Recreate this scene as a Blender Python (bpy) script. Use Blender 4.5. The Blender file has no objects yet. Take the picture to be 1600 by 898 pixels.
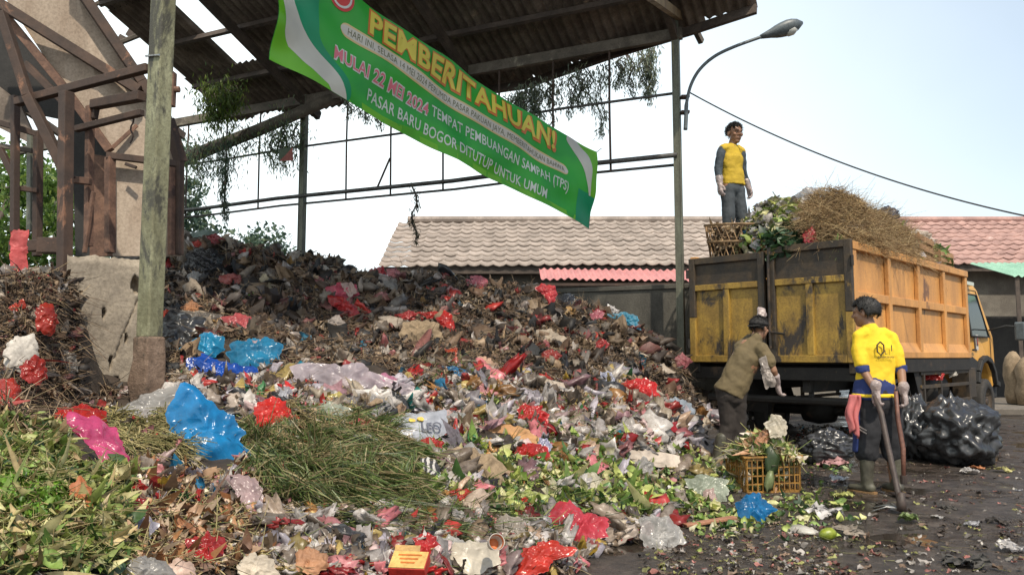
import bpy, bmesh, math, random
import numpy as np
from mathutils import Vector, Matrix, Quaternion
from mathutils import noise as mnoise
random.seed(7); rng = np.random.default_rng(7)
S = bpy.context.scene
COL = S.collection
R = math.radians

# ------------------------------------------------------------------ camera
CH = 1.17; F = 1200.0; PITCH = math.atan(107/1200)
cd = bpy.data.cameras.new('camera'); cam = bpy.data.objects.new('camera', cd); COL.objects.link(cam)
cd.sensor_width = 36; cd.lens = 36*F/1600; cd.clip_end = 2000; cd.clip_start = 0.05
cam.location = (0, 0, CH); cam.rotation_euler = (math.pi/2+PITCH, 0, 0)
S.camera = cam

# ------------------------------------------------------------------ world, sun, exposure
SUN_EL = 53; SUN_AZ = 160        # compass style: 0 = +y (ahead), 90 = +x (right), 180 = behind the camera
w = bpy.data.worlds.new('World'); S.world = w; w.use_nodes = True
nt = w.node_tree; bg = nt.nodes['Background']
sky = nt.nodes.new('ShaderNodeTexSky'); sky.sky_type = 'NISHITA'; sky.sun_disc = False
sky.sun_elevation = R(SUN_EL); sky.sun_rotation = R(SUN_AZ); sky.dust_density = 2.0; sky.air_density = 1.2; sky.ozone_density = 1.5
tc = nt.nodes.new('ShaderNodeTexCoord')
# thin high cloud: a soft white veil, thicker to the left of the view and towards the horizon
sep = nt.nodes.new('ShaderNodeSeparateXYZ'); nt.links.new(tc.outputs['Generated'], sep.inputs[0])
cn = nt.nodes.new('ShaderNodeTexNoise'); cn.inputs['Scale'].default_value = 1.6; cn.inputs['Detail'].default_value = 5
nt.links.new(tc.outputs['Generated'], cn.inputs['Vector'])
m1 = nt.nodes.new('ShaderNodeMath'); m1.operation = 'MULTIPLY_ADD'; m1.inputs[1].default_value = -1.05; m1.inputs[2].default_value = 0.94
nt.links.new(sep.outputs['X'], m1.inputs[0])
m2 = nt.nodes.new('ShaderNodeMath'); m2.operation = 'MULTIPLY_ADD'; m2.inputs[1].default_value = -0.65
nt.links.new(sep.outputs['Z'], m2.inputs[0]); nt.links.new(m1.outputs[0], m2.inputs[2])
m3 = nt.nodes.new('ShaderNodeMath'); m3.operation = 'MULTIPLY_ADD'; m3.inputs[1].default_value = 0.35; m3.use_clamp = True
nt.links.new(cn.outputs['Fac'], m3.inputs[0]); nt.links.new(m2.outputs[0], m3.inputs[2])
veil = nt.nodes.new('ShaderNodeMix'); veil.data_type = 'RGBA'
VEIL = (8.2, 9.0, 9.2, 1)
veil.inputs[7].default_value = VEIL
nt.links.new(m3.outputs[0], veil.inputs[0]); nt.links.new(sky.outputs[0], veil.inputs[6])
nt.links.new(veil.outputs[2], bg.inputs[0]); bg.inputs[1].default_value = 0.125
sd = bpy.data.lights.new('sun', 'SUN'); sun = bpy.data.objects.new('sun', sd); COL.objects.link(sun)
sd.energy = 3.6; sd.angle = R(1.0); sd.color = (1, 0.90, 0.74)
to_sun = Vector((math.sin(R(SUN_AZ))*math.cos(R(SUN_EL)), math.cos(R(SUN_AZ))*math.cos(R(SUN_EL)), math.sin(R(SUN_EL))))
sun.rotation_euler = to_sun.to_track_quat('Z', 'Y').to_euler(); sun.location = to_sun*40
S.view_settings.view_transform = 'Standard'; S.view_settings.look = 'None'; S.view_settings.exposure = 0.42
S.view_settings.gamma = 1; S.view_settings.use_curve_mapping = False
S.render.engine = 'CYCLES'

# ------------------------------------------------------------------ measuring: a photo pixel at a distance ahead -> a point
CTP, STP = math.cos(PITCH), math.sin(PITCH)
def P(px, py, Y):
    a = (px-800)/F; v = -(py-449)/F
    dy = CTP - STP*v; dz = STP + CTP*v
    k = Y/dy
    return Vector((a*k, Y, CH+dz*k))
def ray(px, py):
    a = (px-800)/F; v = -(py-449)/F
    return Vector((a, CTP-STP*v, STP+CTP*v))

# ------------------------------------------------------------------ materials
def new_mat(name):
    m = bpy.data.materials.new(name); m.use_nodes = True
    return m, m.node_tree, m.node_tree.nodes['Principled BSDF']
def N(nt, t, **kw):
    n = nt.nodes.new(t)
    for k, v in kw.items(): setattr(n, k, v)
    return n
def ramp(nt, src, stops):
    r = N(nt, 'ShaderNodeValToRGB'); cr = r.color_ramp
    while len(cr.elements) < len(stops): cr.elements.new(0.5)
    for e, (p, c) in zip(cr.elements, stops): e.position = p; e.color = (*c, 1) if len(c) == 3 else c
    nt.links.new(src, r.inputs[0]); return r.outputs[0]
def noise(nt, scale, detail=6, rough=0.6, coord='Object', stretch=None, dist=0):
    t = N(nt, 'ShaderNodeTexCoord'); n = N(nt, 'ShaderNodeTexNoise')
    n.inputs['Scale'].default_value = scale; n.inputs['Detail'].default_value = detail; n.inputs['Roughness'].default_value = rough
    n.inputs['Distortion'].default_value = dist
    if stretch:
        mp = N(nt, 'ShaderNodeMapping'); mp.inputs['Scale'].default_value = stretch
        nt.links.new(t.outputs[coord], mp.inputs[0]); nt.links.new(mp.outputs[0], n.inputs['Vector'])
    else: nt.links.new(t.outputs[coord], n.inputs['Vector'])
    return n.outputs['Fac']
def bump(nt, b, src, strength=0.3, dist=0.02):
    bp = N(nt, 'ShaderNodeBump'); bp.inputs['Strength'].default_value = strength; bp.inputs['Distance'].default_value = dist
    nt.links.new(src, bp.inputs['Height']); nt.links.new(bp.outputs[0], b.inputs['Normal'])
def worn(name, base, dirt, rust=None, scale=6, amount=0.5, rough=0.6, metal=0, bmp=0.25, streak=(1, 1, 1), fine=40, rustpos=0.62, spk=0.55):
    """a paint or surface colour with large stains, fine speckle and optional patches of a third colour"""
    m, nt, b = new_mat(name)
    n1 = noise(nt, scale, 8, 0.65, stretch=streak); n2 = noise(nt, fine, 4, 0.7); n3 = noise(nt, scale*0.55, 9, 0.72, stretch=(streak[1], streak[0], streak[2]*0.8), dist=0.4)
    lo = 0.62-amount*0.35
    c1 = ramp(nt, n1, [(lo-0.1, base), (lo+0.14, dirt)])
    mx = N(nt, 'ShaderNodeMix', data_type='RGBA', blend_type='MULTIPLY'); mx.inputs[0].default_value = spk
    sp = ramp(nt, n2, [(0.35, (0.45, 0.43, 0.4)), (0.6, (1, 1, 1))])
    nt.links.new(c1, mx.inputs[6]); nt.links.new(sp, mx.inputs[7]); out = mx.outputs[2]
    if rust:
        f = ramp(nt, n3, [(rustpos-0.03, (0, 0, 0)), (rustpos+0.03, (1, 1, 1))])
        m3_ = N(nt, 'ShaderNodeMix', data_type='RGBA'); nt.links.new(f, m3_.inputs[0]); nt.links.new(out, m3_.inputs[6]); m3_.inputs[7].default_value = (*rust, 1)
        out = m3_.outputs[2]
    nt.links.new(out, b.inputs['Base Color'])
    b.inputs['Roughness'].default_value = rough; b.inputs['Metallic'].default_value = metal
    bump(nt, b, n2, bmp, 0.01)
    return m
def plain(name, c, rough=0.6, metal=0, var=0.25, scale=14, bmp=0.2):
    return worn(name, c, tuple(x*(1-var) for x in c), None, scale, 0.5, rough, metal, bmp)
def plastic(name, c, trans=0.25, rough=0.28, alpha=1.0, bscale=26):
    m, nt, b = new_mat(name)
    tcv = N(nt, 'ShaderNodeTexCoord'); nv = N(nt, 'ShaderNodeTexNoise'); nv.inputs['Scale'].default_value = 9; nv.inputs['Detail'].default_value = 3
    nt.links.new(tcv.outputs['Object'], nv.inputs['Vector']); ad = N(nt, 'ShaderNodeVectorMath', operation='MULTIPLY_ADD'); ad.inputs[1].default_value = (0.16,)*3
    nt.links.new(nv.outputs['Color'], ad.inputs[0]); nt.links.new(tcv.outputs['Object'], ad.inputs[2])
    vo = N(nt, 'ShaderNodeTexVoronoi', feature='F1'); vo.inputs['Scale'].default_value = bscale*0.42; nt.links.new(ad.outputs[0], vo.inputs['Vector'])
    vo2 = N(nt, 'ShaderNodeTexVoronoi', feature='F1'); vo2.inputs['Scale'].default_value = bscale*1.1; nt.links.new(ad.outputs[0], vo2.inputs['Vector'])
    va = N(nt, 'ShaderNodeMath', operation='MULTIPLY_ADD'); va.inputs[1].default_value = 0.25; nt.links.new(vo2.outputs['Distance'], va.inputs[0]); nt.links.new(vo.outputs['Distance'], va.inputs[2])
    n1 = va.outputs[0]; n2 = noise(nt, 5, 6, 0.6)
    d = tuple(x*0.45+0.015 for x in c); l = tuple(min(1, x*1.0+0.015) for x in c)
    nt.links.new(ramp(nt, n2, [(0.3, d), (0.62, l)]), b.inputs['Base Color'])
    b.inputs['Roughness'].default_value = rough; b.inputs['Specular IOR Level'].default_value = 0.55
    bump(nt, b, n1, 0.32, 0.02)
    tr = N(nt, 'ShaderNodeBsdfTranslucent'); tr.inputs[0].default_value = (*l, 1)
    ms = N(nt, 'ShaderNodeMixShader'); ms.inputs[0].default_value = trans
    nt.links.new(b.outputs[0], ms.inputs[1]); nt.links.new(tr.outputs[0], ms.inputs[2])
    out = ms.outputs[0]
    if alpha < 1:
        tp = N(nt, 'ShaderNodeBsdfTransparent'); m2_ = N(nt, 'ShaderNodeMixShader'); m2_.inputs[0].default_value = 1-alpha
        nt.links.new(out, m2_.inputs[1]); nt.links.new(tp.outputs[0], m2_.inputs[2]); out = m2_.outputs[0]
    nt.links.new(out, nt.nodes['Material Output'].inputs[0])
    return m
def tinted(name, rough=0.6, trans=0.0, bmp=0.3, bscale=60, spec=0.5):
    """colour of each scrap, leaf or blade comes from the mesh attribute 'tint'"""
    m, nt, b = new_mat(name)
    a = N(nt, 'ShaderNodeAttribute', attribute_name='tint')
    n = noise(nt, bscale, 4, 0.7); n2 = noise(nt, 22, 5, 0.7)
    mx = N(nt, 'ShaderNodeMix', data_type='RGBA', blend_type='MULTIPLY'); mx.inputs[0].default_value = 0.5
    nt.links.new(a.outputs['Color'], mx.inputs[6]); nt.links.new(ramp(nt, n2, [(0.38, (0.35, 0.3, 0.25)), (0.6, (1, 1, 1))]), mx.inputs[7])
    nt.links.new(mx.outputs[2], b.inputs['Base Color']); b.inputs['Roughness'].default_value = rough; b.inputs['Specular IOR Level'].default_value = spec
    bump(nt, b, n, bmp, 0.006)
    if trans:
        tr = N(nt, 'ShaderNodeBsdfTranslucent'); nt.links.new(mx.outputs[2], tr.inputs[0])
        ms = N(nt, 'ShaderNodeMixShader'); ms.inputs[0].default_value = trans
        nt.links.new(b.outputs[0], ms.inputs[1]); nt.links.new(tr.outputs[0], ms.inputs[2]); nt.links.new(ms.outputs[0], nt.nodes['Material Output'].inputs[0])
    return m

M = dict(
    rust=worn('rusted_steel', (0.095, 0.055, 0.038), (0.05, 0.032, 0.025), (0.20, 0.10, 0.06), 5, 0.6, 0.75, 0.1),
    rust_light=worn('rusted_flaking_steel', (0.24, 0.13, 0.085), (0.11, 0.06, 0.042), (0.05, 0.03, 0.025), 6, 0.6, 0.8, 0.05),
    cream=worn('stained_cream_panel', (0.43, 0.35, 0.275), (0.30, 0.225, 0.165), (0.19, 0.11, 0.07), 2.2, 0.5, 0.7, 0, 0.15, (1, 1, 0.35), rustpos=0.68),
    dark=worn('interior_shade', (0.03, 0.027, 0.025), (0.018, 0.016, 0.015), None, 4, 0.5, 0.8),  # near-black colour standing in for the shade of open interiors
    post=worn('mouldy_painted_post', (0.30, 0.30, 0.19), (0.16, 0.155, 0.09), (0.05, 0.048, 0.036), 5, 0.55, 0.75, 0, 0.5, (1, 1, 0.45), rustpos=0.53),
    post_grey=worn('grey_green_steel_post', (0.17, 0.18, 0.13), (0.10, 0.10, 0.075), (0.24, 0.22, 0.10), 7, 0.5, 0.6, 0.1, 0.2, (1, 1, 0.2)),
    rooft=worn('old_roof_sheet', (0.26, 0.21, 0.17), (0.12, 0.093, 0.074), (0.34, 0.25, 0.18), 2.2, 0.6, 0.85, 0, 0.3),
    beam=worn('grey_roof_beam', (0.16, 0.135, 0.105), (0.085, 0.07, 0.055), (0.24, 0.21, 0.16), 4, 0.5, 0.8),
    purlin=worn('dark_purlin', (0.11, 0.082, 0.064), (0.06, 0.045, 0.037), None, 4, 0.5, 0.8),
    pipe=worn('grey_pipe', (0.11, 0.11, 0.11), (0.06, 0.055, 0.05), None, 6, 0.5, 0.5, 0.4),
    wood=worn('weathered_wood', (0.30, 0.22, 0.12), (0.18, 0.12, 0.07), None, 5, 0.5, 0.75, 0, 0.3, (1, 1, 0.2)),
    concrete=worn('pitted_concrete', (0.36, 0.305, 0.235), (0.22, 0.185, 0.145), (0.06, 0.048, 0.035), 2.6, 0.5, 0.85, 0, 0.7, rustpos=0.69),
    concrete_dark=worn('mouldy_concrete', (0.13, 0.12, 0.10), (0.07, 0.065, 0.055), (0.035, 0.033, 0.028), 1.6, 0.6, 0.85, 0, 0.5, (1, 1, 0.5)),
    black=plain('black_rubber', (0.022, 0.022, 0.022), 0.75),
    chassis=worn('greasy_chassis', (0.03, 0.026, 0.022), (0.018, 0.016, 0.015), (0.07, 0.045, 0.03), 5, 0.5, 0.7, 0.2),
    truck_side=worn('orange_truck_paint', (0.62, 0.30, 0.085), (0.44, 0.215, 0.07), (0.15, 0.07, 0.035), 3.2, 0.45, 0.5, 0, 0.12, (1, 1, 0.45), rustpos=0.64, spk=0.3),
    truck_rear=worn('stained_yellow_paint', (0.44, 0.275, 0.045), (0.24, 0.145, 0.03), (0.033, 0.025, 0.02), 3.4, 0.55, 0.55, 0, 0.25, (1, 1, 0.55), rustpos=0.525),
    truck_grime=worn('grimy_frame_paint', (0.085, 0.055, 0.028), (0.035, 0.027, 0.02), (0.22, 0.13, 0.03), 4, 0.6, 0.6, 0, 0.3, rustpos=0.63),
    cab=worn('yellow_orange_cab_paint', (0.60, 0.31, 0.06), (0.48, 0.24, 0.05), None, 2, 0.3, 0.35, 0, 0.05, spk=0.2),
    tyre=plain('dusty_tyre', (0.045, 0.04, 0.036), 0.85, 0, 0.4),
    rim=worn('dirty_rim', (0.13, 0.10, 0.07), (0.07, 0.05, 0.04), None, 8, 0.5, 0.6, 0.4),
    tile=worn('old_clay_tile', (0.40, 0.335, 0.295), (0.24, 0.20, 0.175), (0.15, 0.13, 0.115), 2.2, 0.5, 0.85, 0, 0.3, rustpos=0.66),
    tile_red=worn('red_clay_tile', (0.44, 0.27, 0.235), (0.30, 0.18, 0.16), (0.52, 0.40, 0.36), 2.5, 0.5, 0.85, 0, 0.3, rustpos=0.66),
    pinksheet=worn('pink_sheet_metal', (0.56, 0.225, 0.21), (0.43, 0.17, 0.165), None, 2, 0.4, 0.6),
    greensheet=worn('pale_green_sheet', (0.30, 0.50, 0.37), (0.20, 0.37, 0.27), None, 2, 0.4, 0.6),
    plaster=worn('old_plaster', (0.22, 0.20, 0.17), (0.13, 0.115, 0.10), None, 1.5, 0.5, 0.9),
    sack=worn('dusty_sack', (0.30, 0.22, 0.14), (0.20, 0.145, 0.09), None, 8, 0.5, 0.9, 0, 0.6),
    skin=worn('brown_skin', (0.26, 0.135, 0.08), (0.22, 0.11, 0.065), None, 9, 0.3, 0.5, 0, 0.05, spk=0.12),
    hair=plain('black_hair', (0.012, 0.01, 0.009), 0.6, 0, 0.3, 60, 0.8),
    boot=worn('olive_rubber_boot', (0.10, 0.095, 0.065), (0.055, 0.05, 0.036), None, 7, 0.5, 0.55),
    sole=plain('tan_sole', (0.30, 0.17, 0.07), 0.7),
    black_bag=plastic('black_bag_plastic', (0.016, 0.016, 0.018), 0.03, 0.3, 1.0, 9),
    steel=plain('worn_steel', (0.45, 0.45, 0.44), 0.35, 0.8, 0.4),
    handle_dark=worn('dark_wood_handle', (0.075, 0.05, 0.04), (0.04, 0.028, 0.024), None, 9, 0.5, 0.6),
    handle_red=worn('reddish_wood_handle', (0.20, 0.085, 0.055), (0.12, 0.05, 0.035), None, 9, 0.5, 0.55),
    crate=worn('dirty_orange_crate', (0.40, 0.20, 0.035), (0.22, 0.115, 0.03), None, 9, 0.5, 0.5),
    crate_brown=worn('brown_crate', (0.15, 0.085, 0.045), (0.09, 0.05, 0.03), None, 9, 0.5, 0.6),
    bamboo=worn('bamboo_strip', (0.44, 0.29, 0.16), (0.27, 0.17, 0.09), None, 9, 0.5, 0.7),
    crate_wood=worn('crate_plank', (0.42, 0.24, 0.12), (0.27, 0.15, 0.075), None, 6, 0.5, 0.75, 0, 0.3),
    lampgrey=plain('grey_lamp_housing', (0.10, 0.12, 0.13), 0.45),
)
def glass_mat():
    m, nt, b = new_mat('dark_window_glass'); b.inputs['Base Color'].default_value = (0.02, 0.025, 0.03, 1); b.inputs['Roughness'].default_value = 0.08
    return m
M['glass'] = glass_mat()
m, nt_, b = new_mat('lamp_lens'); b.inputs['Base Color'].default_value = (0.45, 0.45, 0.42, 1); b.inputs['Roughness'].default_value = 0.2; M['lens'] = m
M['leafy'] = tinted('foliage', 0.55, 0.45, 0.1)
M['scrap'] = tinted('mixed_litter', 0.6, 0.12, 0.4)
M['film'] = tinted('plastic_film_litter', 0.3, 0.22, 0.45, 45)
M['muck'] = tinted('rotting_matter', 0.75, 0.0, 0.6)
M['veg'] = tinted('vegetable_matter', 0.45, 0.2, 0.2)
M['straw'] = tinted('dry_straw', 0.7, 0.1, 0.1)

# ------------------------------------------------------------------ mesh building
def mesh_np(name, V, Fa, mat, tint=None, smooth=False):
    """V (n,3) array, Fa (m,k) array of equal-size faces or a list of such arrays"""
    me = bpy.data.meshes.new(name)
    Fl = Fa if isinstance(Fa, list) else [Fa]
    Fl = [f for f in Fl if len(f)]
    me.vertices.add(len(V)); me.vertices.foreach_set('co', np.asarray(V, np.float32).ravel())
    nl = sum(f.size for f in Fl); npoly = sum(len(f) for f in Fl)
    me.loops.add(nl); me.loops.foreach_set('vertex_index', np.concatenate([f.ravel() for f in Fl]).astype(np.int32))
    starts = []; s = 0
    for f in Fl:
        starts.append(s+np.arange(len(f))*f.shape[1]); s += f.size
    me.polygons.add(npoly); me.polygons.foreach_set('loop_start', np.concatenate(starts).astype(np.int32))
    if smooth: me.polygons.foreach_set('use_smooth', np.ones(npoly, bool))
    me.update(calc_edges=True)
    if tint is not None:
        at = me.color_attributes.new('tint', 'FLOAT_COLOR', 'POINT')
        c = np.ones((len(V), 4), np.float32); c[:, :3] = tint
        at.data.foreach_set('color', c.ravel())
    if mat: me.materials.append(mat)
    return me
def link(me, name, parent=None, loc=None):
    o = bpy.data.objects.new(name, me); COL.objects.link(o)
    if parent: o.parent = parent
    if loc is not None: o.location = loc
    return o
def tag(o, label=None, cat=None, group=None, kind=None):
    if label: o['label'] = label
    if cat: o['category'] = cat
    if group: o['group'] = group
    if kind: o['kind'] = kind
    return o
def thing(name, loc, label, cat, group=None):
    o = bpy.data.objects.new(name, None); COL.objects.link(o); o.location = loc; o.empty_display_size = 0.1
    return tag(o, label, cat, group)
def copy_tree(o, parent=None):
    c = o.copy(); COL.objects.link(c); c.parent = parent
    for ch in list(o.children): copy_tree(ch, c)
    return c

class MB:
    def __init__(s): s.v = []; s.f = []
    def add(s, V, Fs):
        k = len(s.v); s.v += [Vector(p) for p in V]; s.f += [tuple(i+k for i in f) for f in Fs]; return s
    def box(s, c, size, rot=None):
        hx, hy, hz = (x/2 for x in size)
        V = [Vector((x, y, z)) for z in (-hz, hz) for x, y in ((-hx, -hy), (hx, -hy), (hx, hy), (-hx, hy))]
        if rot is not None: V = [rot @ p for p in V]
        c = Vector(c)
        return s.add([p+c for p in V], [(3, 2, 1, 0), (4, 5, 6, 7), (0, 1, 5, 4), (1, 2, 6, 5), (2, 3, 7, 6), (3, 0, 4, 7)])
    def beam(s, a, b, w, h, up=(0, 0, 1)):
        a = Vector(a); b = Vector(b); d = (b-a); L = d.length; d.normalize(); up = Vector(up)
        if abs(d.dot(up)) > 0.95: up = Vector((0.42, 0.9, 0))
        x = d.cross(up).normalized(); z = x.cross(d)
        rot = Matrix((x, d, z)).transposed()
        return s.box((a+b)/2, (w, L, h), rot)
    def tube(s, pts, rad, n=8, cap=True):
        pts = [Vector(p) for p in pts]
        if not hasattr(rad, '__len__'): rad = [rad]*len(pts)
        k0 = len(s.v); ref = None
        for i, p in enumerate(pts):
            d = (pts[min(i+1, len(pts)-1)]-pts[max(i-1, 0)]).normalized()
            if ref is None: ref = d.orthogonal().normalized()
            ref = (ref-d*ref.dot(d)).normalized(); q = d.cross(ref)
            r = rad[i]; rx, ry = (r if hasattr(r, '__len__') else (r, r))
            for j in range(n):
                a = 2*math.pi*j/n; s.v.append(p+ref*math.cos(a)*rx+q*math.sin(a)*ry)
        for i in range(len(pts)-1):
            for j in range(n):
                a = k0+i*n+j; b = k0+i*n+(j+1) % n; s.f.append((a, b, b+n, a+n))
        if cap:
            s.f.append(tuple(k0+j for j in reversed(range(n)))); s.f.append(tuple(k0+(len(pts)-1)*n+j for j in range(n)))
        return s
    def prism(s, pts, off):
        n = len(pts); off = Vector(off)
        V = [Vector(p) for p in pts]+[Vector(p)+off for p in pts]
        return s.add(V, [tuple(reversed(range(n))), tuple(range(n, 2*n))]+[(i, (i+1) % n, n+(i+1) % n, n+i) for i in range(n)])
    def lathe(s, prof, c, axis=(0, 0, 1), n=24):
        ax = Vector(axis).normalized(); e1 = ax.orthogonal().normalized(); e2 = ax.cross(e1); c = Vector(c); k0 = len(s.v)
        for r, h in prof:
            for j in range(n):
                a = 2*math.pi*j/n; s.v.append(c+ax*h+e1*math.cos(a)*r+e2*math.sin(a)*r)
        for i in range(len(prof)-1):
            for j in range(n):
                a = k0+i*n+j; b = k0+i*n+(j+1) % n; s.f.append((a, b, b+n, a+n))
        return s
    def build(s, name, mat, parent=None, smooth=False, bevel=0, world=True):
        """vertices are given in world space; a child is stored relative to its thing"""
        off = Vector((0, 0, 0))
        if parent is not None and world:
            q = parent
            while q is not None: off += q.location; q = q.parent
        me = bpy.data.meshes.new(name); me.from_pydata([tuple(v-off) for v in s.v], [], s.f)
        bm = bmesh.new(); bm.from_mesh(me); bmesh.ops.recalc_face_normals(bm, faces=bm.faces); bm.to_mesh(me); bm.free()
        if smooth: me.polygons.foreach_set('use_smooth', np.ones(len(me.polygons), bool))
        if mat: me.materials.append(mat)
        o = link(me, name, parent)
        if bevel:
            bv = o.modifiers.new('bevel', 'BEVEL'); bv.width = bevel; bv.segments = 2; bv.limit_method = 'ANGLE'
        return o
# ================================================================== THE SETTING
UB = Vector((-0.905, 0.424, 0)).normalized(); VB = Vector((0.424, 0.905, 0)).normalized()   # building grid: along the post row, and away
POST1 = Vector((2.42, 11.0, 0)); POST2 = POST1+UB*6.93
# ---- ground
def ground():
    m, nt, b = new_mat('wet_trodden_mud')
    n1 = noise(nt, 0.9, 9, 0.62, stretch=(1, 1, 1), dist=0.6); n2 = noise(nt, 7, 8, 0.7); n3 = noise(nt, 70, 4, 0.7)
    c = ramp(nt, n2, [(0.33, (0.020, 0.015, 0.012)), (0.5, (0.047, 0.036, 0.029)), (0.70, (0.11, 0.086, 0.068))])
    nt.links.new(c, b.inputs['Base Color'])
    rr = ramp(nt, n1, [(0.40, (0.70,)*3), (0.50, (0.36,)*3), (0.58, (0.08,)*3)])
    nt.links.new(rr, b.inputs['Roughness'])
    a = N(nt, 'ShaderNodeMath', operation='ADD'); nt.links.new(n2, a.inputs[0])
    k = N(nt, 'ShaderNodeMath', operation='MULTIPLY'); k.inputs[1].default_value = 0.5; nt.links.new(n3, k.inputs[0]); nt.links.new(k.outputs[0], a.inputs[1])
    wet = ramp(nt, n1, [(0.5, (1, 1, 1)), (0.62, (0.12, 0.12, 0.12))])
    a2 = N(nt, 'ShaderNodeMath', operation='MULTIPLY'); nt.links.new(a.outputs[0], a2.inputs[0]); nt.links.new(wet, a2.inputs[1])
    bump(nt, b, a2.outputs[0], 0.9, 0.05)
    # near part finely uneven, far part flat: one sheet
    xs = np.concatenate([[-150, -40, -15], np.linspace(-6, 9, 151), [15, 40, 150]]); ys = np.concatenate([[-60, -10], np.linspace(1, 14, 131), [20, 50, 200]])
    X, Y = np.meshgrid(xs, ys)
    Z = np.zeros_like(X)
    for i in range(X.shape[0]):
        for j in range(X.shape[1]):
            if 1 <= Y[i, j] <= 14 and -6 <= X[i, j] <= 9:
                Z[i, j] = 0.02*mnoise.noise((X[i, j]*1.3, Y[i, j]*1.3, 0))+0.008*mnoise.noise((X[i, j]*5, Y[i, j]*5, 3))
    ny, nx = X.shape; V = np.stack([X, Y, Z], -1).reshape(-1, 3)
    idx = np.arange(nx*ny).reshape(ny, nx); Fq = np.stack([idx[:-1, :-1], idx[:-1, 1:], idx[1:, 1:], idx[1:, :-1]], -1).reshape(-1, 4)
    o = link(mesh_np('ground', V, Fq, m, smooth=True), 'ground'); tag(o, kind='structure')
ground()
mw_, ntw, bw = new_mat('muddy_water'); bw.inputs['Base Color'].default_value = (0.035, 0.028, 0.022, 1); bw.inputs['Roughness'].default_value = 0.06; bump(ntw, bw, noise(ntw, 8, 3, 0.5), 0.12, 0.01)
mb = MB(); mb.add([(0.1, 3.2, -0.007), (9, 3.2, -0.007), (9, 13.5, -0.007), (0.1, 13.5, -0.007)], [(0, 1, 2, 3)]); o = mb.build('puddle_water', mw_); tag(o, kind='structure')   # shows only where the ground dips below it
# paved strip along the shops on the right
mb = MB(); mb.box((14, 17.4, 0.07), (12, 4.2, 0.14)); o = mb.build('pavement', plain('worn_paving', (0.20, 0.17, 0.14), 0.8, 0, 0.4, 4), bevel=0.02); tag(o, kind='structure')

# ---- the tiled buildings
def tile_roof(name, x0, x1, ye, ze, yr, zr, mat, parent, tw=0.30, course=0.34, hipx=0.0):
    """wavy clay tiles in courses; every course laps over the one below"""
    sl = Vector((0, yr-ye, zr-ze)); L = sl.length; nrows = max(2, int(L/course)); V = []; Fq = []
    nn = Vector((0, -(zr-ze), yr-ye)).normalized()
    ncol = int((x1-x0)/tw); sub = 6
    for r in range(nrows):
        a = r/nrows; b = (r+1)/nrows
        xa0 = x0+hipx*a
        n0 = max(0, int((xa0-x0)/tw))
        base = len(V); cols = [x0+tw*(n0+k/sub) for k in range((ncol-n0)*sub+1)]
        for x in cols:
            t = ((x-x0)/tw) % 1.0
            wv = 0.014*math.cos(2*math.pi*t)+(0.020 if t < 0.15 else 0)
            col = int((x-x0)/tw); rnd = mnoise.noise((col*1.7, r*2.3, x0))*0.012
            sag = 0.02*math.sin(x*0.5)+0.02*mnoise.noise((x*0.4, r*0.3, 5))
            pa = Vector((x, ye, ze))+sl*a+nn*(0.055+wv+rnd+sag)-sl.normalized()*0.03+sl.normalized()*0.006*math.cos(2*math.pi*t)
            pb = Vector((x, ye, ze))+sl*b+nn*(0.012+wv+rnd+sag)
            pc = pa-nn*0.03
            V += [pc, pa, pb]
        for k in range(len(cols)-1):
            i = base+k*3; Fq += [(i, i+3, i+4, i+1), (i+1, i+4, i+5, i+2)]
    o = link(mesh_np(name, np.array([tuple(v-parent.location) for v in V]), np.array(Fq), mat), name, parent)
    return o
def house(label, x0, x1, ye, ze, yr, zr, mat, hip=0.0, doors=(), group=None):
    t = thing('tiled_building', ((x0+x1)/2, ye+0.5, 0), label, 'building', group)
    rf = tile_roof('roof', x0, x1, ye, ze, yr, zr, mat, t, hipx=hip)
    mb = MB(); ov = 0.45
    mb.box(((x0+x1)/2+0.15, ye+ov+0.1, ze/2-0.02), (x1-x0-0.9, 0.2, ze-0.04)); mb.box((x0+0.6, (ye+yr)/2+0.4, ze/2-0.02), (0.2, yr-ye-0.2, ze-0.04)); mb.box((x1-0.4, (ye+yr)/2+0.4, ze/2-0.02), (0.2, yr-ye-0.2, ze-0.04))
    mb.build('wall', M['plaster'], t)
    mb = MB(); y2 = 2*yr-ye
    mb.add([(x0+hip, yr, zr+0.02), (x1, yr, zr+0.02), (x1, y2, ze), (x0, y2, ze)], [(0, 1, 2, 3)]); mb.build('rear_roof', mat, t)
    mb = MB(); mb.tube([(x0+hip-0.05, yr, zr+0.07), (x1, yr, zr+0.07)], 0.10, 8); mb.build('ridge_cap', mat, rf)
    mb = MB(); mb.box(((x0+x1)/2, ye+0.06, ze-0.09), (x1-x0-0.1, 0.04, 0.16)); mb.build('fascia_board', M['purlin'], t)
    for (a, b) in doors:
        mb = MB(); mb.box(((a+b)/2, ye+ov-0.012, 1.1), (b-a, 0.02, 2.2)); mb.build('doorway_shade', M['dark'], t)  # flat sheet before the wall, the dark shop interior painted as colour
    return t
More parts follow.
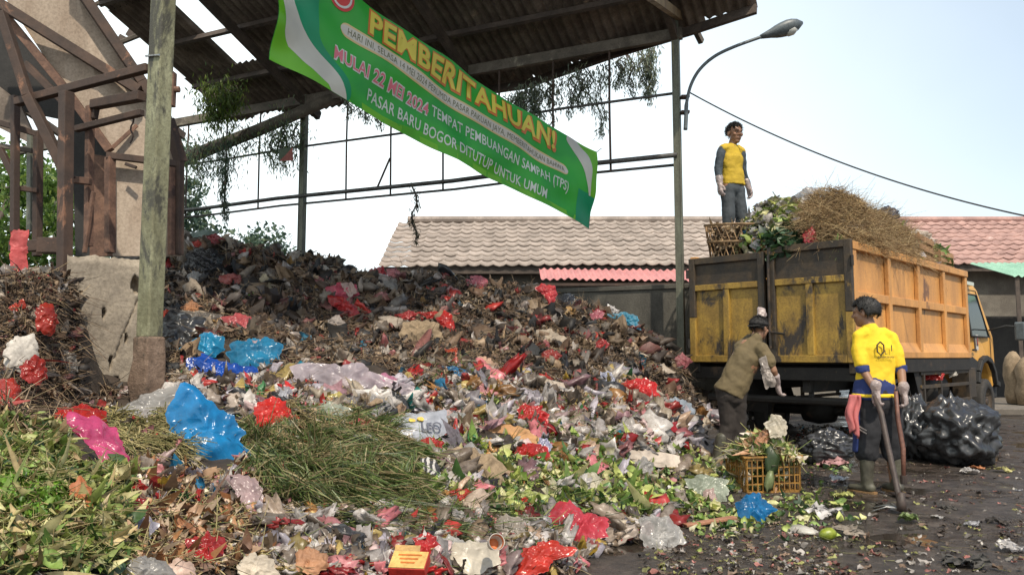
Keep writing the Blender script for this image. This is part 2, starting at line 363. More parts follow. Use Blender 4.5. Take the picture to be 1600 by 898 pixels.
def wavy_sheet(name, c0, c1, down, mat, parent, pitch=0.16, amp=0.025, nrow=4):
    c0 = Vector(c0); c1 = Vector(c1); down = Vector(down); L = (c1-c0).length; n = int(L/pitch*6); V = []; Fq = []
    nn = (c1-c0).cross(down).normalized()
    for i in range(n+1):
        s = i/n
        for j in range(nrow+1):
            p = c0.lerp(c1, s)+down*(j/nrow)+nn*amp*math.sin(2*math.pi*s*L/pitch)+Vector((0, 0, 0.02*mnoise.noise((s*9, j, 1))))
            V.append(p-(parent.location if parent else Vector((0, 0, 0))))
    for i in range(n):
        for j in range(nrow): a = i*(nrow+1)+j; Fq.append((a, a+1, a+nrow+2, a+nrow+1))
    return link(mesh_np(name, np.array([tuple(v) for v in V]), np.array(Fq), mat, smooth=True), name, parent)
ea = P(592, 416, 18.0); ra = P(640, 347, 21.2)
h1 = house('long low building with weathered grey-brown tile roof behind the rubbish mound', ea.x, P(1335, 400, 18).x, 18.0, ea.z, 21.2, ra.z, M['tile'], hip=ra.x-ea.x)
a0 = P(842, 421, 17.9); a1 = P(1100, 424, 17.9)
t = thing('pink_awning', (a0.x+2, 17.5, a0.z), 'pink corrugated awning under the eave of the grey-brown tiled roof', 'awning')
wavy_sheet('awning_sheet', (a0.x, 17.85, a0.z+0.02), (a1.x, 17.85, a1.z+0.02), (0, -1.15, -0.36), M['pinksheet'], t)
mb = MB()
for i in range(5):
    x = a0.x+0.2+i*(a1.x-a0.x-0.4)/4; mb.beam((x, 16.75, a0.z-0.41), (x, 17.95, a0.z-0.05), 0.05, 0.05)
mb.box(((a0.x+a1.x)/2, 16.74, a0.z-0.46), (a1.x-a0.x, 0.05, 0.06)); mb.build('bracket', M['rust'], t)
eb = P(1432, 413, 19.5); rb = P(1436, 347, 22.6)
h2 = house('market building with pink-red tile roof behind the truck cab', P(1395, 413, 19.5).x, P(1600, 413, 19.5).x+5, 19.5, eb.z, 22.6, rb.z, M['tile_red'], doors=((11.4, 15.8), (16.2, 18.5)))
g0 = P(1512, 414, 19.0)
t = thing('green_awning', (g0.x+2, 18.4, g0.z), 'pale green corrugated awning over the dark shop front', 'awning')
wavy_sheet('awning_sheet', (g0.x, 19.0, g0.z+0.05), (g0.x+6, 19.0, g0.z+0.05), (0, -1.7, -0.50), M['greensheet'], t)
mb = MB()
for x in (g0.x+0.15, g0.x+2.2, g0.x+4.4): mb = MB(); mb.beam((x, 17.4, 0.14), (x, 17.4, g0.z-0.48), 0.08, 0.08); mb.build('post', M['purlin'], t)
# sacks and a tied roll leaning in front of the shop
def lathe_thing(name, x, y, z0, prof, mat, label, cat, group=None, n=20, wob=0.02):
    t = thing(name, (x, y, z0), label, cat, group); mb = MB(); mb.lathe(prof, (x, y, z0), n=n)
    for v in mb.v: v += Vector((mnoise.noise(v*4), mnoise.noise(v*4+Vector((9, 0, 0))), 0))*wob
    mb.build('sack_cloth' if 'sack' in name else 'roll', mat, t, smooth=True); return t
lathe_thing('tall_sack', P(1585, 600, 16.6).x, 16.6, 0.14, [(0.0, 0), (0.17, 0.02), (0.2, 0.2), (0.17, 0.4), (0.2, 0.6), (0.18, 0.85), (0.15, 1.0), (0.06, 1.12), (0, 1.14)], M['sack'], 'tall brown sack standing on the pavement beside the shop', 'sack', wob=0.06)
lathe_thing('tall_sack', P(1603, 600, 16.3).x, 16.3, 0.14, [(0.0, 0), (0.16, 0.02), (0.19, 0.3), (0.16, 0.5), (0.18, 0.75), (0.12, 0.95), (0.04, 1.0), (0, 1.01)], M['sack'], 'shorter brown sack at the right edge of the photo, in front of the shop', 'sack', wob=0.06)

# ---- concrete wall behind the mound
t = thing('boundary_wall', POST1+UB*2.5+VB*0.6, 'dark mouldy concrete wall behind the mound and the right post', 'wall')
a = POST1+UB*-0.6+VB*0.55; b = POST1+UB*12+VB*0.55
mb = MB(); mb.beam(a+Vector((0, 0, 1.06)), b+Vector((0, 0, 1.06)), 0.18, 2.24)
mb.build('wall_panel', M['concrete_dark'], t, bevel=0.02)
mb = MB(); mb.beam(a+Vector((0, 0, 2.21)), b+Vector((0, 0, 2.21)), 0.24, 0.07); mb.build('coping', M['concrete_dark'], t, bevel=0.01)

# ---- the shelter: posts, rails, beam, roof
SH = thing('open_shelter', POST1.copy(), 'open steel shelter with tattered corrugated roof over the rubbish mound', 'shelter')
def chan_post(c, z0, z1, w, mat, name='post'):
    mb = MB(); c = Vector(c)
    rot = Matrix((UB, VB, Vector((0, 0, 1)))).transposed()
    mb.box(c+Vector((0, 0, (z0+z1)/2)), (w, w*0.85, z1-z0), rot)
    for s_ in (-1, 1): mb.box(c+UB*s_*w*0.42-VB*w*0.455+Vector((0, 0, (z0+z1)/2)), (w*0.16, w*0.09, z1-z0), rot)
    return mb.build(name, mat, SH, bevel=0.006)
ZB = 6.0
chan_post(POST1, 0, 6.6, 0.105, M['post_grey']); chan_post(POST2, 0, ZB, 0.115, M['post_grey'])
chan_post(POST2+UB*6.9, 0, ZB, 0.115, M['post_grey'])
A = lambda s, z, v=0.0: POST1+UB*s+VB*v+Vector((0, 0, z))
mb = MB(); mb.beam(A(-0.1, ZB-0.09), A(15.5, ZB-0.09), 0.10, 0.17); mb.build('main_beam', M['beam'], SH, bevel=0.01)
# two bottom rails and one high rail
def rail(z, s0, s1, r, v=0, seg=8):
    mb = MB(); pts = [A(s0+(s1-s0)*i/seg, z+0.02*math.sin(i*2.1), v) for i in range(seg+1)]; mb.tube(pts, r, 8); return mb.build('rail', M['pipe'], SH, smooth=True)
rail(4.08, 0, 15, 0.038, -0.05); rail(3.96, 0, 15, 0.022, 0.05); rail(5.02, 0, 14.5, 0.022)
for s in (1.02, 1.95, 2.9, 3.95, 5.0, 5.95, 8.0, 8.85, 9.9, 10.8, 11.7):
    mb = MB(); mb.tube([A(s, 3.95), A(s+0.01, 5.0), A(s, ZB-0.16)], 0.018, 6); mb.build('hanger_rod', M['rust'], SH)
mb = MB(); mb.tube([A(5.3, 4.06), A(5.02, 4.6)], 0.02, 6); mb.tube([A(11.2, 4.06), A(11.62, 4.5)], 0.02, 6); mb.build('brace', M['rust'], SH)
# roof plane: contains UB and the slope direction
TS = 0.388; ROOF0 = POST1+Vector((0, 0, ZB+0.07)); DN = (VB+Vector((0, 0, -TS))).normalized(); RN = UB.cross(DN).normalized()
if RN.z < 0: RN = -RN
def on_roof(px, py):
    d = ray(px, py); o = Vector((0, 0, CH)); k = (ROOF0-o).dot(RN)/d.dot(RN); p = o+d*k-ROOF0
    return p.dot(UB), p.dot(DN)     # along, down-slope
edge_pts = [on_roof(*q) for q in ((1183, 14), (1080, 48), (960, 84), (823, 132), (700, 150), (560, 160), (480, 178), (400, 195), (375, 190))]
rake = [on_roof(305, 140), on_roof(167, 0)]
rake_s = sum(r[0] for r in rake)/2
EU = np.array([e[0] for e in edge_pts]); ED = np.array([e[1] for e in edge_pts]); o_ = np.argsort(EU); EU = EU[o_]; ED = ED[o_]
def eave_at(s): return float(np.interp(s, EU, ED))
def roof_sheets():
    V = []; Fq = []; pitch = 0.15; sub = 6
    s = EU[0]; random.seed(3); col = 0
    TOP = -9.4  # unseen near end of the roof, length set by the shade it casts
    while s < rake_s+0.05:
        w_ = min(0.75, rake_s+0.1-s)
        dlow = eave_at(s+w_/2); frac = (s-EU[0])/(rake_s-EU[0])
        dlow += random.uniform(-0.03, 0.03)+(random.uniform(-0.5, 0.15) if frac > 0.78 else 0)
        d = dlow; row = 0
        while d > TOP:
            ln = 1.75 if row else random.uniform(1.0, 1.7); d2 = max(TOP, d-ln-0.1)
            skip = frac > 0.62 and row < 3 and random.random() < (0.16 if frac < 0.85 else 0.3) and not (row == 0 and frac < 0.7)
            if not skip:
                nn = max(2, int(w_/pitch*sub)); k = len(V); lift = 0.012*(row % 2)+0.02+random.uniform(0, 0.01); tilt = random.uniform(-0.02, 0.02)
                cr = random.uniform(0.02, 0.05)
                for i in range(nn+1):
                    x = s+(w_+0.04)*i/nn
                    for j in range(5):
                        q = j/4; dd = d+(d2-d)*q
                        if j == 0 and row == 0: dd += 0.05*mnoise.noise((x*6, 3, 1))
                        z = 0.03*math.sin(2*math.pi*x/pitch)+lift+tilt*(x-s)+(0.03*(1-q))
                        V.append(ROOF0+UB*x+DN*dd+RN*z)
                for i in range(nn):
                    for j in range(4): a = k+i*5+j; Fq.append((a, a+1, a+6, a+5))
            d = d2+0.1; row += 1
            if d-0.15 < TOP: break
        s += w_; col += 1
    off = SH.location
    o = link(mesh_np('roof_sheeting', np.array([tuple(v-off) for v in V]), np.array(Fq), M['rooft'], smooth=True), 'roof_sheeting', SH)
roof_sheets()
def on(s, d, z=0.0): return ROOF0+UB*s+DN*d+RN*z
for k, d in enumerate((-9.3, -8, -6.6, -5.2, -4.0, -2.85, -1.75, -0.7)):
    mb = MB(); mb.beam(on(EU[0]+0.1, d, -0.06), on(rake_s-(0 if k % 2 else 0.4), d, -0.06), 0.06, 0.10, RN); mb.build('purlin', M['purlin'], SH)
for s in (0.0, 3.5, 6.93, 10.4, 13.4):
    mb = MB(); mb.beam(on(s, -9.3, -0.19), on(s, min(1.0, eave_at(s)-0.05), -0.19), 0.09, 0.14, RN); mb.build('rafter', M['purlin'], SH)
# edge board under the ragged eave
mb = MB()
for i in range(5):
    a = edge_pts[i]; b = edge_pts[i+1] if i < 4 else edge_pts[5]
    mb.beam(on(a[0], a[1]-0.05, -0.05), on(b[0], b[1]-0.05, -0.05), 0.05, 0.16, RN)
mb.build('eave_board', M['purlin'], SH)
mb = MB(); mb.beam(P(1062, 26, 11.0), P(1015, -8, 8.9), 0.08, 0.12); mb.build('strut', M['wood'], SH)
mb = MB(); mb.beam(P(1068, 10, 11.0), P(1096, 66, 11.4), 0.07, 0.09); mb.build('strut', M['beam'], SH)
mb = MB(); mb.tube([P(283, 250, 14.2), P(400, 205, 13.9), P(530, 150, 13.7)], [0.13, 0.12, 0.11], 8); mb.build('gutter_pipe', M['beam'], SH, smooth=True)
# the thick mould-stained near post on its concrete plinth
PB = P(232, 560, 5.5); PB.z = 0
t = thing('near_post', PB, 'thick pale green mould-stained post on concrete plinth, in front of the hopper', 'post')
rot = Matrix((UB, VB, Vector((0, 0, 1)))).transposed()
mb = MB(); mb.box(PB+Vector((0, 0, 3.35+0.65)), (0.128, 0.128, 5.4), rot)
o = mb.build('shaft', M['post'], t, bevel=0.012)
mb = MB(); V0 = len(mb.v)
for i in range(9):
    z = i*0.166; w_ = 0.082+0.010*math.sin(i*2.3)
    for dx, dy in ((-1, -1), (1, -1), (1, 1), (-1, 1)):
        q = PB+UB*dx*w_+VB*dy*w_; mb.v.append(Vector((q.x+0.02*mnoise.noise((i*.9, dx, dy)), q.y, z-0.02)))
for i in range(8):
    for j in range(4): a = i*4+j; b = i*4+(j+1) % 4; mb.f.append((a, b, b+4, a+4))
mb.f.append((32, 33, 34, 35)); mb.build('plinth', worn('crumbling_plinth', (0.27, 0.19, 0.14), (0.15, 0.10, 0.07), (0.05, 0.04, 0.03), 6, 0.6, 0.9, 0, 1.0, rustpos=0.58), t, bevel=0.015)
mb = MB(); mb.tube([PB+UB*0.07-VB*0.075+Vector((0, 0, 3.36)), PB-UB*0.07-VB*0.075+Vector((0, 0, 3.345))], 0.008, 6); mb.build('wire', M['steel'], t)
mb = MB(); q = P(268, 140, 5.55); mb.box(q, (0.05, 0.06, 0.26)); mb.tube([q+Vector((0.02, 0, 0)), q+Vector((0.06, 0, 0.0))], 0.025, 8); mb.build('switch_box', M['rust_light'], t, bevel=0.004)

# ---- low pitted concrete wall beside the post, gnarled with holes
t = thing('pitted_wall', P(160, 560, 5.9)-Vector((0, 0, P(160, 560, 5.9).z)), 'low pitted tan concrete wall left of the thick post', 'wall')
def pit_wall():
    a = P(105, 410, 5.72); b = P(236, 400, 6.05); a.z = b.z = 0
    u = (b-a); L = u.length; u.normalize(); nrm = Vector((u.y, -u.x, 0)); H = 1.93
    nx, nz = 70, 110; V = []; Fq = []
    holes = [(0.62, 1.72, 0.04, 0.075), (0.34, 1.5, 0.014, 0.05), (0.22, 1.22, 0.02, 0.06), (0.42, 1.12, 0.012, 0.05), (0.47, 0.95, 0.04, 0.06), (0.05, 1.2, 0.02, 0.03), (0.55, 1.3, 0.01, 0.04)]
    hs = [(h[0]*L/0.75, h[1], h[2]*0.7, h[3]*0.75) for h in holes]
    for j in range(nz+1):
        for i in range(nx+1):
            x = L*i/nx; z = H*j/nz
            dpt = 0.006*mnoise.noise((x*9, z*9, 0))+0.003*mnoise.noise((x*30, z*30, 2))
            for hx, hz, rx, rz in hs:
                q = ((x-hx)/rx)**2+((z-hz+0.4*(x-hx))/rz)**2+1.1*mnoise.noise((x*28, z*22, hx))
                if q < 1.6: dpt -= 0.11*max(0, 1-q/1.6)**0.35
            crack = abs((x-0.36)-(z-1.2)*0.32-0.02*mnoise.noise((z*14, 0, 0)))
            if crack < 0.007 and 1.15 < z < 1.75: dpt -= 0.02
            if z > H-0.05: dpt -= 0.03*(z-H+0.05)/0.05
            top = 0.025*mnoise.noise((x*8, 1, 7))+0.01*mnoise.noise((x*30, 1, 7))
            V.append(a+u*x+nrm*dpt+Vector((0, 0, z+(top if j > nz-4 else 0))))
    for j in range(nz):
        for i in range(nx): q = j*(nx+1)+i; Fq.append((q, q+1, q+nx+2, q+nx+1))
    off = t.location
    link(mesh_np('pitted_face', np.array([tuple(v-off) for v in V]), np.array(Fq), M['concrete'], smooth=True), 'pitted_face', t)
    mb = MB(); c = (a+b)/2-nrm*0.10; mb.beam(Vector((a.x, a.y, H/2-0.02))-nrm*0.18, Vector((b.x, b.y, H/2-0.02))-nrm*0.18, 0.10, H-0.02); mb.build('wall_core', M['concrete'], t)
pit_wall()
t = thing('low_wall', P(40, 560, 7.0)-Vector((0, 0, P(40, 560, 7).z)), 'lower tan concrete wall running on behind the rusty posts at far left', 'wall')
a = P(-60, 410, 6.7); b = P(100, 410, 6.1); mb = MB(); mb.beam((a.x, a.y, 0.95), (b.x, b.y, 0.95), 0.2, 1.86); mb.build('wall_panel', M['concrete'], t, bevel=0.02)

# ---- rusted hopper with cream panels and its steel frame
HP = thing('rusted_hopper', P(150, 560, 6.8)-Vector((0, 0, P(150, 560, 6.8).z)), 'rusted waste hopper with stained cream panels behind the thick post', 'hopper')
def panel(pts, Y, mat, name='panel', th=0.03, dY=None):
    q = [P(x, y, (Y if dY is None else dY[i])) for i, (x, y) in enumerate(pts)]
    mb = MB(); mb.prism(q, (0, th, 0)); return mb.build(name, mat, HP)
def pb(x0, y0, x1, y1, Y, w, mat, name='beam', Y2=None, h=None):
    mb = MB(); mb.beam(P(x0, y0, Y), P(x1, y1, Y if Y2 is None else Y2), w, h or w); return mb.build(name, M[mat], HP, bevel=0.004)
panel([(-10, -30), (118, -30), (222, 128), (262, 190), (283, 252), (172, 238), (98, 132)], 6.9, M['cream'], 'chute_panel', dY=[6.9, 6.9, 7.15, 7.25, 7.3, 7.05, 6.95])
panel([(176, 248), (284, 254), (282, 400), (176, 400)], 7.05, M['cream'], 'shaft_panel', dY=[7.05, 7.3, 7.3, 7.05])
panel([(-30, 20), (4, 24), (98, 134), (172, 240), (176, 400), (118, 400), (112, 190), (-30, 160)], 7.5, M['dark'], 'chute_interior_shade')  # black panel painting the shaded inside of the chute
panel([(-40, 105), (30, 160), (62, 232), (-40, 180)], 7.3, M['rooft'], 'side_sheet')
panel([(140, 240), (176, 246), (176, 400), (140, 400)], 7.2, M['rust_light'], 'shaft_side')
pb(112, -34, 222, 128, 6.8, 0.09, 'rust', Y2=7.05); pb(222, 128, 262, 188, 7.05, 0.09, 'rust', Y2=7.15); pb(262, 186, 283, 254, 7.15, 0.09, 'rust', Y2=7.2)
pb(-10, 0, 218, 142, 6.72, 0.09, 'rust', Y2=7.0)
pb(0, 14, 100, 136, 6.82, 0.07, 'rust_light', Y2=6.9); pb(100, 136, 172, 236, 6.9, 0.07, 'rust_light', Y2=6.95)
pb(170, 236, 214, 196, 6.97, 0.035, 'rust_light', Y2=7.1)
pb(166, 243, 284, 257, 6.93, 0.06, 'rust', Y2=7.2)
pb(172, 246, 172, 395, 6.95, 0.07, 'rust_light', 'upright'); pb(281, 252, 280, 398, 7.18, 0.06, 'rust', 'upright'); pb(268, 262, 268, 398, 7.15, 0.05, 'rust_light', 'upright'); pb(196, 256, 213, 262, 6.96, 0.03, 'rust')
FR = thing('rusted_scaffolding', P(100, 560, 6.0)-Vector((0, 0, P(100, 560, 6.0).z)), 'rusted brown pipe and angle frame at far left, between hopper and thick post', 'frame')
def fb(x0, y0, x1, y1, Y, w, mat='rust', name='beam', Y2=None):
    mb = MB(); mb.beam(P(x0, y0, Y), P(x1, y1, Y if Y2 is None else Y2), w, w); return mb.build(name, M[mat], FR, bevel=0.005)
fb(26, 160, 232, 106, 6.1, 0.062, Y2=5.7); fb(146, 164, 222, 150, 6.3, 0.075, Y2=6.0); fb(118, 202, 222, 176, 6.3, 0.05, 'rust', Y2=6.0)
fb(104, 144, 98, 640, 5.85, 0.082, 'rust', 'upright'); fb(24, 150, 23, 362, 6.4, 0.055, 'rust', 'upright'); fb(60, 205, 58, 400, 6.5, 0.06, 'rust', 'upright')
fb(141, 166, 138, 385, 6.3, 0.055, 'rust_light', 'upright'); fb(150, 166, 146, 186, 6.3, 0.05)
fb(2, 20, 44, 150, 6.0, 0.07); fb(44, 150, 108, 280, 6.0, 0.075)
fb(0, 192, 60, 210, 6.5, 0.05); fb(0, 228, 52, 236, 6.6, 0.04, 'beam'); fb(0, 232, 26, 285, 6.5, 0.05); fb(26, 294, 60, 298, 6.45, 0.04); fb(106, 280, 142, 284, 6.2, 0.055, 'rust_light')
fb(50, 205, 49, 362, 6.7, 0.06, 'post_grey', 'upright'); fb(18, 385, 98, 383, 6.25, 0.09, 'rust'); fb(64, 384, 96, 384, 6.0, 0.12, 'rust'); fb(132, 395, 146, 300, 6.25, 0.03, 'rust_light'); fb(40, 100, 110, 170, 6.6, 0.06, 'rust')
mb = MB(); mb.tube([P(207, 182, 6.1)+Vector((0.012*math.sin(i*1.3), 0, -i*0.028)) for i in range(9)], 0.007, 5); mb.build('chain', M['rust'], FR)
# sparse scaffold to the upper left behind, seen against the sky
t = thing('scaffold_pole', P(180, 60, 14), 'thin scaffold poles against the sky left of the thick post', 'scaffold')
mb = MB(); mb.tube([P(148, 8, 14), P(186, -12, 14)], 0.04, 6); mb.tube([P(185, 68, 14), P(240, 46, 14)], 0.05, 6); mb.build('pole', M['beam'], t)
mb = MB()
for x, y in ((190, 62), (205, 52), (225, 46)): mb.box(P(x, y, 14), (0.14, 0.05, 0.16), Matrix.Rotation(0.5, 3, 'Y'))
mb.build('bracket', M['purlin'], t)

# ---- street lamp strapped to the right post
SL = thing('street_lamp', P(1068, 195, 10.9), 'curved-arm street lamp strapped to the tall right post', 'street lamp')
Yl = 10.87; arm = [P(x, y, Yl) for x, y in ((1071, 203), (1072, 182), (1073, 160), (1080, 132), (1094, 108), (1117, 88), (1148, 73), (1192, 57))]
def smooth_pts(pts, n=4):
    out = []
    for i in range(len(pts)-1):
        p0 = pts[max(i-1, 0)]; p1 = pts[i]; p2 = pts[i+1]; p3 = pts[min(i+2, len(pts)-1)]
        for k in range(n):
            t = k/n; out.append(0.5*((2*p1)+(p2-p0)*t+(2*p0-5*p1+4*p2-p3)*t*t+(-p0+3*p1-3*p2+p3)*t**3))
    return out+[pts[-1]]
mb = MB(); mb.tube(smooth_pts(arm, 5), [0.030]*10+[0.024]*26, 10); mb.build('arm', M['lampgrey'], SL, smooth=True)
h0 = P(1188, 58, Yl); h1_ = P(1254, 36, Yl); dl = (h1_-h0); n_ = 9; pts = []; rad = []
for i, r in enumerate((0.028, 0.045, 0.062, 0.085, 0.10, 0.108, 0.10, 0.075, 0.02)):
    pts.append(h0+dl*(i/8)); rad.append((r*0.9, r*1.15))
mb = MB(); mb.tube(pts, rad, 14); mb.build('lamp_housing', M['lampgrey'], SL, smooth=True)
mb = MB(); mb.tube([p+Vector((0.01, 0, -0.045)) for p in pts[4:8]], [(0.02, 0.03), (0.075, 0.085), (0.075, 0.085), (0.02, 0.03)], 12); mb.build('lamp_lens', M['lens'], SL, smooth=True)
for y in (152, 176): mb = MB(); q = P(1070, y, 10.93); mb.box(q, (0.12, 0.12, 0.035)); mb.build('clamp', M['rust'], SL)
c0 = P(1078, 145, 10.9); c1 = P(1640, 345, 9.0); pts = []
for i in range(41):
    s = i/40; p = c0.lerp(c1, s); p.z -= 0.22*4*s*(1-s); pts.append(p)
mb = MB(); mb.tube(pts, 0.010, 6); o = mb.build('power_cable', M['black'], smooth=True); tag(o, 'dark cable sagging from the right post across the sky', 'cable')

# ---- foliage helper
def leaf_cloud(name, pts, size, cols, mat, parent=None, droop=0.3, aspect=2.2, world_off=None):
    pts = np.asarray(pts, float); n = len(pts); off = np.array(world_off if world_off is not None else (0, 0, 0))
    d = rng.normal(size=(n, 3)); d[:, 2] -= droop*2; d /= np.linalg.norm(d, axis=1)[:, None]
    e = rng.normal(size=(n, 3)); e -= d*(e*d).sum(1)[:, None]; e /= np.linalg.norm(e, axis=1)[:, None]
    L = size*rng.uniform(0.6, 1.3, n)[:, None]; Wd = L/aspect; nr = np.cross(d, e)
    V = np.stack([pts, pts+d*L*0.5+e*Wd*0.5+nr*L*0.06, pts+d*L, pts+d*L*0.5-e*Wd*0.5+nr*L*0.06], 1).reshape(-1, 3)-off
    Fq = np.arange(4*n).reshape(n, 4)
    ci = rng.integers(0, len(cols), n); c = np.array(cols)[ci]*rng.uniform(0.75, 1.25, (n, 1)); tint = np.repeat(c, 4, 0)
    return link(mesh_np(name, V, Fq, mat, tint), name, parent)
GREENS = [(0.10, 0.19, 0.03), (0.15, 0.26, 0.05), (0.07, 0.14, 0.03), (0.20, 0.29, 0.06)]
COOL = [(0.07, 0.13, 0.09), (0.10, 0.16, 0.10), (0.06, 0.11, 0.08), (0.13, 0.18, 0.10)]
def tree(x, y, h, cr, label, nleaf=9000, cols=GREENS, size=0.16, group='trees behind the shelter', z0=None):
    t = thing('broadleaf_tree', (x, y, 0), label, 'tree', group); mb = MB()
    mb.tube([(x, y, 0), (x+0.1, y, h*0.35), (x-0.1, y+0.1, h*0.7)], [0.22, 0.16, 0.08], 8)
    cl = []
    for k in range(26):
        a = random.uniform(0, 6.28); rr = cr*random.random()**0.5; zz = h*(0.35+0.6*random.random()); f = 1-0.45*abs(zz/h-0.6)
        c = Vector((x+rr*math.cos(a)*f, y+rr*math.sin(a)*f, zz)); cl.append((c, random.uniform(0.22, 0.5)*cr))
        if k % 2 == 0: mb.tube([(x, y, h*random.uniform(0.3, 0.6)), (Vector((x, y, zz))+c)/2, c], [0.07, 0.045, 0.02], 6)
    mb.build('trunk', M['purlin'], t, smooth=True)
    pts = []
    for c, r in cl:
        n = int(nleaf/len(cl)); q = rng.normal(size=(n, 3)); q /= np.linalg.norm(q, axis=1)[:, None]; q *= (r*rng.uniform(0.3, 1.05, n)**0.6)[:, None]; q[:, 2] *= 0.75
        pts.append(q+np.array(c))
    leaf_cloud('crown', np.concatenate(pts), size, cols, M['leafy'], t, 0.3, 2.0, (x, y, 0))
    return t
tree(-10.4, 14.5, 5.2, 2.2, 'bright green leafy tree behind the rusted frame at far left', 12000)
tree(-13.8, 19, 7.0, 3.0, 'taller green tree behind the left scaffolding, at the photo edge', 10000)
tree(-7.9, 17.5, 6.4, 1.7, 'dark blue-green tree right of the hopper, above the mound', 9000, COOL, 0.15)
tree(-6.6, 19.5, 4.6, 1.3, 'low dark tree peeking over the mound beside the dark taller one', 6000, COOL, 0.15)
# bamboo-like bush above the mound next to the middle post
t = thing('bush', (-4.3, 15.3, 0), 'small light green bush behind the mound beside the middle post', 'bush'); pts = []; mb = MB()
for k in range(30):
    a = random.uniform(-0.9, 0.9); L = random.uniform(0.7, 1.3); b0 = Vector((-4.4+random.uniform(-0.6, 0.6), 15.3+random.uniform(-.3, .3), 2.0)); tip = b0+Vector((math.sin(a)*L, random.uniform(-.2, .2), math.cos(a)*L*0.95))
    mid = b0.lerp(tip, 0.6)+Vector((0, 0, 0.1)); mb.tube([b0-Vector((0, 0, 1.9)), b0, mid, tip], [0.012, 0.01, 0.008, 0.004], 4)
    for j in range(34): s = random.random(); q = b0.lerp(mid, s*2) if s < 0.5 else mid.lerp(tip, s*2-1); pts.append(q+Vector((random.gauss(0, .06), random.gauss(0, .06), random.gauss(0, .05))))
mb.build('stem', M['wood'], t); leaf_cloud('foliage', pts, 0.16, [(0.07, 0.13, 0.035), (0.12, 0.17, 0.05), (0.05, 0.10, 0.03)], M['leafy'], t, 0.3, 4, tuple(t.location))
# creepers hanging from the roof
def creeper(label, strands, cols, size=0.10, per=70, group='creepers hanging from the shelter roof', fan=0.09):
    p0 = strands[0][0]; t = thing('hanging_creeper', p0, label, 'creeper', group); mb = MB(); pts = []
    for p, L in strands:
        q = [p+Vector((0.05*math.sin(i*1.7+p.x*9), 0.05*math.cos(i*1.3), -L*i/6)) for i in range(7)]
        mb.tube(q, [0.01]*6+[0.003], 4); n = int(per*L)
        for j in range(n):
            s = random.random()*6; i = min(5, int(s)); c = q[i].lerp(q[i+1], s-i); sp = fan*(1.1-0.65*s/6); pts.append(c+Vector((random.gauss(0, sp), random.gauss(0, sp), random.gauss(0, sp))))
    mb.build('stem', M['purlin'], t); leaf_cloud('foliage', pts, size, cols, M['leafy'], t, 1.2, 4.5, tuple(p0)); return t
random.seed(11)
DROOP = [(0.20, 0.26, 0.20), (0.25, 0.30, 0.22), (0.16, 0.21, 0.17), (0.25, 0.28, 0.17)]
st = []
for k in range(54):
    px = random.uniform(790, 1020); ty = 140-(px-823)*0.333+10; L = (random.uniform(0.3, 0.75) if px < 960 else random.uniform(0.25, 0.85))
    if 925 < px < 945: L = 1.1
    q = P(px, ty-12, 11.9); st.append((q, L*1.05))
creeper('feathery grey-green creeper drooping from the right part of the roof edge', st, DROOP, 0.08, 200, fan=0.07)
st = [(P(random.uniform(540, 615), 150, 12.6)+Vector((0, random.uniform(-.2, .2), 0)), random.uniform(0.2, 0.65)) for _ in range(14)]
creeper('wispy creeper hanging just below the banner near the middle post', st, DROOP, 0.08, 150, fan=0.06)
st = [(P(px, 235-(px-300)*0.28+random.uniform(-20, 10), 13.8), random.uniform(0.3, 0.9)) for px in [random.uniform(290, 475) for _ in range(30)]]
creeper('dense creeper under the roof end between hopper and middle post', st, [(0.14, 0.21, 0.13), (0.20, 0.26, 0.15), (0.10, 0.16, 0.11), (0.20, 0.26, 0.09)], 0.09, 190, fan=0.18)
st = [(P(px, random.uniform(128, 150), 13.2), random.uniform(0.3, 0.75)) for px in [random.uniform(318, 372) for _ in range(14)]]
creeper('yellow-green creeper spilling through a hole in the roof', st, [(0.13, 0.2, 0.03), (0.07, 0.12, 0.03), (0.16, 0.22, 0.04)], 0.10, 260, fan=0.13)
st = [(P(355+random.uniform(-5, 5), 215, 13.6), 1.5) for _ in range(3)]
creeper('long thin creeper strand dangling left of the middle post', st, COOL, 0.09, 150, fan=0.05)
st = [(P(648+random.uniform(-2, 2), 290, 12.0), 0.9) for _ in range(2)]
creeper('thin dry vine dangling in front of the tiled roof edge', st, [(0.10, 0.10, 0.05), (0.06, 0.06, 0.04)], 0.07, 130, fan=0.035)
# small torn flag hanging on the rails
t = thing('torn_flag', P(446, 242, 12.9), 'small torn red and green cloth hanging by the rails left of the middle post', 'flag')
q = [P(435, 233, 12.9), P(457, 230, 12.9), P(458, 251, 12.9), P(436, 252, 12.9)]
mb = MB(); mb.prism([q[0], q[1], (q[0]+q[2])/2, q[3]], (0, 0.01, 0)); mb.build('green_half', plain('dull_green_cloth', (0.10, 0.13, 0.09), 0.9), t)
mb = MB(); mb.prism([q[1], q[2], q[3], (q[0]+q[2])/2], (0, 0.01, 0)); mb.build('red_half', plain('dull_red_cloth', (0.35, 0.12, 0.10), 0.9), t)
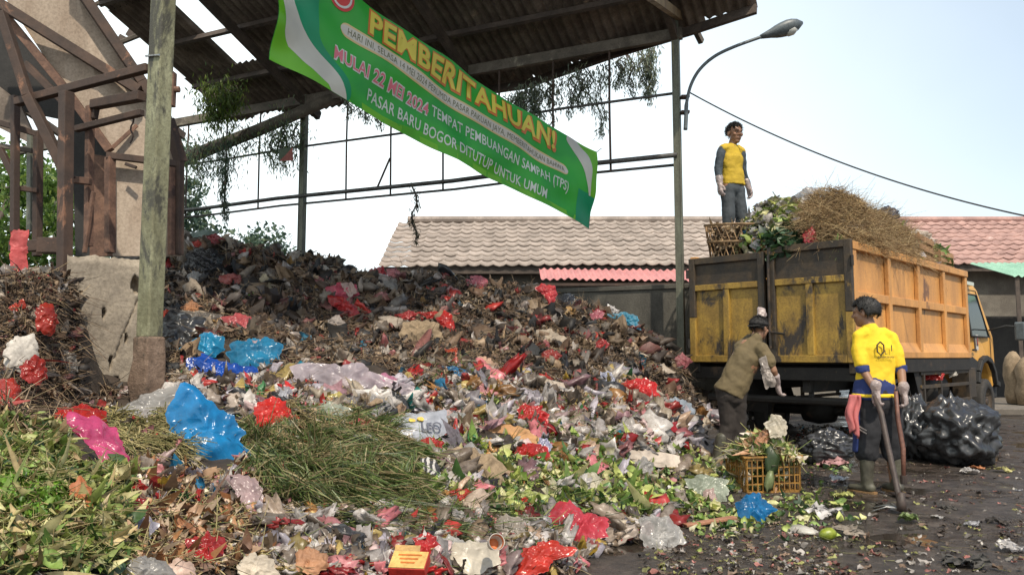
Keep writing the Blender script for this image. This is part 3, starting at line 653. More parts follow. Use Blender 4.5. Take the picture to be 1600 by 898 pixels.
# ================================================================== BANNER
BTL, BBL, BBR, BTR = P(441, -82, 7.9), P(422, 92, 7.85), P(921, 357, 11.0), P(931, 238, 11.1)
BN = thing('banner', BBL.copy(), 'large green printed announcement banner hung slanting across the shelter', 'banner')
bn_n = (BTR-BTL).cross(BBL-BTL).normalized()
if bn_n.y > 0: bn_n = -bn_n
def BP(s, t, off=0.0):
    """s 0..1 left to right, t 0..1 top to bottom on the slightly sagging, rippled cloth"""
    p = BTL*(1-s)*(1-t)+BTR*s*(1-t)+BBL*(1-s)*t+BBR*s*t
    wv = 0.035*math.sin(s*7+t*2.2)+0.022*math.sin(s*19+t*5)+0.010*math.sin(s*43-t*9+1)+0.03*math.sin(t*3.1)*math.sin(s*3.1)
    wv += 0.012*math.sin(t*14+s*6)*(0.4+0.6*s)+0.010*math.sin(31*s+11*t)*(0.3+t)+0.02*abs(math.sin(9*s-3.5*t+0.4))**3
    wv += 0.03*math.exp(-((s-0.0)/0.05)**2)*math.sin(t*12)
    p = p+bn_n*(wv+off); p.z -= 0.06*4*s*(1-s)*(1-t*0.5)
    return p
def BQ(px, py):
    """photo pixel -> (s, t) of the flat banner"""
    s, t = 0.5, 0.5
    d = ray(px, py); o = Vector((0, 0, CH))
    for _ in range(30):
        p = BP(s, t); q = p-o; k = q.y/d.y; e = o+d*k-p
        ds = BP(s+0.01, t)-p; dt = BP(s, t+0.01)-p
        a11, a12, a21, a22 = ds.x-d.x/d.y*ds.y, dt.x-d.x/d.y*dt.y, ds.z-d.z/d.y*ds.y, dt.z-d.z/d.y*dt.y
        det = a11*a22-a12*a21
        if abs(det) < 1e-12: break
        s += 0.01*(e.x*a22-e.z*a12)/det; t += 0.01*(a11*e.z-a21*e.x)/det
    return s, t
BL_ = ((BTR-BTL).length+(BBR-BBL).length)/2; BH_ = ((BTL-BBL).length+(BTR-BBR).length)/2
def cloth_mat(name, c, c2=None):
    m, nt, b = new_mat(name); n = noise(nt, 2.2, 3, 0.5)
    nt.links.new(ramp(nt, n, [(0.4, c), (0.6, c2 or tuple(x*0.85 for x in c))]), b.inputs['Base Color']); b.inputs['Roughness'].default_value = 0.42
    bump(nt, b, noise(nt, 5, 4, 0.6), 0.25, 0.02)
    tr = N(nt, 'ShaderNodeBsdfTranslucent'); tr.inputs[0].default_value = (*c, 1); ms = N(nt, 'ShaderNodeMixShader'); ms.inputs[0].default_value = 0.22
    nt.links.new(b.outputs[0], ms.inputs[1]); nt.links.new(tr.outputs[0], ms.inputs[2]); nt.links.new(ms.outputs[0], nt.nodes['Material Output'].inputs[0])
    return m
BM = dict(green=cloth_mat('banner_green', (0.035, 0.37, 0.035), (0.02, 0.30, 0.04)), lime=cloth_mat('banner_lime', (0.17, 0.52, 0.02)), teal=cloth_mat('banner_teal', (0.005, 0.30, 0.13)),
          cream=cloth_mat('banner_cream', (0.68, 0.64, 0.58)), yellow=cloth_mat('banner_yellow', (0.80, 0.68, 0.10)), orange=cloth_mat('banner_orange', (0.72, 0.20, 0.05)), peach=cloth_mat('banner_peach', (0.76, 0.57, 0.28)),
          white=cloth_mat('banner_white', (0.72, 0.74, 0.70)), pink=cloth_mat('banner_pink', (0.78, 0.20, 0.26)), ink=cloth_mat('banner_ink', (0.14, 0.15, 0.06)), red=cloth_mat('banner_red', (0.70, 0.05, 0.05)))
def grid_patch(name, f, nu, nv, mat, off, thick=0.0):
    V = []; Fq = []
    for j in range(nv+1):
        for i in range(nu+1): s, t = f(i/nu, j/nv); V.append(BP(s, t, off)-BN.location)
    for j in range(nv):
        for i in range(nu): a = j*(nu+1)+i; Fq.append((a, a+1, a+nu+2, a+nu+1))
    return link(mesh_np(name, np.array([tuple(v) for v in V]), np.array(Fq), mat, smooth=True), name, BN)
grid_patch('cloth', lambda u, v: (u, v), 160, 40, BM['green'], 0)
# bands of the design, each a thin print layer on the cloth; curves are given as t -> s
def band(name, fa, fb_, mat, off, t0=0.0, t1=1.0): return grid_patch(name, lambda u, v: (fa(t0+(t1-t0)*v)*(1-u)+fb_(t0+(t1-t0)*v)*u, t0+(t1-t0)*v), 14, 50, mat, off)
def curve(pts):
    ts = [p[1] for p in pts]; ss = [p[0] for p in pts]; o = np.argsort(ts); ts = np.array(ts)[o]; ss = np.array(ss)[o]
    def f(t):
        # smooth interpolation
        h = 0.06; return float(np.mean([np.interp(t+d, ts, ss) for d in (-h, -h/2, 0, h/2, h)]))
    return f
wl = curve([BQ(*q) for q in ((440, -40), (443, 0), (443, 60), (462, 92), (500, 113), (522, 146))]+[(0.0, -0.2)])
wr = curve([BQ(*q) for q in ((456, -30), (459, 0), (472, 45), (500, 85), (530, 115), (543, 154))]+[(0.03, -0.2)])
band('lime_corner', lambda t: 0.001, wl, BM['lime'], 0.0025, 0, 0.999)
band('white_swoosh', wl, wr, BM['cream'], 0.005, 0, 0.999)
tl = lambda t: wr(t)+0.075*(1-t)**0.7+0.004
band('teal_shape', lambda t: wr(t), tl, BM['teal'], 0.0035, 0, 0.999)
rl = curve([(0.915, -0.1)]+[BQ(*q) for q in ((880, 212), (898, 240), (912, 262), (918, 290), (920, 312))])
rr_ = curve([(0.935, -0.1)]+[BQ(*q) for q in ((893, 218), (915, 236), (926, 262), (923, 290), (921, 315))])
band('right_lime_corner', lambda t: min(0.999, rr_(t)), lambda t: 0.999, BM['lime'], 0.0025, 0, 0.62)
band('right_teal_shape', lambda t: 0.93+0.0*t, lambda t: 0.999, BM['teal'], 0.0022, 0.6, 0.999)
band('right_swoosh', lambda t: min(0.985, rl(t)), lambda t: min(0.998, rr_(t)), BM['cream'], 0.0045, 0.0, 0.62)
band('lower_lime_strip', lambda t: wr(t), lambda t: 0.93, BM['lime'], 0.0018, 0.94, 0.999)
grid_patch('lower_lime', lambda u, v: (0.27+0.6*u, 1-(0.16*math.sin(math.pi*u)**0.8)*(1-v)-0.001), 40, 6, cloth_mat('banner_leaf_green', (0.09, 0.45, 0.02)), 0.002)
FONT_CACHE = {}
def text_on(name, txt, p0, p1, capheight, mat, off, bold=0.0, parent=BN):
    """p0, p1: (s, t) of the left and right ends of the line's mid height; capheight as a fraction of the banner height"""
    cu = bpy.data.curves.new('t', 'FONT'); cu.body = txt; cu.size = 1; cu.offset = bold; cu.resolution_u = 3; cu.space_character = 1.03
    ob = bpy.data.objects.new('t', cu); COL.objects.link(ob); dg = bpy.context.evaluated_depsgraph_get(); me = bpy.data.meshes.new_from_object(ob.evaluated_get(dg))
    bpy.data.objects.remove(ob); bpy.data.curves.remove(cu)
    bm = bmesh.new(); bm.from_mesh(me)
    xs = [v.co.x for v in bm.verts]; x0, x1 = min(xs), max(xs); W = x1-x0
    for x in np.arange(x0+0.35, x1, 0.35):
        g = bm.verts[:]+bm.edges[:]+bm.faces[:]; bmesh.ops.bisect_plane(bm, geom=g, plane_co=(x, 0, 0), plane_no=(1, 0, 0))
    bmesh.ops.triangulate(bm, faces=bm.faces)
    for v in bm.verts:
        u = (v.co.x-x0)/W; h = (v.co.y-0.35)/0.70
        s = p0[0]+(p1[0]-p0[0])*u; t = p0[1]+(p1[1]-p0[1])*u-h*capheight
        v.co = BP(s, t, off)-BN.location
    bm.to_mesh(me); bm.free(); me.name = name; me.materials.clear(); me.materials.append(mat)
    return link(me, name, parent)
q0, q1 = BQ(578, 34), BQ(868, 222)
text_on('title_outline', 'PEMBERITAHUAN!', (q0[0]-0.004, q0[1]), (q1[0]+0.004, q1[1]), 0.235, BM['orange'], 0.009, 0.055)
text_on('title_lettering', 'PEMBERITAHUAN!', q0, (q1[0]-0.004, q1[1]-0.012), 0.215, BM['yellow'], 0.014, 0.028)
c0_, c1_ = BQ(532, 42), BQ(887, 268)
def capsule(u, v):
    hgt = 0.068; r = 0.018; s = c0_[0]+(c1_[0]-c0_[0])*u; e = min(1, max(0.02, min(s-c0_[0], c1_[0]-s)/r)); k = math.sqrt(max(0.0, 1-(1-e)**2))
    return s, c0_[1]+(c1_[1]-c0_[1])*u+(v-0.5)*2*hgt*k
grid_patch('peach_bar', capsule, 160, 6, BM['peach'], 0.006)
grid_patch('cream_bar', lambda u, v: (capsule(u, v)[0], c0_[1]+(c1_[1]-c0_[1])*u+(capsule(u, v)[1]-(c0_[1]+(c1_[1]-c0_[1])*u))*0.72), 160, 4, BM['cream'], 0.0085)
ds_ = c1_[0]-c0_[0]
text_on('date_line', 'HARI INI, SELASA 14 MEI 2024 PERUMDA PASAR PAKUAN JAYA, MEMBERITAHUKAN BAHWA', (c0_[0]+ds_*0.025, c0_[1]+(c1_[1]-c0_[1])*0.025), (c1_[0]-ds_*0.02, c1_[1]), 0.066, BM['ink'], 0.0115, 0.0)
def tline(nm, txt, a, b, h, mat, off, bold): text_on(nm, txt, BQ(*a), BQ(*b), h, BM[mat], off, bold)
tline('start_date_outline', 'MULAI 22 MEI 2024', (522, 81), (669, 172), 0.125, 'white', 0.007, 0.06)
tline('start_date_lettering', 'MULAI 22 MEI 2024', (522, 81), (669, 172), 0.115, 'pink', 0.0105, 0.012)
tline('place_lettering', 'TEMPAT PEMBUANGAN SAMPAH (TPS)', (674, 172), (888, 292), 0.115, 'white', 0.0085, 0.012)
tline('closure_lettering', 'PASAR BARU BOGOR DITUTUP UNTUK UMUM', (574, 147), (854, 303), 0.112, 'white', 0.0085, 0.012)
lc = BQ(534, -6); asp = BL_/BH_
grid_patch('round_emblem', lambda u, v: (lc[0]+0.13/asp*v*math.cos(u*2*math.pi), lc[1]+0.13*v*math.sin(u*2*math.pi)), 32, 3, BM['red'], 0.009)
grid_patch('emblem_ring', lambda u, v: (lc[0]+(0.085+0.02*v)/asp*math.cos(u*2*math.pi), lc[1]+(0.085+0.02*v)*math.sin(u*2*math.pi)), 32, 1, BM['white'], 0.012)
for nm, q, e in (('tie_rope', BP(0, 0), P(446, -130, 8.1)), ('tie_rope', BP(1, 0), Vector((BTR.x+0.12, BTR.y+0.3, 4.3))), ('tie_rope', BP(1, 1), Vector((BTR.x+0.03, BTR.y+0.5, 4.0)))):
    mb = MB(); mb.tube([q, e], 0.006, 5); mb.build(nm, M['straw'] if 0 else M['lampgrey'], BN)
# ================================================================== TRUCK
TO = Vector((4.04, 9.02, 0)); TF = Vector((0.707, 0.707, 0)); TL_ = Vector((-0.707, 0.707, 0))   # rear right corner, forward, towards its left side
TRK = thing('garbage_truck', TO.copy(), 'orange-yellow open garbage truck loaded with market waste', 'truck')
TR = Matrix((TF, TL_, Vector((0, 0, 1)))).transposed()
def T(f, l, z): return TO+TF*f+TL_*l+Vector((0, 0, z))
def tb(mb, f0, f1, l0, l1, z0, z1): return mb.box(T((f0+f1)/2, (l0+l1)/2, (z0+z1)/2), (abs(f1-f0), abs(l1-l0), abs(z1-z0)), TR)
BW, BLn, BZ0, BZ1 = 2.2, 4.65, 1.17, 2.53
# body floor and side panels
mb = MB(); tb(mb, 0.02, BLn, 0.03, BW-0.03, BZ0-0.10, BZ0-0.02); mb.build('bed_floor', M['chassis'], TRK)
for side, l_in, sgn in (('right', 0.0, 1), ('left', BW, -1)):
    mb = MB(); a = l_in+sgn*0.06; tb(mb, 0.05, BLn-0.03, a, a+sgn*0.03, BZ0, BZ1-0.03)
    sp = mb.build('side_panel', M['truck_side'], TRK)
    for k in range(5):
        f = 0.0+k*(BLn-0.10)/4; mb = MB(); tb(mb, f, f+0.10, l_in, l_in+sgn*0.057, BZ0+0.06, BZ1-0.10); mb.build('side_rib', M['truck_side'], sp, bevel=0.008)
    for k in range(4):
        f = 0.10+k*(BLn-0.10)/4; g = (k+1)*(BLn-0.10)/4
        mb = MB(); tb(mb, f, g, l_in+sgn*0.006, l_in+sgn*0.055, BZ0+0.66, BZ0+0.77); mb.build('side_rail', M['truck_side'], sp, bevel=0.008)
        mb = MB(); z = BZ0+0.06; mb.add([T(f+.002, l_in+sgn*0.004, z), T(g-.002, l_in+sgn*0.004, z), T(g-.002, l_in+sgn*0.058, z+0.12), T(f+.002, l_in+sgn*0.058, z+0.12)], [(0, 1, 2, 3)]); mb.build('sloping_sill', M['truck_side'], sp)
    mb = MB(); tb(mb, -0.01, BLn+0.02, l_in-sgn*0.012, l_in+sgn*0.085, BZ1-0.10, BZ1); tb(mb, -0.01, BLn+0.02, l_in-sgn*0.006, l_in+sgn*0.085, BZ0-0.03, BZ0+0.06); mb.build('side_frame', M['truck_side'], sp, bevel=0.01)
    mb = MB(); tb(mb, 0.0, BLn, l_in+sgn*0.01, l_in+sgn*0.10, BZ0-0.22, BZ0-0.034); mb.build('sill_beam', M['chassis'], TRK, bevel=0.01)
mb = MB(); tb(mb, BLn-0.03, BLn+0.03, 0.09, BW-0.09, BZ0, BZ1); mb.build('front_board', M['truck_side'], TRK, bevel=0.01)
# two rear door leaves
def leaf(l0, l1, ztop, f0, ang):
    """l0 near the hinge side"""
    d = thing('rear_door', Vector((0, 0, 0)), None, None); d.parent = TRK; d.location = T(0, l0, 0)-TRK.location
    hinge = T(0, l0, 0); sg = 1 if l1 > l0 else -1; W = abs(l1-l0); ca, sa = math.cos(ang), math.sin(ang)
    def D(u, v, z):   # u along leaf, v outwards
        q = TL_*sg*u; out = -TF
        return hinge+(TL_*sg*ca+out*sa)*u+(out*ca-TL_*sg*sa)*v+Vector((0, 0, z))
    def dbx(mb, u0, u1, v0, v1, z0, z1):
        P8 = [D(u, v, z) for z in (z0, z1) for u, v in ((u0, v0), (u1, v0), (u1, v1), (u0, v1))]
        mb.add(P8, [(3, 2, 1, 0), (4, 5, 6, 7), (0, 1, 5, 4), (1, 2, 6, 5), (2, 3, 7, 6), (3, 0, 4, 7)])
    z0 = BZ0-0.08; fw = 0.09
    mb = MB(); dbx(mb, 0.03, W-0.03, 0.0, 0.025, z0+0.03, z0+1.0); mb.build('door_sheet', M['truck_rear'], d)
    mb = MB(); dbx(mb, 0.03, W-0.03, 0.001, 0.024, z0+1.003, ztop-0.03); mb.build('upper_door_sheet', M['truck_grime'], d)
    mb = MB()
    dbx(mb, 0, fw, 0.004, 0.075, z0+0.6, ztop); dbx(mb, W-fw, W, 0.004, 0.075, z0, ztop); dbx(mb, fw, W-fw, 0.006, 0.073, ztop-fw, ztop); mb.build('door_frame', M['truck_grime'], d, bevel=0.008)
    mb = MB(); dbx(mb, 0, fw, 0.004, 0.075, z0, z0+0.597); dbx(mb, fw, W-fw, 0.006, 0.073, z0, z0+0.09); dbx(mb, fw, W-fw, 0.006, 0.070, z0+0.96, z0+1.04); dbx(mb, W*0.5-0.045, W*0.5+0.045, 0.008, 0.067, z0+0.09, z0+0.96); mb.build('door_rail', M['truck_rear'], d, bevel=0.008)
    mb = MB(); 
    for z in (z0+0.25, z0+1.2): mb.tube([D(-0.012, 0.08, z-0.06), D(-0.012, 0.08, z+0.06)], 0.022, 8)
    mb.build('hinge', M['chassis'], d)
    return D
D1 = leaf(0.0, 1.05, BZ1+0.02, 0, 0.0); D2 = leaf(BW, 1.10, BZ1-0.03, 0, 0.0)
mb = MB(); tb(mb, -0.02, 0.10, -0.01, 0.0-0.0+0.09, BZ0-0.2, BZ0-0.034); mb.build('corner_bracket', M['truck_grime'], TRK)
# latch bar between the leaves
mb = MB(); mb.tube([T(-0.11, 1.02, BZ0+0.1), T(-0.11, 1.02, BZ1-0.1)], 0.018, 8); mb.tube([T(-0.11, 1.02, BZ0+0.3), T(-0.13, 0.82, BZ0+0.27)], 0.014, 6); mb.build('latch_bar', M['chassis'], TRK)
# chassis
mb = MB(); tb(mb, 0.1, 6.9, 0.62, 0.72, 0.72, 0.94); mb.build('chassis_rail', M['chassis'], TRK, bevel=0.01)
mb = MB(); tb(mb, 0.1, 6.9, 1.48, 1.58, 0.72, 0.94); mb.build('chassis_rail', M['chassis'], TRK, bevel=0.01)
for f in (0.25, 1.2, 2.2, 3.2, 4.2):
    mb = MB(); tb(mb, f, f+0.1, 0.1, BW-0.1, BZ0-0.22, BZ0-0.104); mb.build('cross_member', M['chassis'], TRK, bevel=0.01)
mb = MB(); tb(mb, 0.02, 0.16, 0.02, BW-0.02, BZ0-0.3, BZ0-0.14); mb.build('rear_sill', M['chassis'], TRK, bevel=0.01)
mb = MB(); mb.tube([T(0.15, 0.15, 0.62), T(0.15, BW-0.15, 0.62)], 0.05, 8); mb.beam(T(0.2, 0.65, 0.62), T(0.2, 0.65, 0.9), .06, .06); mb.beam(T(0.2, 1.55, 0.62), T(0.2, 1.55, 0.9), .06, .06); mb.build('rear_bumper', M['chassis'], TRK)
mb = MB(); mb.lathe([(0, -.25), (0.16, -.2), (0.19, 0), (0.16, .2), (0, .25)], T(1.45, 1.1, 0.42), TL_, 16); mb.tube([T(1.45, 0.3, 0.42), T(1.45, 1.9, 0.42)], 0.07, 10); mb.tube([T(1.5, 1.1, 0.45), T(5.8, 1.1, 0.7)], 0.04, 8); mb.build('axle', M['chassis'], TRK, smooth=True)
def wheel(f, l, out, w=0.22, r=0.39):
    c = T(f, l, r); ax = TL_*out; g = thing('wheel', c-TRK.location, None, None); g.parent = TRK
    mb = MB(); mb.lathe([(r*0.58, -w/2), (r*0.9, -w/2), (r*0.985, -w*0.4), (r, -w*0.3), (r, w*0.3), (r*0.985, w*0.4), (r*0.9, w/2), (r*0.58, w/2), (r*0.56, w*0.3), (r*0.56, -w*0.3), (r*0.58, -w/2)], c, ax, 40); mb.build('tyre', M['tyre'], g, smooth=True)
    mb = MB(); mb.lathe([(0, w*0.40), (0.055, w*0.40), (0.065, w*0.28), (0.10, w*0.22), (0.15, w*0.10), (0.19, w*0.14), (r*0.575, w*0.45), (r*0.575, -w*0.45), (0.1, -w*0.3), (0, -w*0.3)], c, ax, 28); 
    for k in range(6):
        a = k*math.pi/3; e1 = TF; q = c+ax*(w*0.24)+(TF*math.cos(a)+Vector((0, 0, 1))*math.sin(a))*0.085; mb.tube([q, q+ax*0.03], 0.012, 6)
    mb.build('rim', M['rim'], g, smooth=True)
for l, o in ((0.14, -1), (0.40, -1), (BW-0.40, 1), (BW-0.14, 1)): wheel(1.45, l, o)
for l, o in ((0.20, -1), (BW-0.20, 1)): wheel(5.95, l, o)
for l0, l1 in ((0.02, 0.54), (BW-0.54, BW-0.02)):
    mb = MB()
    for k in range(8):
        a0 = math.pi*(k/8); a1 = math.pi*((k+1)/8); r_ = 0.47
        mb.beam(T(1.45+r_*math.cos(a0), (l0+l1)/2, 0.39+r_*math.sin(a0)), T(1.45+r_*math.cos(a1), (l0+l1)/2, 0.39+r_*math.sin(a1)), l1-l0, 0.02)
    mb.build('mudguard', M['chassis'], TRK)
# side under-run guard with rails
for l in (0.06, BW-0.06):
    g = MB(); 
    for z in (0.50, 0.74, 0.93): tb(g, 2.35, 4.75, l-0.02, l+0.02, z-0.025, z+0.025)
    gd = g.build('side_guard', M['truck_grime'], TRK, bevel=0.004)
    for f in (2.45, 3.2, 4.62): mb = MB(); tb(mb, f, f+0.05, l-0.023, l+0.023, 0.47, 0.97); mb.build('guard_upright', M['truck_grime'], gd)
    mb = MB(); mb.add([T(2.1, l, 0.96), T(2.4, l, 0.96), T(2.46, l, 0.5), T(2.36, l, 0.5)], [(0, 1, 2, 3)]); mb.build('guard_plate', M['chassis'], gd)
mb = MB(); mb.lathe([(0, -.42), (0.25, -.42), (0.27, -.38), (0.27, .38), (0.25, .42), (0, .42)], T(3.6, 0.42, 0.68), TF, 20); mb.build('fuel_tank', M['chassis'], TRK, smooth=True)
mb = MB(); tb(mb, 4.85, 5.2, 0.08, 0.35, 0.5, 0.98); mb.build('battery_box', M['truck_grime'], TRK, bevel=0.01)
# cab
c_r, c_l, C0, C1 = 0.14, BW-0.14, 4.95, 6.62
prof = [(4.98, 0.98), (4.98, 2.36), (5.12, 2.40), (5.95, 2.40), (6.12, 2.34), (6.55, 1.52), (6.66, 1.38), (6.68, 0.70), (6.42, 0.60), (6.36, 0.86), (6.20, 1.02), (5.95, 1.08), (5.68, 1.02), (5.52, 0.82), (5.47, 0.72), (5.1, 0.72)]
mb = MB(); n = len(prof); cw = c_l-c_r
ins = [0.0 if z < 1.6 else (z-1.6)*0.12 for f, z in prof]
V = [T(f, c_r+i, z) for (f, z), i in zip(prof, ins)]+[T(f, c_l-i, z) for (f, z), i in zip(prof, ins)]
mb.add(V, [tuple(range(n)), tuple(range(2*n-1, n-1, -1))]+[(i, (i+1) % n, n+(i+1) % n, n+i) for i in range(n)])
CAB = mb.build('cab', M['cab'], TRK, bevel=0.035)
for l, i_, sgn in ((c_r, 1, -1), (c_l, -1, 1)):
    def W_(f, z, o): return T(f, l+i_*(0.0 if z < 1.6 else (z-1.6)*0.12)+sgn*o, z)
    out = [(5.22, 1.50), (5.22, 2.22), (5.92, 2.22), (6.30, 1.50)]
    mb = MB(); mb.add([W_(f, z, 0.016) for f, z in out]+[W_(f, z, -0.01) for f, z in out], [(0, 1, 2, 3), (0, 1, 5, 4), (1, 2, 6, 5), (2, 3, 7, 6), (3, 0, 4, 7)]); mb.build('side_window', M['glass'], CAB)
    fr_ = MB(); sealpts = [W_(f, z, 0.02) for f, z in out]; fr_.tube(sealpts+[sealpts[0]], 0.016, 6); fr_.build('window_seal', M['black'], CAB)
    dl_ = [(5.12, 0.86), (5.12, 2.30), (5.96, 2.30), (6.40, 1.48), (6.40, 1.1)]
    dr = MB(); q = [W_(f, z, 0.008) for f, z in dl_]; dr.tube(q, 0.006, 4); DOOR = dr.build('door', M['black'], CAB)
    mb = MB(); 
    mb.tube([W_(5.22, 1.27, 0.03), W_(5.40, 1.27, 0.03)], 0.018, 6); mb.build('handle', M['black'], DOOR)
    mb = MB()   # black wheel-arch flare
    arch = [(6.70, 0.66), (6.52, 0.70), (6.44, 0.90), (6.24, 1.08), (5.95, 1.14), (5.66, 1.08), (5.46, 0.9), (5.40, 0.72)]
    for k in range(len(arch)-1): mb.beam(W_(*arch[k], 0.02), W_(*arch[k+1], 0.02), 0.10, 0.09)
    mb.build('wheel_arch', M['black'], CAB, bevel=0.015)
    mb = MB(); mb.add([W_(5.0, 0.74, 0.012), W_(5.42, 0.74, 0.012), W_(5.62, 1.06, 0.012), W_(5.0, 1.22, 0.012)], [(0, 1, 2, 3)]); mb.build('lower_cladding', M['black'], CAB)
# sticker on the right door: dark rounded card with a white figure
mb = MB(); mb.box(T(5.55, c_r-0.012, 1.40), (0.13, 0.006, 0.26), TR); stk = mb.build('door_sticker', plain('sticker_white', (0.6, 0.58, 0.55), 0.5), CAB)
mb = MB(); mb.box(T(5.55, c_r-0.0165, 1.42), (0.09, 0.004, 0.16), TR); mb.build('sticker_figure', plain('sticker_black', (0.04, 0.04, 0.045), 0.5), stk)
mb = MB(); mb.box(T(5.55, c_r-0.020, 1.42), (0.035, 0.004, 0.11), TR); mb.build('sticker_mark', plain('sticker_red', (0.4, 0.08, 0.06), 0.5), stk)
mb = MB(); mb.add([T(6.50, c_r+0.10, 1.66), T(6.50, c_l-0.10, 1.66), T(6.17, c_l-0.2, 2.29), T(6.17, c_r+0.2, 2.29)], [(0, 1, 2, 3)])
for v in mb.v: v += TF*0.035+Vector((0, 0, 0.02))
mb.build('windscreen', M['glass'], CAB)
mb = MB(); tb(mb, 6.50, 6.80, c_r+0.02, c_l-0.02, 0.42, 0.66); mb.build('front_bumper', M['black'], TRK, bevel=0.03)
for l in (0.4, BW-0.4): mb = MB(); tb(mb, 6.66, 6.71, l-0.14, l+0.14, 0.80, 0.98); mb.build('headlight', M['lens'], CAB, bevel=0.015)
mb = MB(); tb(mb, 4.98, 5.6, c_r+0.0, c_r+0.3, 2.36, 2.42); mb.build('roof_visor', M['lens'], CAB)
# mirror on a long arm
mb = MB(); mb.tube([T(6.35, c_r, 1.62), T(6.45, c_r-0.25, 1.70), T(6.5, c_r-0.42, 1.68)], 0.014, 6); arm_ = mb.build('mirror_arm', M['black'], CAB, smooth=True)
mb = MB(); mb.box(T(6.5, c_r-0.45, 1.60), (0.07, 0.16, 0.32), TR); mb.build('mirror', M['lampgrey'], arm_, bevel=0.025)

# ---- the load
def blob(seed, n=3, amp=0.25, freq=2.2, squash=(1, 1, 1), crease=0.10):
    """crumpled closed lump, unit size"""
    bm = bmesh.new(); bmesh.ops.create_icosphere(bm, subdivisions=n, radius=1); V = np.array([v.co[:] for v in bm.verts]); Fc = np.array([[v.index for v in f.verts] for f in bm.faces]); bm.free()
    r_ = np.random.default_rng(seed); h = np.zeros(len(V))
    for _ in range(4):
        d = r_.normal(size=3)*freq; h += amp*0.4*np.sin(V@d+r_.uniform(0, 6))
    W = V*(1+h[:, None])
    for k in range(14):
        d = r_.normal(size=3)*r_.uniform(2.5, 8); wob = 0.6*np.sin(V@(r_.normal(size=3)*3)+k)
        h2 = np.abs(np.sin(V@d+wob+r_.uniform(0, 6))); W += V*(((1-h2)**1.6-0.25)*crease*2.6/math.sqrt(1+np.linalg.norm(d)))[:, None]
    W += r_.normal(size=W.shape)*0.012
    return W*np.array(squash), Fc
def heap(cx, cy, a, b, z0, h, th, n, seed):
    """points on and in a low mound, in the truck frame"""
    r_ = np.random.default_rng(seed); u = r_.uniform(-1, 1, (n*2, 2)); u = u[(u**2).sum(1) < 1][:n]; q = 1-(u**2).sum(1)
    z = z0+h*q**0.6*r_.uniform(0.5, 1.0, len(u))**0.35+0.05*np.sin(u[:, 0]*9+seed)
    return np.array([T(cx+a*x, cy+b*y, zz)[:] for (x, y), zz in zip(u, z)])
def strands(name, pts, L, r, cols, mat, curl=0.5, flat=0.8, seg=4, off=(0, 0, 0), sag=0.1, seed=1, dirs=None, spread=1.0, blade=False):
    """thin bent stems or blades as one mesh"""
    r_ = np.random.default_rng(seed); n = len(pts); d = r_.normal(size=(n, 3)); d[:, 2] *= (1-flat)
    if dirs is not None: d = np.asarray(dirs)+d*spread
    d /= np.linalg.norm(d, axis=1)[:, None]+1e-9
    c = r_.normal(size=(n, 3))*curl; c[:, 2] -= sag; Ls = L*r_.uniform(0.5, 1.4, n)
    up = np.tile([0., 0, 1], (n, 1)); s1 = np.cross(d, up); s1 /= np.linalg.norm(s1, axis=1)[:, None]+1e-6; s2 = np.cross(s1, d)
    if blade: a = r_.uniform(0, 3.14, n)[:, None]; s1 = s1*np.cos(a)+s2*np.sin(a); s2 = np.cross(s1, d)
    rows = []
    k_ = 3 if not blade else 2
    for i in range(seg+1):
        t = i/seg; p = pts+d*(Ls*(t-0.3))[:, None]+c*((t*t)*Ls)[:, None]*0.5; rr = r*(1-0.6*t)*np.ones(n)
        if blade: rr = r*(math.sin(math.pi*min(0.97, 0.12+t*0.86))**0.7)*np.ones(n); rows.append(np.stack([p+s1*rr[:, None], p-s1*rr[:, None]], 1))
        else: rows.append(np.stack([p+s1*rr[:, None], p-s1*rr[:, None]*0.5+s2*rr[:, None]*0.87, p-s1*rr[:, None]*0.5-s2*rr[:, None]*0.87], 1))
    V = np.stack(rows, 1); V = V.reshape(n, -1, 3); per = (seg+1)*k_; fs = []
    for i in range(seg):
        for j in range(k_ if not blade else 1): a = i*k_+j; b = i*k_+(j+1) % k_; fs.append((a, b, b+k_, a+k_))
    fs = np.array(fs); Fq = (fs[None]+(np.arange(n)*per)[:, None, None]).reshape(-1, 4)
    ci = r_.integers(0, len(cols), n); col = np.repeat(np.array(cols)[ci]*r_.uniform(0.7, 1.3, (n, 1)), per, 0)
    return mesh_np(name, V.reshape(-1, 3)-np.array(off), Fq, mat, col)
STRAW = [(0.42, 0.29, 0.14), (0.32, 0.21, 0.10), (0.52, 0.39, 0.21), (0.22, 0.14, 0.07)]
# a rough inner fill so that the load is solid
LZ = BZ1-0.15
V = []; nx, ny = 40, 22
for j in range(ny+1):
    for i in range(nx+1):
        f = 0.1+(BLn-0.2)*i/nx; l = 0.1+(BW-0.2)*j/ny; e = min(1, min(i, nx-i, j, ny-j)/4)
        z = LZ+e*(0.16+0.34*math.exp(-((f-1.6)/1.3)**2-((l-0.7)/0.9)**2))+0.06*mnoise.noise((f*3, l*3, 0))*e
        V.append(T(f, l, z)[:])
Fq = [(j*(nx+1)+i, j*(nx+1)+i+1, (j+1)*(nx+1)+i+1, (j+1)*(nx+1)+i) for j in range(ny) for i in range(nx)]
o = link(mesh_np('waste_load', np.array(V), np.array(Fq), M['muck'], np.tile([0.09, 0.065, 0.04], (len(V), 1))), 'waste_load'); tag(o, 'compacted brown waste filling the truck bed up to its rim', 'waste', kind='stuff')
pts = np.concatenate([heap(0.82, 0.55, 0.80, 0.60, LZ+0.05, 0.92, 0, 7000, 3), heap(2.2, 0.66, 1.15, 0.66, LZ+0.05, 0.86, 0, 8000, 4)])
pts = np.concatenate([pts, heap(3.25, 0.85, 0.95, 0.78, LZ+0.05, 0.80, 0, 6500, 14)])
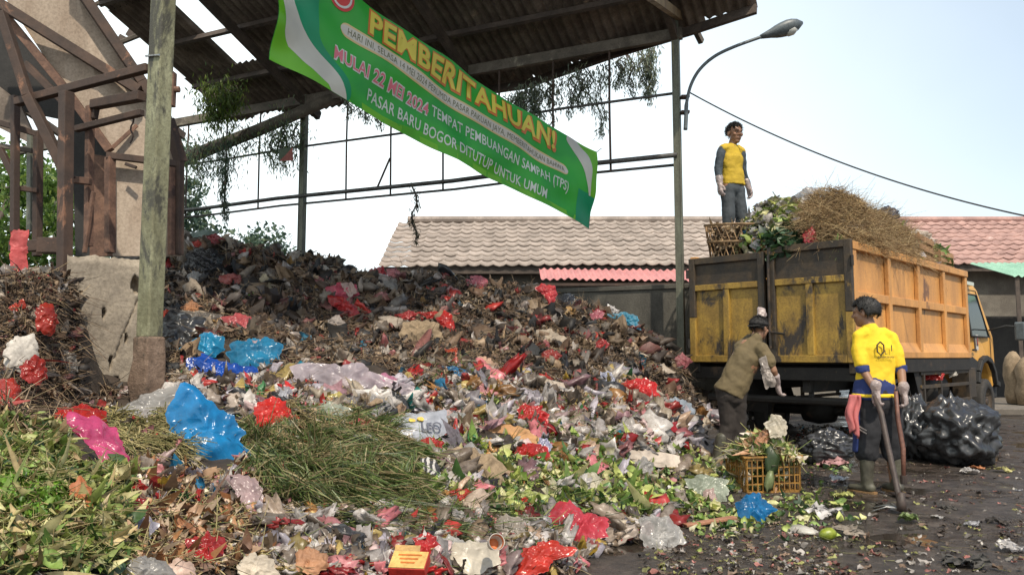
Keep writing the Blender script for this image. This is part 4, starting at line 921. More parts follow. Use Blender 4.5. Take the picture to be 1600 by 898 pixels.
# straw hanging over the side of the bed
r_ = np.random.default_rng(5); q = []
for _ in range(650): f = r_.uniform(0.15, 2.3); q.append(T(f, r_.uniform(-0.04, 0.1), BZ1+r_.uniform(-0.05, 0.18))[:])
o = link(strands('straw_heap', np.concatenate([pts, np.array(q)]), 0.17, 0.0034, STRAW, M['straw'], 1.3, 0.75, 5, sag=0.7, seed=6), 'straw_heap'); tag(o, 'heap of dry brown straw on the rear right of the truck load', 'straw', kind='stuff')
W, Fc = blob(33, 4, 0.25, 2.0); o = link(mesh_np('straw_clump', W*np.array([1.0, 0.55, 0.42])@np.array(Matrix.Rotation(R(-45), 3, 'Z'))+np.array(T(3.2, 0.95, LZ+0.12)[:]), Fc, M['muck'], np.tile([0.12, 0.085, 0.05], (len(W), 1))), 'straw_clump'); tag(o, 'dense brown core of the load towards the truck cab', 'straw', kind='stuff')
W, Fc = blob(31, 4, 0.25, 2.0); base = T(1.5, 0.72, LZ+0.15)
o = link(mesh_np('straw_clump', W*np.array([1.15, 0.40, 0.45])@np.array(Matrix.Rotation(R(-45), 3, 'Z'))+np.array(base[:]), Fc, M['muck'], np.tile([0.13, 0.09, 0.05], (len(W), 1))), 'straw_clump'); tag(o, 'dense brown core of the straw heap on the truck', 'straw', kind='stuff')
# green and pale leaves, plastic on the load
def leaves(name, pts, size, cols, mat, aspect=1.8, off=(0, 0, 0), seed=2, droop=0.15, curl=0.5):
    """curled leaves of three by five points"""
    r_ = np.random.default_rng(seed); n = len(pts); pts = np.asarray(pts)
    d = r_.normal(size=(n, 3)); d[:, 2] = d[:, 2]*0.5-droop; d /= np.linalg.norm(d, axis=1)[:, None]
    e = np.cross(d, r_.normal(size=(n, 3))*0.7+np.array([0, 0, 1])); e /= np.linalg.norm(e, axis=1)[:, None]; nn = np.cross(e, d)
    L = size*r_.uniform(0.5, 1.5, n)[:, None]; Wd = L/aspect*r_.uniform(0.7, 1.3, (n, 1)); cu = r_.normal(size=(n, 1))*curl; fo = r_.uniform(-0.1, 0.5, (n, 1)); rows = []
    ph = r_.uniform(0, 6, (n, 1))
    for i, wv in enumerate((0.12, 0.75, 1.0, 0.8, 0.08)):
        t = i/4; c = pts+d*L*(t-0.4)+nn*L*cu*(t-0.4)**2*2+nn*L*0.05*np.sin(ph+i*2)
        for s in (-1, 0, 1): rows.append(c+e*Wd*0.5*wv*s+nn*Wd*fo*abs(s)*wv+nn*L*0.05*np.sin(ph*3+i*2.7+s*2))
    V = np.stack(rows, 1).reshape(-1, 3)-np.array(off); fs = []
    for i in range(4):
        for j in range(2): a = i*3+j; fs.append((a, a+1, a+4, a+3))
    Fq = (np.array(fs)[None]+(np.arange(n)*15)[:, None, None]).reshape(-1, 4)
    ci = r_.integers(0, len(cols), n); base = np.array(cols)[ci]*r_.uniform(0.7, 1.25, (n, 1)); c = np.repeat(base, 15, 0).reshape(n, 15, 3)
    mid = np.clip(base*1.5+0.06, 0, 0.8); 
    for k in (1, 4, 7): c[:, k] = mid
    return mesh_np(name, V, Fq, mat, c.reshape(-1, 3), smooth=True)
DGREEN = [(0.02, 0.055, 0.02), (0.035, 0.085, 0.03), (0.015, 0.04, 0.02)]; PALEV = [(0.38, 0.42, 0.12), (0.28, 0.36, 0.09), (0.45, 0.43, 0.20), (0.16, 0.25, 0.05), (0.40, 0.38, 0.25)]
p1 = heap(0.35, 0.95, 0.4, 0.5, LZ+0.05, 0.40, 0, 520, 8)
o = link(leaves('leafy_greens', p1, 0.17, DGREEN+[(0.05, 0.11, 0.05)], M['veg'], 1.6, seed=3), 'leafy_greens'); tag(o, 'dark leafy greens heaped on the truck between basket and straw', 'vegetables', kind='stuff')
p1 = np.concatenate([heap(0.75, 1.25, 0.70, 0.70, LZ+0.05, 0.86, 0, 1300, 9), heap(3.0, 1.0, 1.5, 0.95, LZ+0.05, 0.90, 0, 900, 10)])
o = link(leaves('vegetable_trimmings', p1, 0.14, PALEV+[(0.35, 0.34, 0.33), (0.45, 0.44, 0.46), (0.25, 0.22, 0.2)], M['veg'], 1.6, seed=4), 'vegetable_trimmings'); tag(o, 'pale cabbage leaves and trimmings along the top of the truck load', 'vegetables', kind='stuff')
def wbag(name, c, size, mat, label, cat='bag', group=None, seed=1, n=4, rotz=0.0, tilt=0.0, crease=0.12, amp=0.25, squash=(1, 1, 1)):
    W, Fc = blob(seed, n, amp, 2.2, squash, crease); W = W*np.array(size)
    rm = np.array(Matrix.Rotation(rotz, 3, 'Z') @ Matrix.Rotation(tilt, 3, 'X')); W = W@rm.T
    o = link(mesh_np(name, W, Fc, mat, smooth=True), name, None, c); return tag(o, label, cat, group)
PL = {}
def pl(c, trans=0.25, rough=0.3, alpha=1.0):
    k = (c, trans, rough, alpha)
    if k not in PL: PL[k] = plastic('bag_plastic', c, trans, rough, alpha)
    return PL[k]
LB = [(0.5, 0.75, 0.5, (0.45, 0.4, 0.42), 'grey-pink bag in the greens near the rear of the load'), (2.35, 0.9, 1.0, (0.5, 0.46, 0.44), 'whitish bag on the back slope of the straw heap'), (3.4, 0.6, 0.5, (0.45, 0.30, 0.14), 'tan bag near the front end of the load'), (0.75, 0.35, 0.42, (0.52, 0.46, 0.40), 'cream bag tucked in front of the straw on the load')]
for i_, (f_, l_, z_, c_, lb_) in enumerate(LB): wbag('plastic_bag', T(f_, l_, LZ+z_), (0.17, 0.13, 0.11), pl(c_), lb_, seed=480+i_)
wbag('plastic_bag', T(0.8, 1.35, LZ+0.84), (0.20, 0.14, 0.12), pl((0.34, 0.33, 0.40)), 'grey-lilac plastic bag on top of the truck load near the standing man', seed=41)
wbag('plastic_bag', T(1.0, 0.95, LZ+0.92), (0.18, 0.14, 0.14), pl((0.52, 0.50, 0.50), 0.4, 0.25, 0.75), 'clear plastic bag on the crest of the truck load', seed=42)
wbag('plastic_bag', T(0.3, 1.42, LZ+0.46), (0.13, 0.09, 0.07), pl((0.03, 0.20, 0.38)), 'small blue bag beside the basket on the truck', seed=43)
wbag('plastic_bag', T(0.1, 0.55, LZ+0.24), (0.08, 0.07, 0.12), pl((0.42, 0.03, 0.04)), 'small red bag at the rear rim of the truck bed', seed=44)
wbag('plastic_bag', T(1.9, 0.75, LZ+0.95), (0.17, 0.13, 0.10), M['black_bag'], 'black bag on the top of the straw heap', seed=45)
wbag('plastic_bag', T(2.9, 0.6, LZ+0.92), (0.16, 0.13, 0.12), pl((0.05, 0.05, 0.07)), 'dark bag at the front end of the straw heap', seed=46)
wbag('plastic_bag', T(1.35, 1.0, LZ+0.88), (0.12, 0.1, 0.09), pl((0.55, 0.16, 0.22)), 'pink bag with straw around it on top of the load', seed=47)
wbag('sack', T(3.7, 0.5, LZ+0.60), (0.30, 0.2, 0.14), pl((0.5, 0.42, 0.36), 0.1, 0.5), 'pale woven sack lying on the load above the side panels', cat='sack', seed=48)
# bamboo baskets
def basket(c, r, h, label, tilt=0.0, rz=0.0, axis=None):
    t = thing('bamboo_basket', c, label, 'basket'); mb = MB(); rows = 7; n = 22
    rm = Matrix.Rotation(rz, 3, 'Z') @ Matrix.Rotation(tilt, 3, 'X'); c = Vector(c)
    def q(a, z, rr=1.0): k = (0.82+0.22*z/h)*rr; return c+rm @ Vector((r*k*math.cos(a), r*k*math.sin(a), z))
    for k in range(n):
        a = 2*math.pi*k/n
        for sgn in (1, -1):
            pts = [q(a+sgn*0.5*s/6, h*s/6, 1.0+0.02*sgn) for s in range(7)]
            mb.tube(pts, [(0.011, 0.004)]*7, 4)
    mb.build('weave', M['bamboo'], t)
    for z in (0.02, h*0.5, h): 
        mb = MB(); mb.tube([q(2*math.pi*k/24, z, 1.04) for k in range(25)], [(0.018, 0.008)]*25, 6); mb.build('hoop', M['bamboo'], t)
    mb = MB(); mb.add([q(2*math.pi*k/20, 0.03, 0.95) for k in range(20)], [tuple(range(20))]); mb.build('base', M['muck'], t)
    return t
basket(T(0.36, 1.76, LZ+0.12), 0.36, 0.46, 'woven bamboo basket on the truck at the feet of the standing man', R(6))
basket(T(0.28, 1.22, LZ+0.10), 0.20, 0.18, 'small shallow bamboo basket under the greens on the truck', R(10), 1)
r_ = np.random.default_rng(91); bp_ = np.array([tuple(T(0.36+0.30*math.cos(a)*q, 1.76+0.30*math.sin(a)*q, LZ+0.2+0.36*z)) for a, q, z in zip(r_.uniform(0, 6.3, 420), r_.uniform(0, 1, 420)**0.5, r_.uniform(0, 1, 420))])
o = link(leaves('basket_waste', bp_, 0.12, [(0.34, 0.25, 0.15), (0.22, 0.15, 0.09), (0.42, 0.33, 0.22), (0.10, 0.07, 0.05)], M['veg'], 1.5, seed=92, curl=0.9), 'basket_waste'); tag(o, 'dry brown waste filling the bamboo basket on the truck', 'waste', kind='stuff')
# wooden slat crates
def slat_crate(c, sz, label, rz, tilt=0.0, mat='crate_wood'):
    t = thing('wooden_crate', c, label, 'crate'); L, W, H = sz; rm = Matrix.Rotation(rz, 3, 'Z') @ Matrix.Rotation(tilt, 3, 'Y'); c = Vector(c)
    for sx in (-1, 1):
        for k in range(3):
            mb = MB(); mb.box(c+rm @ Vector((0, sx*W/2, H*(0.18+0.32*k))), (L, 0.014, H*0.2), rm); mb.build('slat', M[mat], t)
        for k in range(3): mb = MB(); mb.box(c+rm @ Vector((sx*L/2, 0, H*(0.18+0.32*k))), (0.014, W-0.02, H*0.2), rm); mb.build('slat', M[mat], t)
        for sy in (-1, 1): mb = MB(); mb.box(c+rm @ Vector((sx*(L/2-0.02), sy*(W/2-0.02), H*0.5)), (0.035, 0.025, H), rm); mb.build('corner_post', M[mat], t)
    mb = MB(); mb.box(c+rm @ Vector((0, 0, 0.01)), (L-.04, W-.04, 0.012), rm); mb.build('base', M[mat], t); return t
slat_crate(T(0.26, 1.08, LZ+0.08), (0.5, 0.34, 0.26), 'wooden slat crate of greens at the rear edge of the truck bed', R(-45))
slat_crate(T(3.0, 0.24, LZ+0.16), (0.62, 0.30, 0.40), 'tall wooden slat crate leaning among the straw at the right side rim', R(45), R(4))
slat_crate(T(4.2, 0.35, LZ+0.14), (0.66, 0.40, 0.30), 'pale wooden crate with green leaves at the front end of the load', R(45))
p1 = heap(4.2, 0.35, 0.3, 0.2, LZ+0.3, 0.24, 0, 120, 12)
o = link(leaves('crate_greens', p1, 0.17, [(0.13, 0.24, 0.05), (0.3, 0.36, 0.12), (0.08, 0.15, 0.04)], M['veg'], 2.0, seed=7), 'crate_greens'); tag(o, 'bright green leaves in the pale crate at the front of the load', 'vegetables', kind='stuff')
q = np.array([T(0.02+0.03*random.random(), 0.18+random.gauss(0, .04), BZ1+0.05-random.random()*0.2)[:] for _ in range(40)])
o = link(strands('dangling_stems', q, 0.22, 0.004, [(0.2, 0.3, 0.08), (0.4, 0.38, 0.15)], M['veg'], 0.3, 0.2, 4, seed=9, dirs=np.tile([0, 0, -1.5], (40, 1)), spread=0.4, sag=0.3), 'dangling_stems'); tag(o, 'limp green stems dangling over the right rear door of the truck', 'stems', kind='stuff')
# ================================================================== THE RUBBISH MOUND
# shape of the mound: heights measured at points of the photo (pixel, distance ahead)
ctl = []
for px, rows in {
    -60: [(650, 4.7), (700, 3.6), (800, 2.6), (898, 2.1), (960, 1.8)],
    100: [(648, 4.9), (672, 3.9), (700, 3.3), (800, 2.6), (898, 2.2), (980, 1.9)],
    20: [(672, 3.1), (800, 2.5)],
    180: [(640, 5.3), (690, 4.3), (760, 3.4), (830, 2.9), (898, 2.5), (980, 2.1)],
    300: [(362, 10.0), (400, 9.4), (450, 8.3), (520, 7.0), (590, 5.9), (660, 4.9), (740, 3.9), (820, 3.2), (898, 2.8), (980, 2.4)],
    350: [(368, 10.2)], 430: [(388, 10.5), (460, 8.9)], 500: [(403, 10.7), (480, 8.9), (600, 6.3)],
    450: [(560, 6.8), (655, 5.1), (740, 4.1), (820, 3.5), (898, 3.0), (980, 2.6)],
    600: [(420, 10.7), (500, 9.0), (560, 7.5), (620, 6.3), (700, 5.1), (800, 4.1), (898, 3.4), (980, 2.9)],
    700: [(426, 10.6), (600, 7.0), (760, 4.8), (898, 3.65)],
    800: [(436, 10.4), (500, 9.0), (570, 7.7), (640, 6.6), (720, 5.6), (800, 4.75), (880, 4.15), (930, 3.7)],
    900: [(455, 10.2)],
    950: [(477, 10.0), (540, 8.9), (600, 8.0), (660, 7.15), (720, 6.35), (780, 5.6), (835, 4.95)],
    1010: [(507, 9.9)],
    1060: [(545, 9.8), (600, 9.1), (650, 8.5), (700, 7.9), (755, 7.0)],
    250: [(385, 9.6)],
}.items():
    for py, Y in rows: ctl.append(P(px, py, Y)[:])
for x, y, z in ((2.45, 10.2, 0.5), (2.6, 9.4, -0.1), (2.3, 8.6, 0.05), (3.2, 8.5, -.25), (3, 7, -.25), (2.2, 6.9, -0.05), (2.3, 6, -.2), (2.6, 5.5, -.25), (1.5, 5.1, -.06), (1.6, 4.4, -.25), (0.9, 4.3, -.1), (0.45, 3.9, -.03), (0.5, 3.4, -.2), (0.9, 3.2, -.3), (0.0, 3.2, 0.02), (0.3, 2.5, -.2), (3, 4, -.3), (4, 10, -.3), (4, 6, -.3),
                (-6, 8, 1.6), (-7, 5, 1.0), (-4, 1.5, .5), (-2, 1.5, .45), (-1, 1.6, .25), (-0.2, 1.8, 0.0), (-5.5, 11.2, 2.7), (-4.6, 12, 2.5), (-2, 12.2, 2.1), (0, 12, 1.9), (1.4, 11.4, 1.6), (2.2, 10.9, 1.0), (-7, 11, 2.2), (-6, 13.5, 2.2)):
    ctl.append((x, y, z))
ctl = np.array(ctl); nC = len(ctl)
D_ = np.linalg.norm(ctl[:, None, :2]-ctl[None, :, :2], axis=2)
wts = np.linalg.solve(D_+np.eye(nC)*-0.02, ctl[:, 2]-0.3)
GX = np.arange(-7.6, 4.3, 0.045); GY = np.arange(1.4, 13.6, 0.045)
XX, YY = np.meshgrid(GX, GY)
ZZ = 0.3+sum(w_*np.hypot(XX-c[0], YY-c[1]) for w_, c in zip(wts, ctl))
def vnoise(X, Y, f, seed):
    """smooth value noise on a lattice"""
    r_ = np.random.default_rng(seed); T_ = r_.uniform(-1, 1, (64, 64)); x = X*f+100; y = Y*f+100; xi = np.floor(x).astype(int); yi = np.floor(y).astype(int); fx = x-xi; fy = y-yi
    fx = fx*fx*(3-2*fx); fy = fy*fy*(3-2*fy); g = lambda a, b: T_[a % 64, b % 64]
    return (g(yi, xi)*(1-fx)+g(yi, xi+1)*fx)*(1-fy)+(g(yi+1, xi)*(1-fx)+g(yi+1, xi+1)*fx)*fy
farw = np.clip((YY-2.5)/5, 0.25, 1)
ZZ = ZZ+farw*(0.11*vnoise(XX, YY, 1.5, 1)+0.09*np.abs(vnoise(XX, YY, 3.2, 2))+0.05*vnoise(XX, YY, 6.5, 3))+0.028*vnoise(XX, YY, 12, 4)
ZZ -= 0.11*np.clip((YY-6.5)/2.5, 0, 1)+0.03
hp_ = np.minimum(1.66-2.6*np.maximum(0, XX+3.22), 1.66-0.95*np.maximum(0, 5.25-YY))+0.10*vnoise(XX, YY, 3.5, 12)+0.05*vnoise(XX, YY, 8, 13)
ZZ = np.where(YY < 5.65, np.maximum(ZZ, hp_), ZZ)
# local heap in the lower left and hollow beside the low wall
ZZ += 0.10*np.exp(-((XX+1.75)/0.45)**2-((YY-2.9)/0.45)**2)
def pile_z(x, y):
    fx = (np.asarray(x)-GX[0])/0.045; fy = (np.asarray(y)-GY[0])/0.045
    fx = np.clip(fx, 0, len(GX)-2.001); fy = np.clip(fy, 0, len(GY)-2.001); i = fx.astype(int); j = fy.astype(int); a = fx-i; b = fy-j
    return ZZ[j, i]*(1-a)*(1-b)+ZZ[j, i+1]*a*(1-b)+ZZ[j+1, i]*(1-a)*b+ZZ[j+1, i+1]*a*b
def hit(px, py, ground=True):
    """where the view ray of each pixel meets the mound (or the ground)"""
    px = np.atleast_1d(np.asarray(px, float)); py = np.atleast_1d(np.asarray(py, float))
    a = (px-800)/F; v = -(py-449)/F; dy = CTP-STP*v; dz = STP+CTP*v; Y = np.full(len(px), 1.6); done = np.zeros(len(px), bool); Yh = np.full(len(px), np.nan)
    while Y[0] < 12.6:
        x = a/dy*Y; z = CH+dz/dy*Y; s = pile_z(x, Y)
        if ground: s = np.maximum(s, 0)
        h_ = (~done) & (z <= s); Yh[h_] = Y[h_]; done |= h_; Y = Y+0.02
    return np.stack([a/dy*Yh, Yh, CH+dz/dy*Yh], 1), done
def normal_at(p, e=0.15):
    zx = (pile_z(p[0]+e, p[1])-pile_z(p[0]-e, p[1]))/(2*e); zy = (pile_z(p[0], p[1]+e)-pile_z(p[0], p[1]-e))/(2*e)
    return Vector((-float(zx), -float(zy), 1)).normalized()
V = np.stack([XX, YY, ZZ], -1).reshape(-1, 3); ny, nx = XX.shape; idx = np.arange(nx*ny).reshape(ny, nx)
Fq = np.stack([idx[:-1, :-1], idx[:-1, 1:], idx[1:, 1:], idx[1:, :-1]], -1).reshape(-1, 4)
keep = V[Fq].mean(1)[:, 2] > -0.08; Fq = Fq[keep]
tn = 0.5+0.5*vnoise(V[:, 0], V[:, 1], 4, 9); tn2 = 0.5+0.5*vnoise(V[:, 0], V[:, 1], 9, 10)
tint = np.stack([0.022+0.05*tn*tn2, 0.016+0.033*tn*tn2, 0.012+0.02*tn*tn2], 1)
o = link(mesh_np('rubbish_mound', V, Fq, M['muck'], tint, smooth=True), 'rubbish_mound'); tag(o, 'packed brown body of the market rubbish mound', 'rubbish', kind='stuff')

# ---- loose litter covering it
def crumpled(name, pts, size, cols, mat, seed=1, k=5, aspect=1.5, crump=0.28, nrm=(0, -0.35, 0.85), tilt=0.6, smooth=True, tvar=(0.4, 1.2), curlv=0.5):
    r_ = np.random.default_rng(seed); n = len(pts)
    nn = np.array(nrm)+r_.normal(size=(n, 3))*tilt; nn /= np.linalg.norm(nn, axis=1)[:, None]
    d = np.cross(nn, r_.normal(size=(n, 3))); d /= np.linalg.norm(d, axis=1)[:, None]; e = np.cross(nn, d)
    L = (np.asarray(size)*np.ones(n)*r_.uniform(0.55, 1.5, n))[:, None]; Wd = L/aspect*r_.uniform(0.5, 1.3, (n, 1)); cu = r_.normal(size=(n, 1))*curlv; cv = r_.normal(size=(n, 1))*curlv
    ph = r_.uniform(0, 6.28, (n, 4)); fr = r_.uniform(2, 5, (n, 4)); rows = []
    for i in range(k):
        for j in range(k):
            u = 2*i/(k-1)-1; v = 2*j/(k-1)-1; sq = 1-0.16*(abs(u)*abs(v))
            f = np.sin(fr[:, :1]*u+ph[:, :1]+1.5*v)+np.sin(fr[:, 1:2]*v+ph[:, 1:2]-u*1.3)+0.6*np.sin(fr[:, 2:3]*(u+v)*1.6+ph[:, 2:3])
            h = crump*f*0.4+cu*u*u*0.5+cv*v*v*0.5
            jit = r_.normal(size=(n, 2))*0.11
            rows.append(pts+d*L*0.5*(u*sq+jit[:, :1])+e*Wd*0.5*(v*sq+jit[:, 1:])+nn*L*0.5*(h+r_.normal(size=(n, 1))*0.07))
    V = np.stack(rows, 1).reshape(-1, 3); fs = np.array([(i*k+j, (i+1)*k+j, (i+1)*k+j+1, i*k+j+1) for i in range(k-1) for j in range(k-1)])
    Fq = (fs[None]+(np.arange(n)*k*k)[:, None, None]).reshape(-1, 4); ci = r_.integers(0, len(cols), n)
    c = np.repeat(np.array(cols)[ci]*r_.uniform(*tvar, (n, 1)), k*k, 0)
    return mesh_np(name, V, Fq, mat, c, smooth=smooth)
KEEP_CLEAR = [(262, 400, 605, 770), (92, 196, 650, 762), (285, 445, 520, 612), (455, 645, 562, 632), (600, 700, 645, 706), (397, 459, 620, 682), (858, 950, 784, 866), (806, 890, 845, 905), (676, 782, 848, 905), (755, 850, 660, 704), (700, 790, 700, 768), (165, 290, 604, 672), (940, 1062, 704, 735), (248, 322, 488, 558), (600, 676, 850, 905), (1072, 1140, 742, 790)]
def lumps(name, pts, size, cols, mat, seed=1, squash=(1.0, 0.65, 0.42), crease=0.30, sub=2, tvar=(0.32, 1.15)):
    """many small crumpled bags and balls of film"""
    r_ = np.random.default_rng(seed); vs, fs, cs = [], [], []; n = len(pts); Ls = np.asarray(size)*np.ones(n)*r_.uniform(0.5, 1.5, n); shp = [blob(seed*31+k, sub, 0.45, 2.0, (1, 1, 1), crease) for k in range(14)]
    for k in range(n):
        W, Fc = shp[r_.integers(0, 14)]; a = r_.normal(size=3); a[2] = abs(a[2])+0.8; a[1] -= 0.5; a /= np.linalg.norm(a); b = np.cross(a, r_.normal(size=3)); b /= np.linalg.norm(b); c = np.cross(a, b)
        sq = np.array(squash)*r_.uniform(0.6, 1.4, 3)*Ls[k]*0.5; vs.append((W*sq)@np.stack([b, c, a])+pts[k]); fs.append(Fc+k*len(W)); cs.append(np.tile(np.array(cols[r_.integers(0, len(cols))])*r_.uniform(*tvar), (len(W), 1)))
    return mesh_np(name, np.concatenate(vs), np.concatenate(fs), mat, np.concatenate(cs), smooth=True)
def sample(n, x0, x1, y0, y1, test=None, seed=0, lift=(0.0, 0.03)):
    r_ = np.random.default_rng(seed); px = r_.uniform(x0, x1, n); py = r_.uniform(y0, y1, n)
    if test is not None: k = test(px, py); px = px[k]; py = py[k]
    k = np.ones(len(px), bool)
    for x0_, x1_, y0_, y1_ in KEEP_CLEAR: k &= ((px-(x0_+x1_)/2)/((x1_-x0_)/2))**2+((py-(y0_+y1_)/2)/((y1_-y0_)/2))**2 > 0.55
    px = px[k]; py = py[k]
    p, ok = hit(px, py); ok &= np.nan_to_num(pile_z(np.nan_to_num(p[:, 0]), np.nan_to_num(p[:, 1])), nan=-1) > 0.008; p = p[ok]; p[:, 2] += r_.uniform(*lift, len(p)); return p
def stuff(me, name, label, cat='litter'): o = link(me, name); tag(o, label, cat, kind='stuff'); return o
bx_ = [0, 250, 400, 600, 750, 900, 1000, 1100]; by_ = [640, 590, 590, 585, 590, 620, 640, 640]
old = lambda x, y: y < np.interp(x, bx_, by_)+25*np.sin(x*0.031)+18*np.sin(x*0.083)
BROWNS = [(0.11, 0.07, 0.045), (0.06, 0.04, 0.028), (0.17, 0.11, 0.068), (0.04, 0.029, 0.023), (0.24, 0.165, 0.10), (0.03, 0.025, 0.022), (0.13, 0.075, 0.045), (0.32, 0.23, 0.15)]
GREYS = [(0.30, 0.245, 0.19), (0.2, 0.16, 0.13), (0.38, 0.32, 0.26), (0.11, 0.09, 0.08)]
MIX = [(0.50, 0.46, 0.43), (0.36, 0.32, 0.30), (0.58, 0.54, 0.52), (0.30, 0.24, 0.19), (0.42, 0.33, 0.26), (0.50, 0.35, 0.25), (0.20, 0.16, 0.13), (0.10, 0.08, 0.065), (0.45, 0.05, 0.045), (0.52, 0.22, 0.23), (0.44, 0.40, 0.46), (0.05, 0.05, 0.055), (0.55, 0.42, 0.16), (0.62, 0.58, 0.55)]
BRIGHT = [(0.50, 0.03, 0.03), (0.42, 0.05, 0.05), (0.55, 0.18, 0.20), (0.03, 0.20, 0.38), (0.55, 0.36, 0.06), (0.04, 0.22, 0.20), (0.60, 0.55, 0.52), (0.55, 0.28, 0.10), (0.42, 0.24, 0.27), (0.08, 0.26, 0.10)]
wallcut = lambda x, y: ~((x < 250) & (y < 612) & ~((x < 120) & (y > 425)))
p = sample(24000, -10, 1095, 350, 670, lambda x, y: old(x, y) & wallcut(x, y), 1, (-0.03, 0.04))
Y_ = p[:, 1]
stuff(crumpled('rotting_scraps', p, 9.5*Y_/F, BROWNS+BROWNS+GREYS, M['muck'], 2, 4, 1.9, 0.7, tilt=0.7, curlv=1.0), 'rotting_scraps', 'matted brown decomposed scraps on the upper mound')
p = sample(1500, -10, 1095, 350, 660, lambda x, y: old(x, y) & wallcut(x, y), 3, (-0.02, 0.05)); Y_ = p[:, 1]
stuff(crumpled('old_rags', p, 26*Y_/F, BROWNS+GREYS+[(0.24, 0.10, 0.09), (0.03, 0.03, 0.032), (0.03, 0.03, 0.032)], M['scrap'], 4, 7, 1.7, 0.8, tilt=0.55, curlv=1.0), 'old_rags', 'dirty rags and torn sacking buried in the upper mound')
p = sample(42000, -10, 1095, 350, 690, lambda x, y: old(x, y-25) & wallcut(x, y), 5, (0.0, 0.08))
stuff(strands('matted_fibres', p, 0.15, 0.0042, BROWNS+[(0.34, 0.25, 0.14), (0.26, 0.19, 0.12), (0.2, 0.14, 0.09)], M['muck'], 0.9, 0.4, 4, sag=0.9, seed=6), 'matted_fibres', 'tangled rotten fibres and stems hanging over the upper mound')
p = sample(3500, -10, 1095, 350, 690, lambda x, y: old(x, y-25) & wallcut(x, y), 15, (0.0, 0.08))
stuff(strands('torn_strips', p, 0.13, 0.011, BROWNS+GREYS+[(0.33, 0.05, 0.04), (0.04, 0.04, 0.04)], M['scrap'], 0.8, 0.4, 5, sag=0.9, seed=16, blade=True), 'torn_strips', 'torn brown and grey strips draped over the upper mound')
p = sample(1100, -10, 1095, 350, 670, lambda x, y: old(x, y-10) & wallcut(x, y), 51, (-0.02, 0.03)); Y_ = p[:, 1]
stuff(lumps('rotten_lumps', p, 26*Y_/F, BROWNS+GREYS+[(0.03, 0.03, 0.032), (0.2, 0.08, 0.07)], M['scrap'], 52), 'rotten_lumps', 'dirty crumpled bags and clods bedded in the upper mound')
p = sample(460, -10, 1095, 355, 670, lambda x, y: old(x, y) & wallcut(x, y), 53, (0.0, 0.04)); Y_ = p[:, 1]
stuff(lumps('faded_bags', p, 22*Y_/F, [(0.50, 0.05, 0.04), (0.36, 0.16, 0.15), (0.42, 0.37, 0.33), (0.5, 0.45, 0.42), (0.36, 0.12, 0.12), (0.03, 0.03, 0.035), (0.33, 0.28, 0.26), (0.30, 0.04, 0.04)], M['film'], 54), 'faded_bags', 'small faded plastic bags half buried in the upper mound')
redw = lambda x, y: old(x, y) & wallcut(x, y)
p = sample(600, -10, 1095, 355, 660, redw, 7, (0.0, 0.05)); Y_ = p[:, 1]
stuff(crumpled('faded_plastic_scraps', p, 17*Y_/F, [(0.42, 0.05, 0.045), (0.30, 0.04, 0.04), (0.45, 0.20, 0.20), (0.42, 0.37, 0.33), (0.5, 0.45, 0.42), (0.36, 0.12, 0.12), (0.4, 0.3, 0.2), (0.03, 0.14, 0.22), (0.33, 0.28, 0.26), (0.38, 0.24, 0.10)], M['film'], 8, 7, 1.3, 0.8, tilt=0.6, curlv=1.0), 'faded_plastic_scraps', 'faded scraps of plastic caught in the upper mound')
# fresh litter, lower half
fresh = lambda x, y: ~old(x, y+18) & wallcut(x, y)
p = sample(9000, 0, 1180, 585, 898, fresh, 9, (-0.01, 0.035)); Y_ = p[:, 1]
stuff(crumpled('mixed_scraps', p, 11*Y_/F, MIX+BROWNS+BROWNS, M['scrap'], 10, 4, 1.6, 0.7, tilt=0.8), 'mixed_scraps', 'small mixed scraps of paper and peel on the lower mound')
inner = lambda x, y: fresh(x, y) & (x > 200) & (y < 790+0*x) & ~((x > 380) & (x < 700) & (y > 655)) & ~((x > 760) & (y > 700))
SOFT = MIX+[(0.58, 0.53, 0.51), (0.64, 0.60, 0.57), (0.50, 0.46, 0.45), (0.60, 0.44, 0.43), (0.46, 0.38, 0.32), (0.52, 0.48, 0.54), (0.56, 0.47, 0.36), (0.30, 0.22, 0.15)]
p = sample(3600, 200, 1110, 585, 898, lambda x, y: fresh(x, y) & ~((x > 380) & (x < 690) & (y > 655) & (y < 800)) & ~((x > 760) & (y > 715) & (y < 815) & (np.abs(np.sin(x*y)) > 0.25)) & ~((x < 390) & (y > 735)), 55, (0.0, 0.03)); Y_ = p[:, 1]
h_ = int(len(p)*0.55); stuff(lumps('soft_bags', p[:h_], 32*Y_[:h_]/F, SOFT+SOFT+BRIGHT[:3]+BRIGHT[6:9], M['film'], 57, (1.1, 0.75, 0.36), 0.24, 3), 'soft_bags', 'soft translucent bags lying all over the lower mound')
p = p[h_:]; Y_ = Y_[h_:]
stuff(lumps('crumpled_bags', p, 22*Y_/F, SOFT+SOFT+SOFT+BRIGHT[:3]+BRIGHT[6:9], M['film'], 56, (1.1, 0.7, 0.36), 0.30), 'crumpled_bags', 'soft crumpled little bags and packets over the lower mound')
p = sample(2400, 200, 1100, 585, 898, lambda x, y: inner(x, y) | ((y > 840) & (x > 400)), 11, (0.0, 0.04)); Y_ = p[:, 1]
stuff(crumpled('plastic_film', p, 23*Y_/F, SOFT+SOFT+BRIGHT, M['film'], 12, 8, 1.4, 0.9, tilt=0.45, curlv=1.3), 'plastic_film', 'crumpled plastic film and wrappers over the middle of the mound')
p = sample(300, 0, 1180, 600, 898, fresh, 13, (0.0, 0.05)); Y_ = p[:, 1]
stuff(crumpled('coloured_wrappers', p, 11*Y_/F, BRIGHT, M['film'], 14, 5, 1.5, 0.5, tilt=0.8), 'coloured_wrappers', 'small bright wrappers strewn over the lower mound')
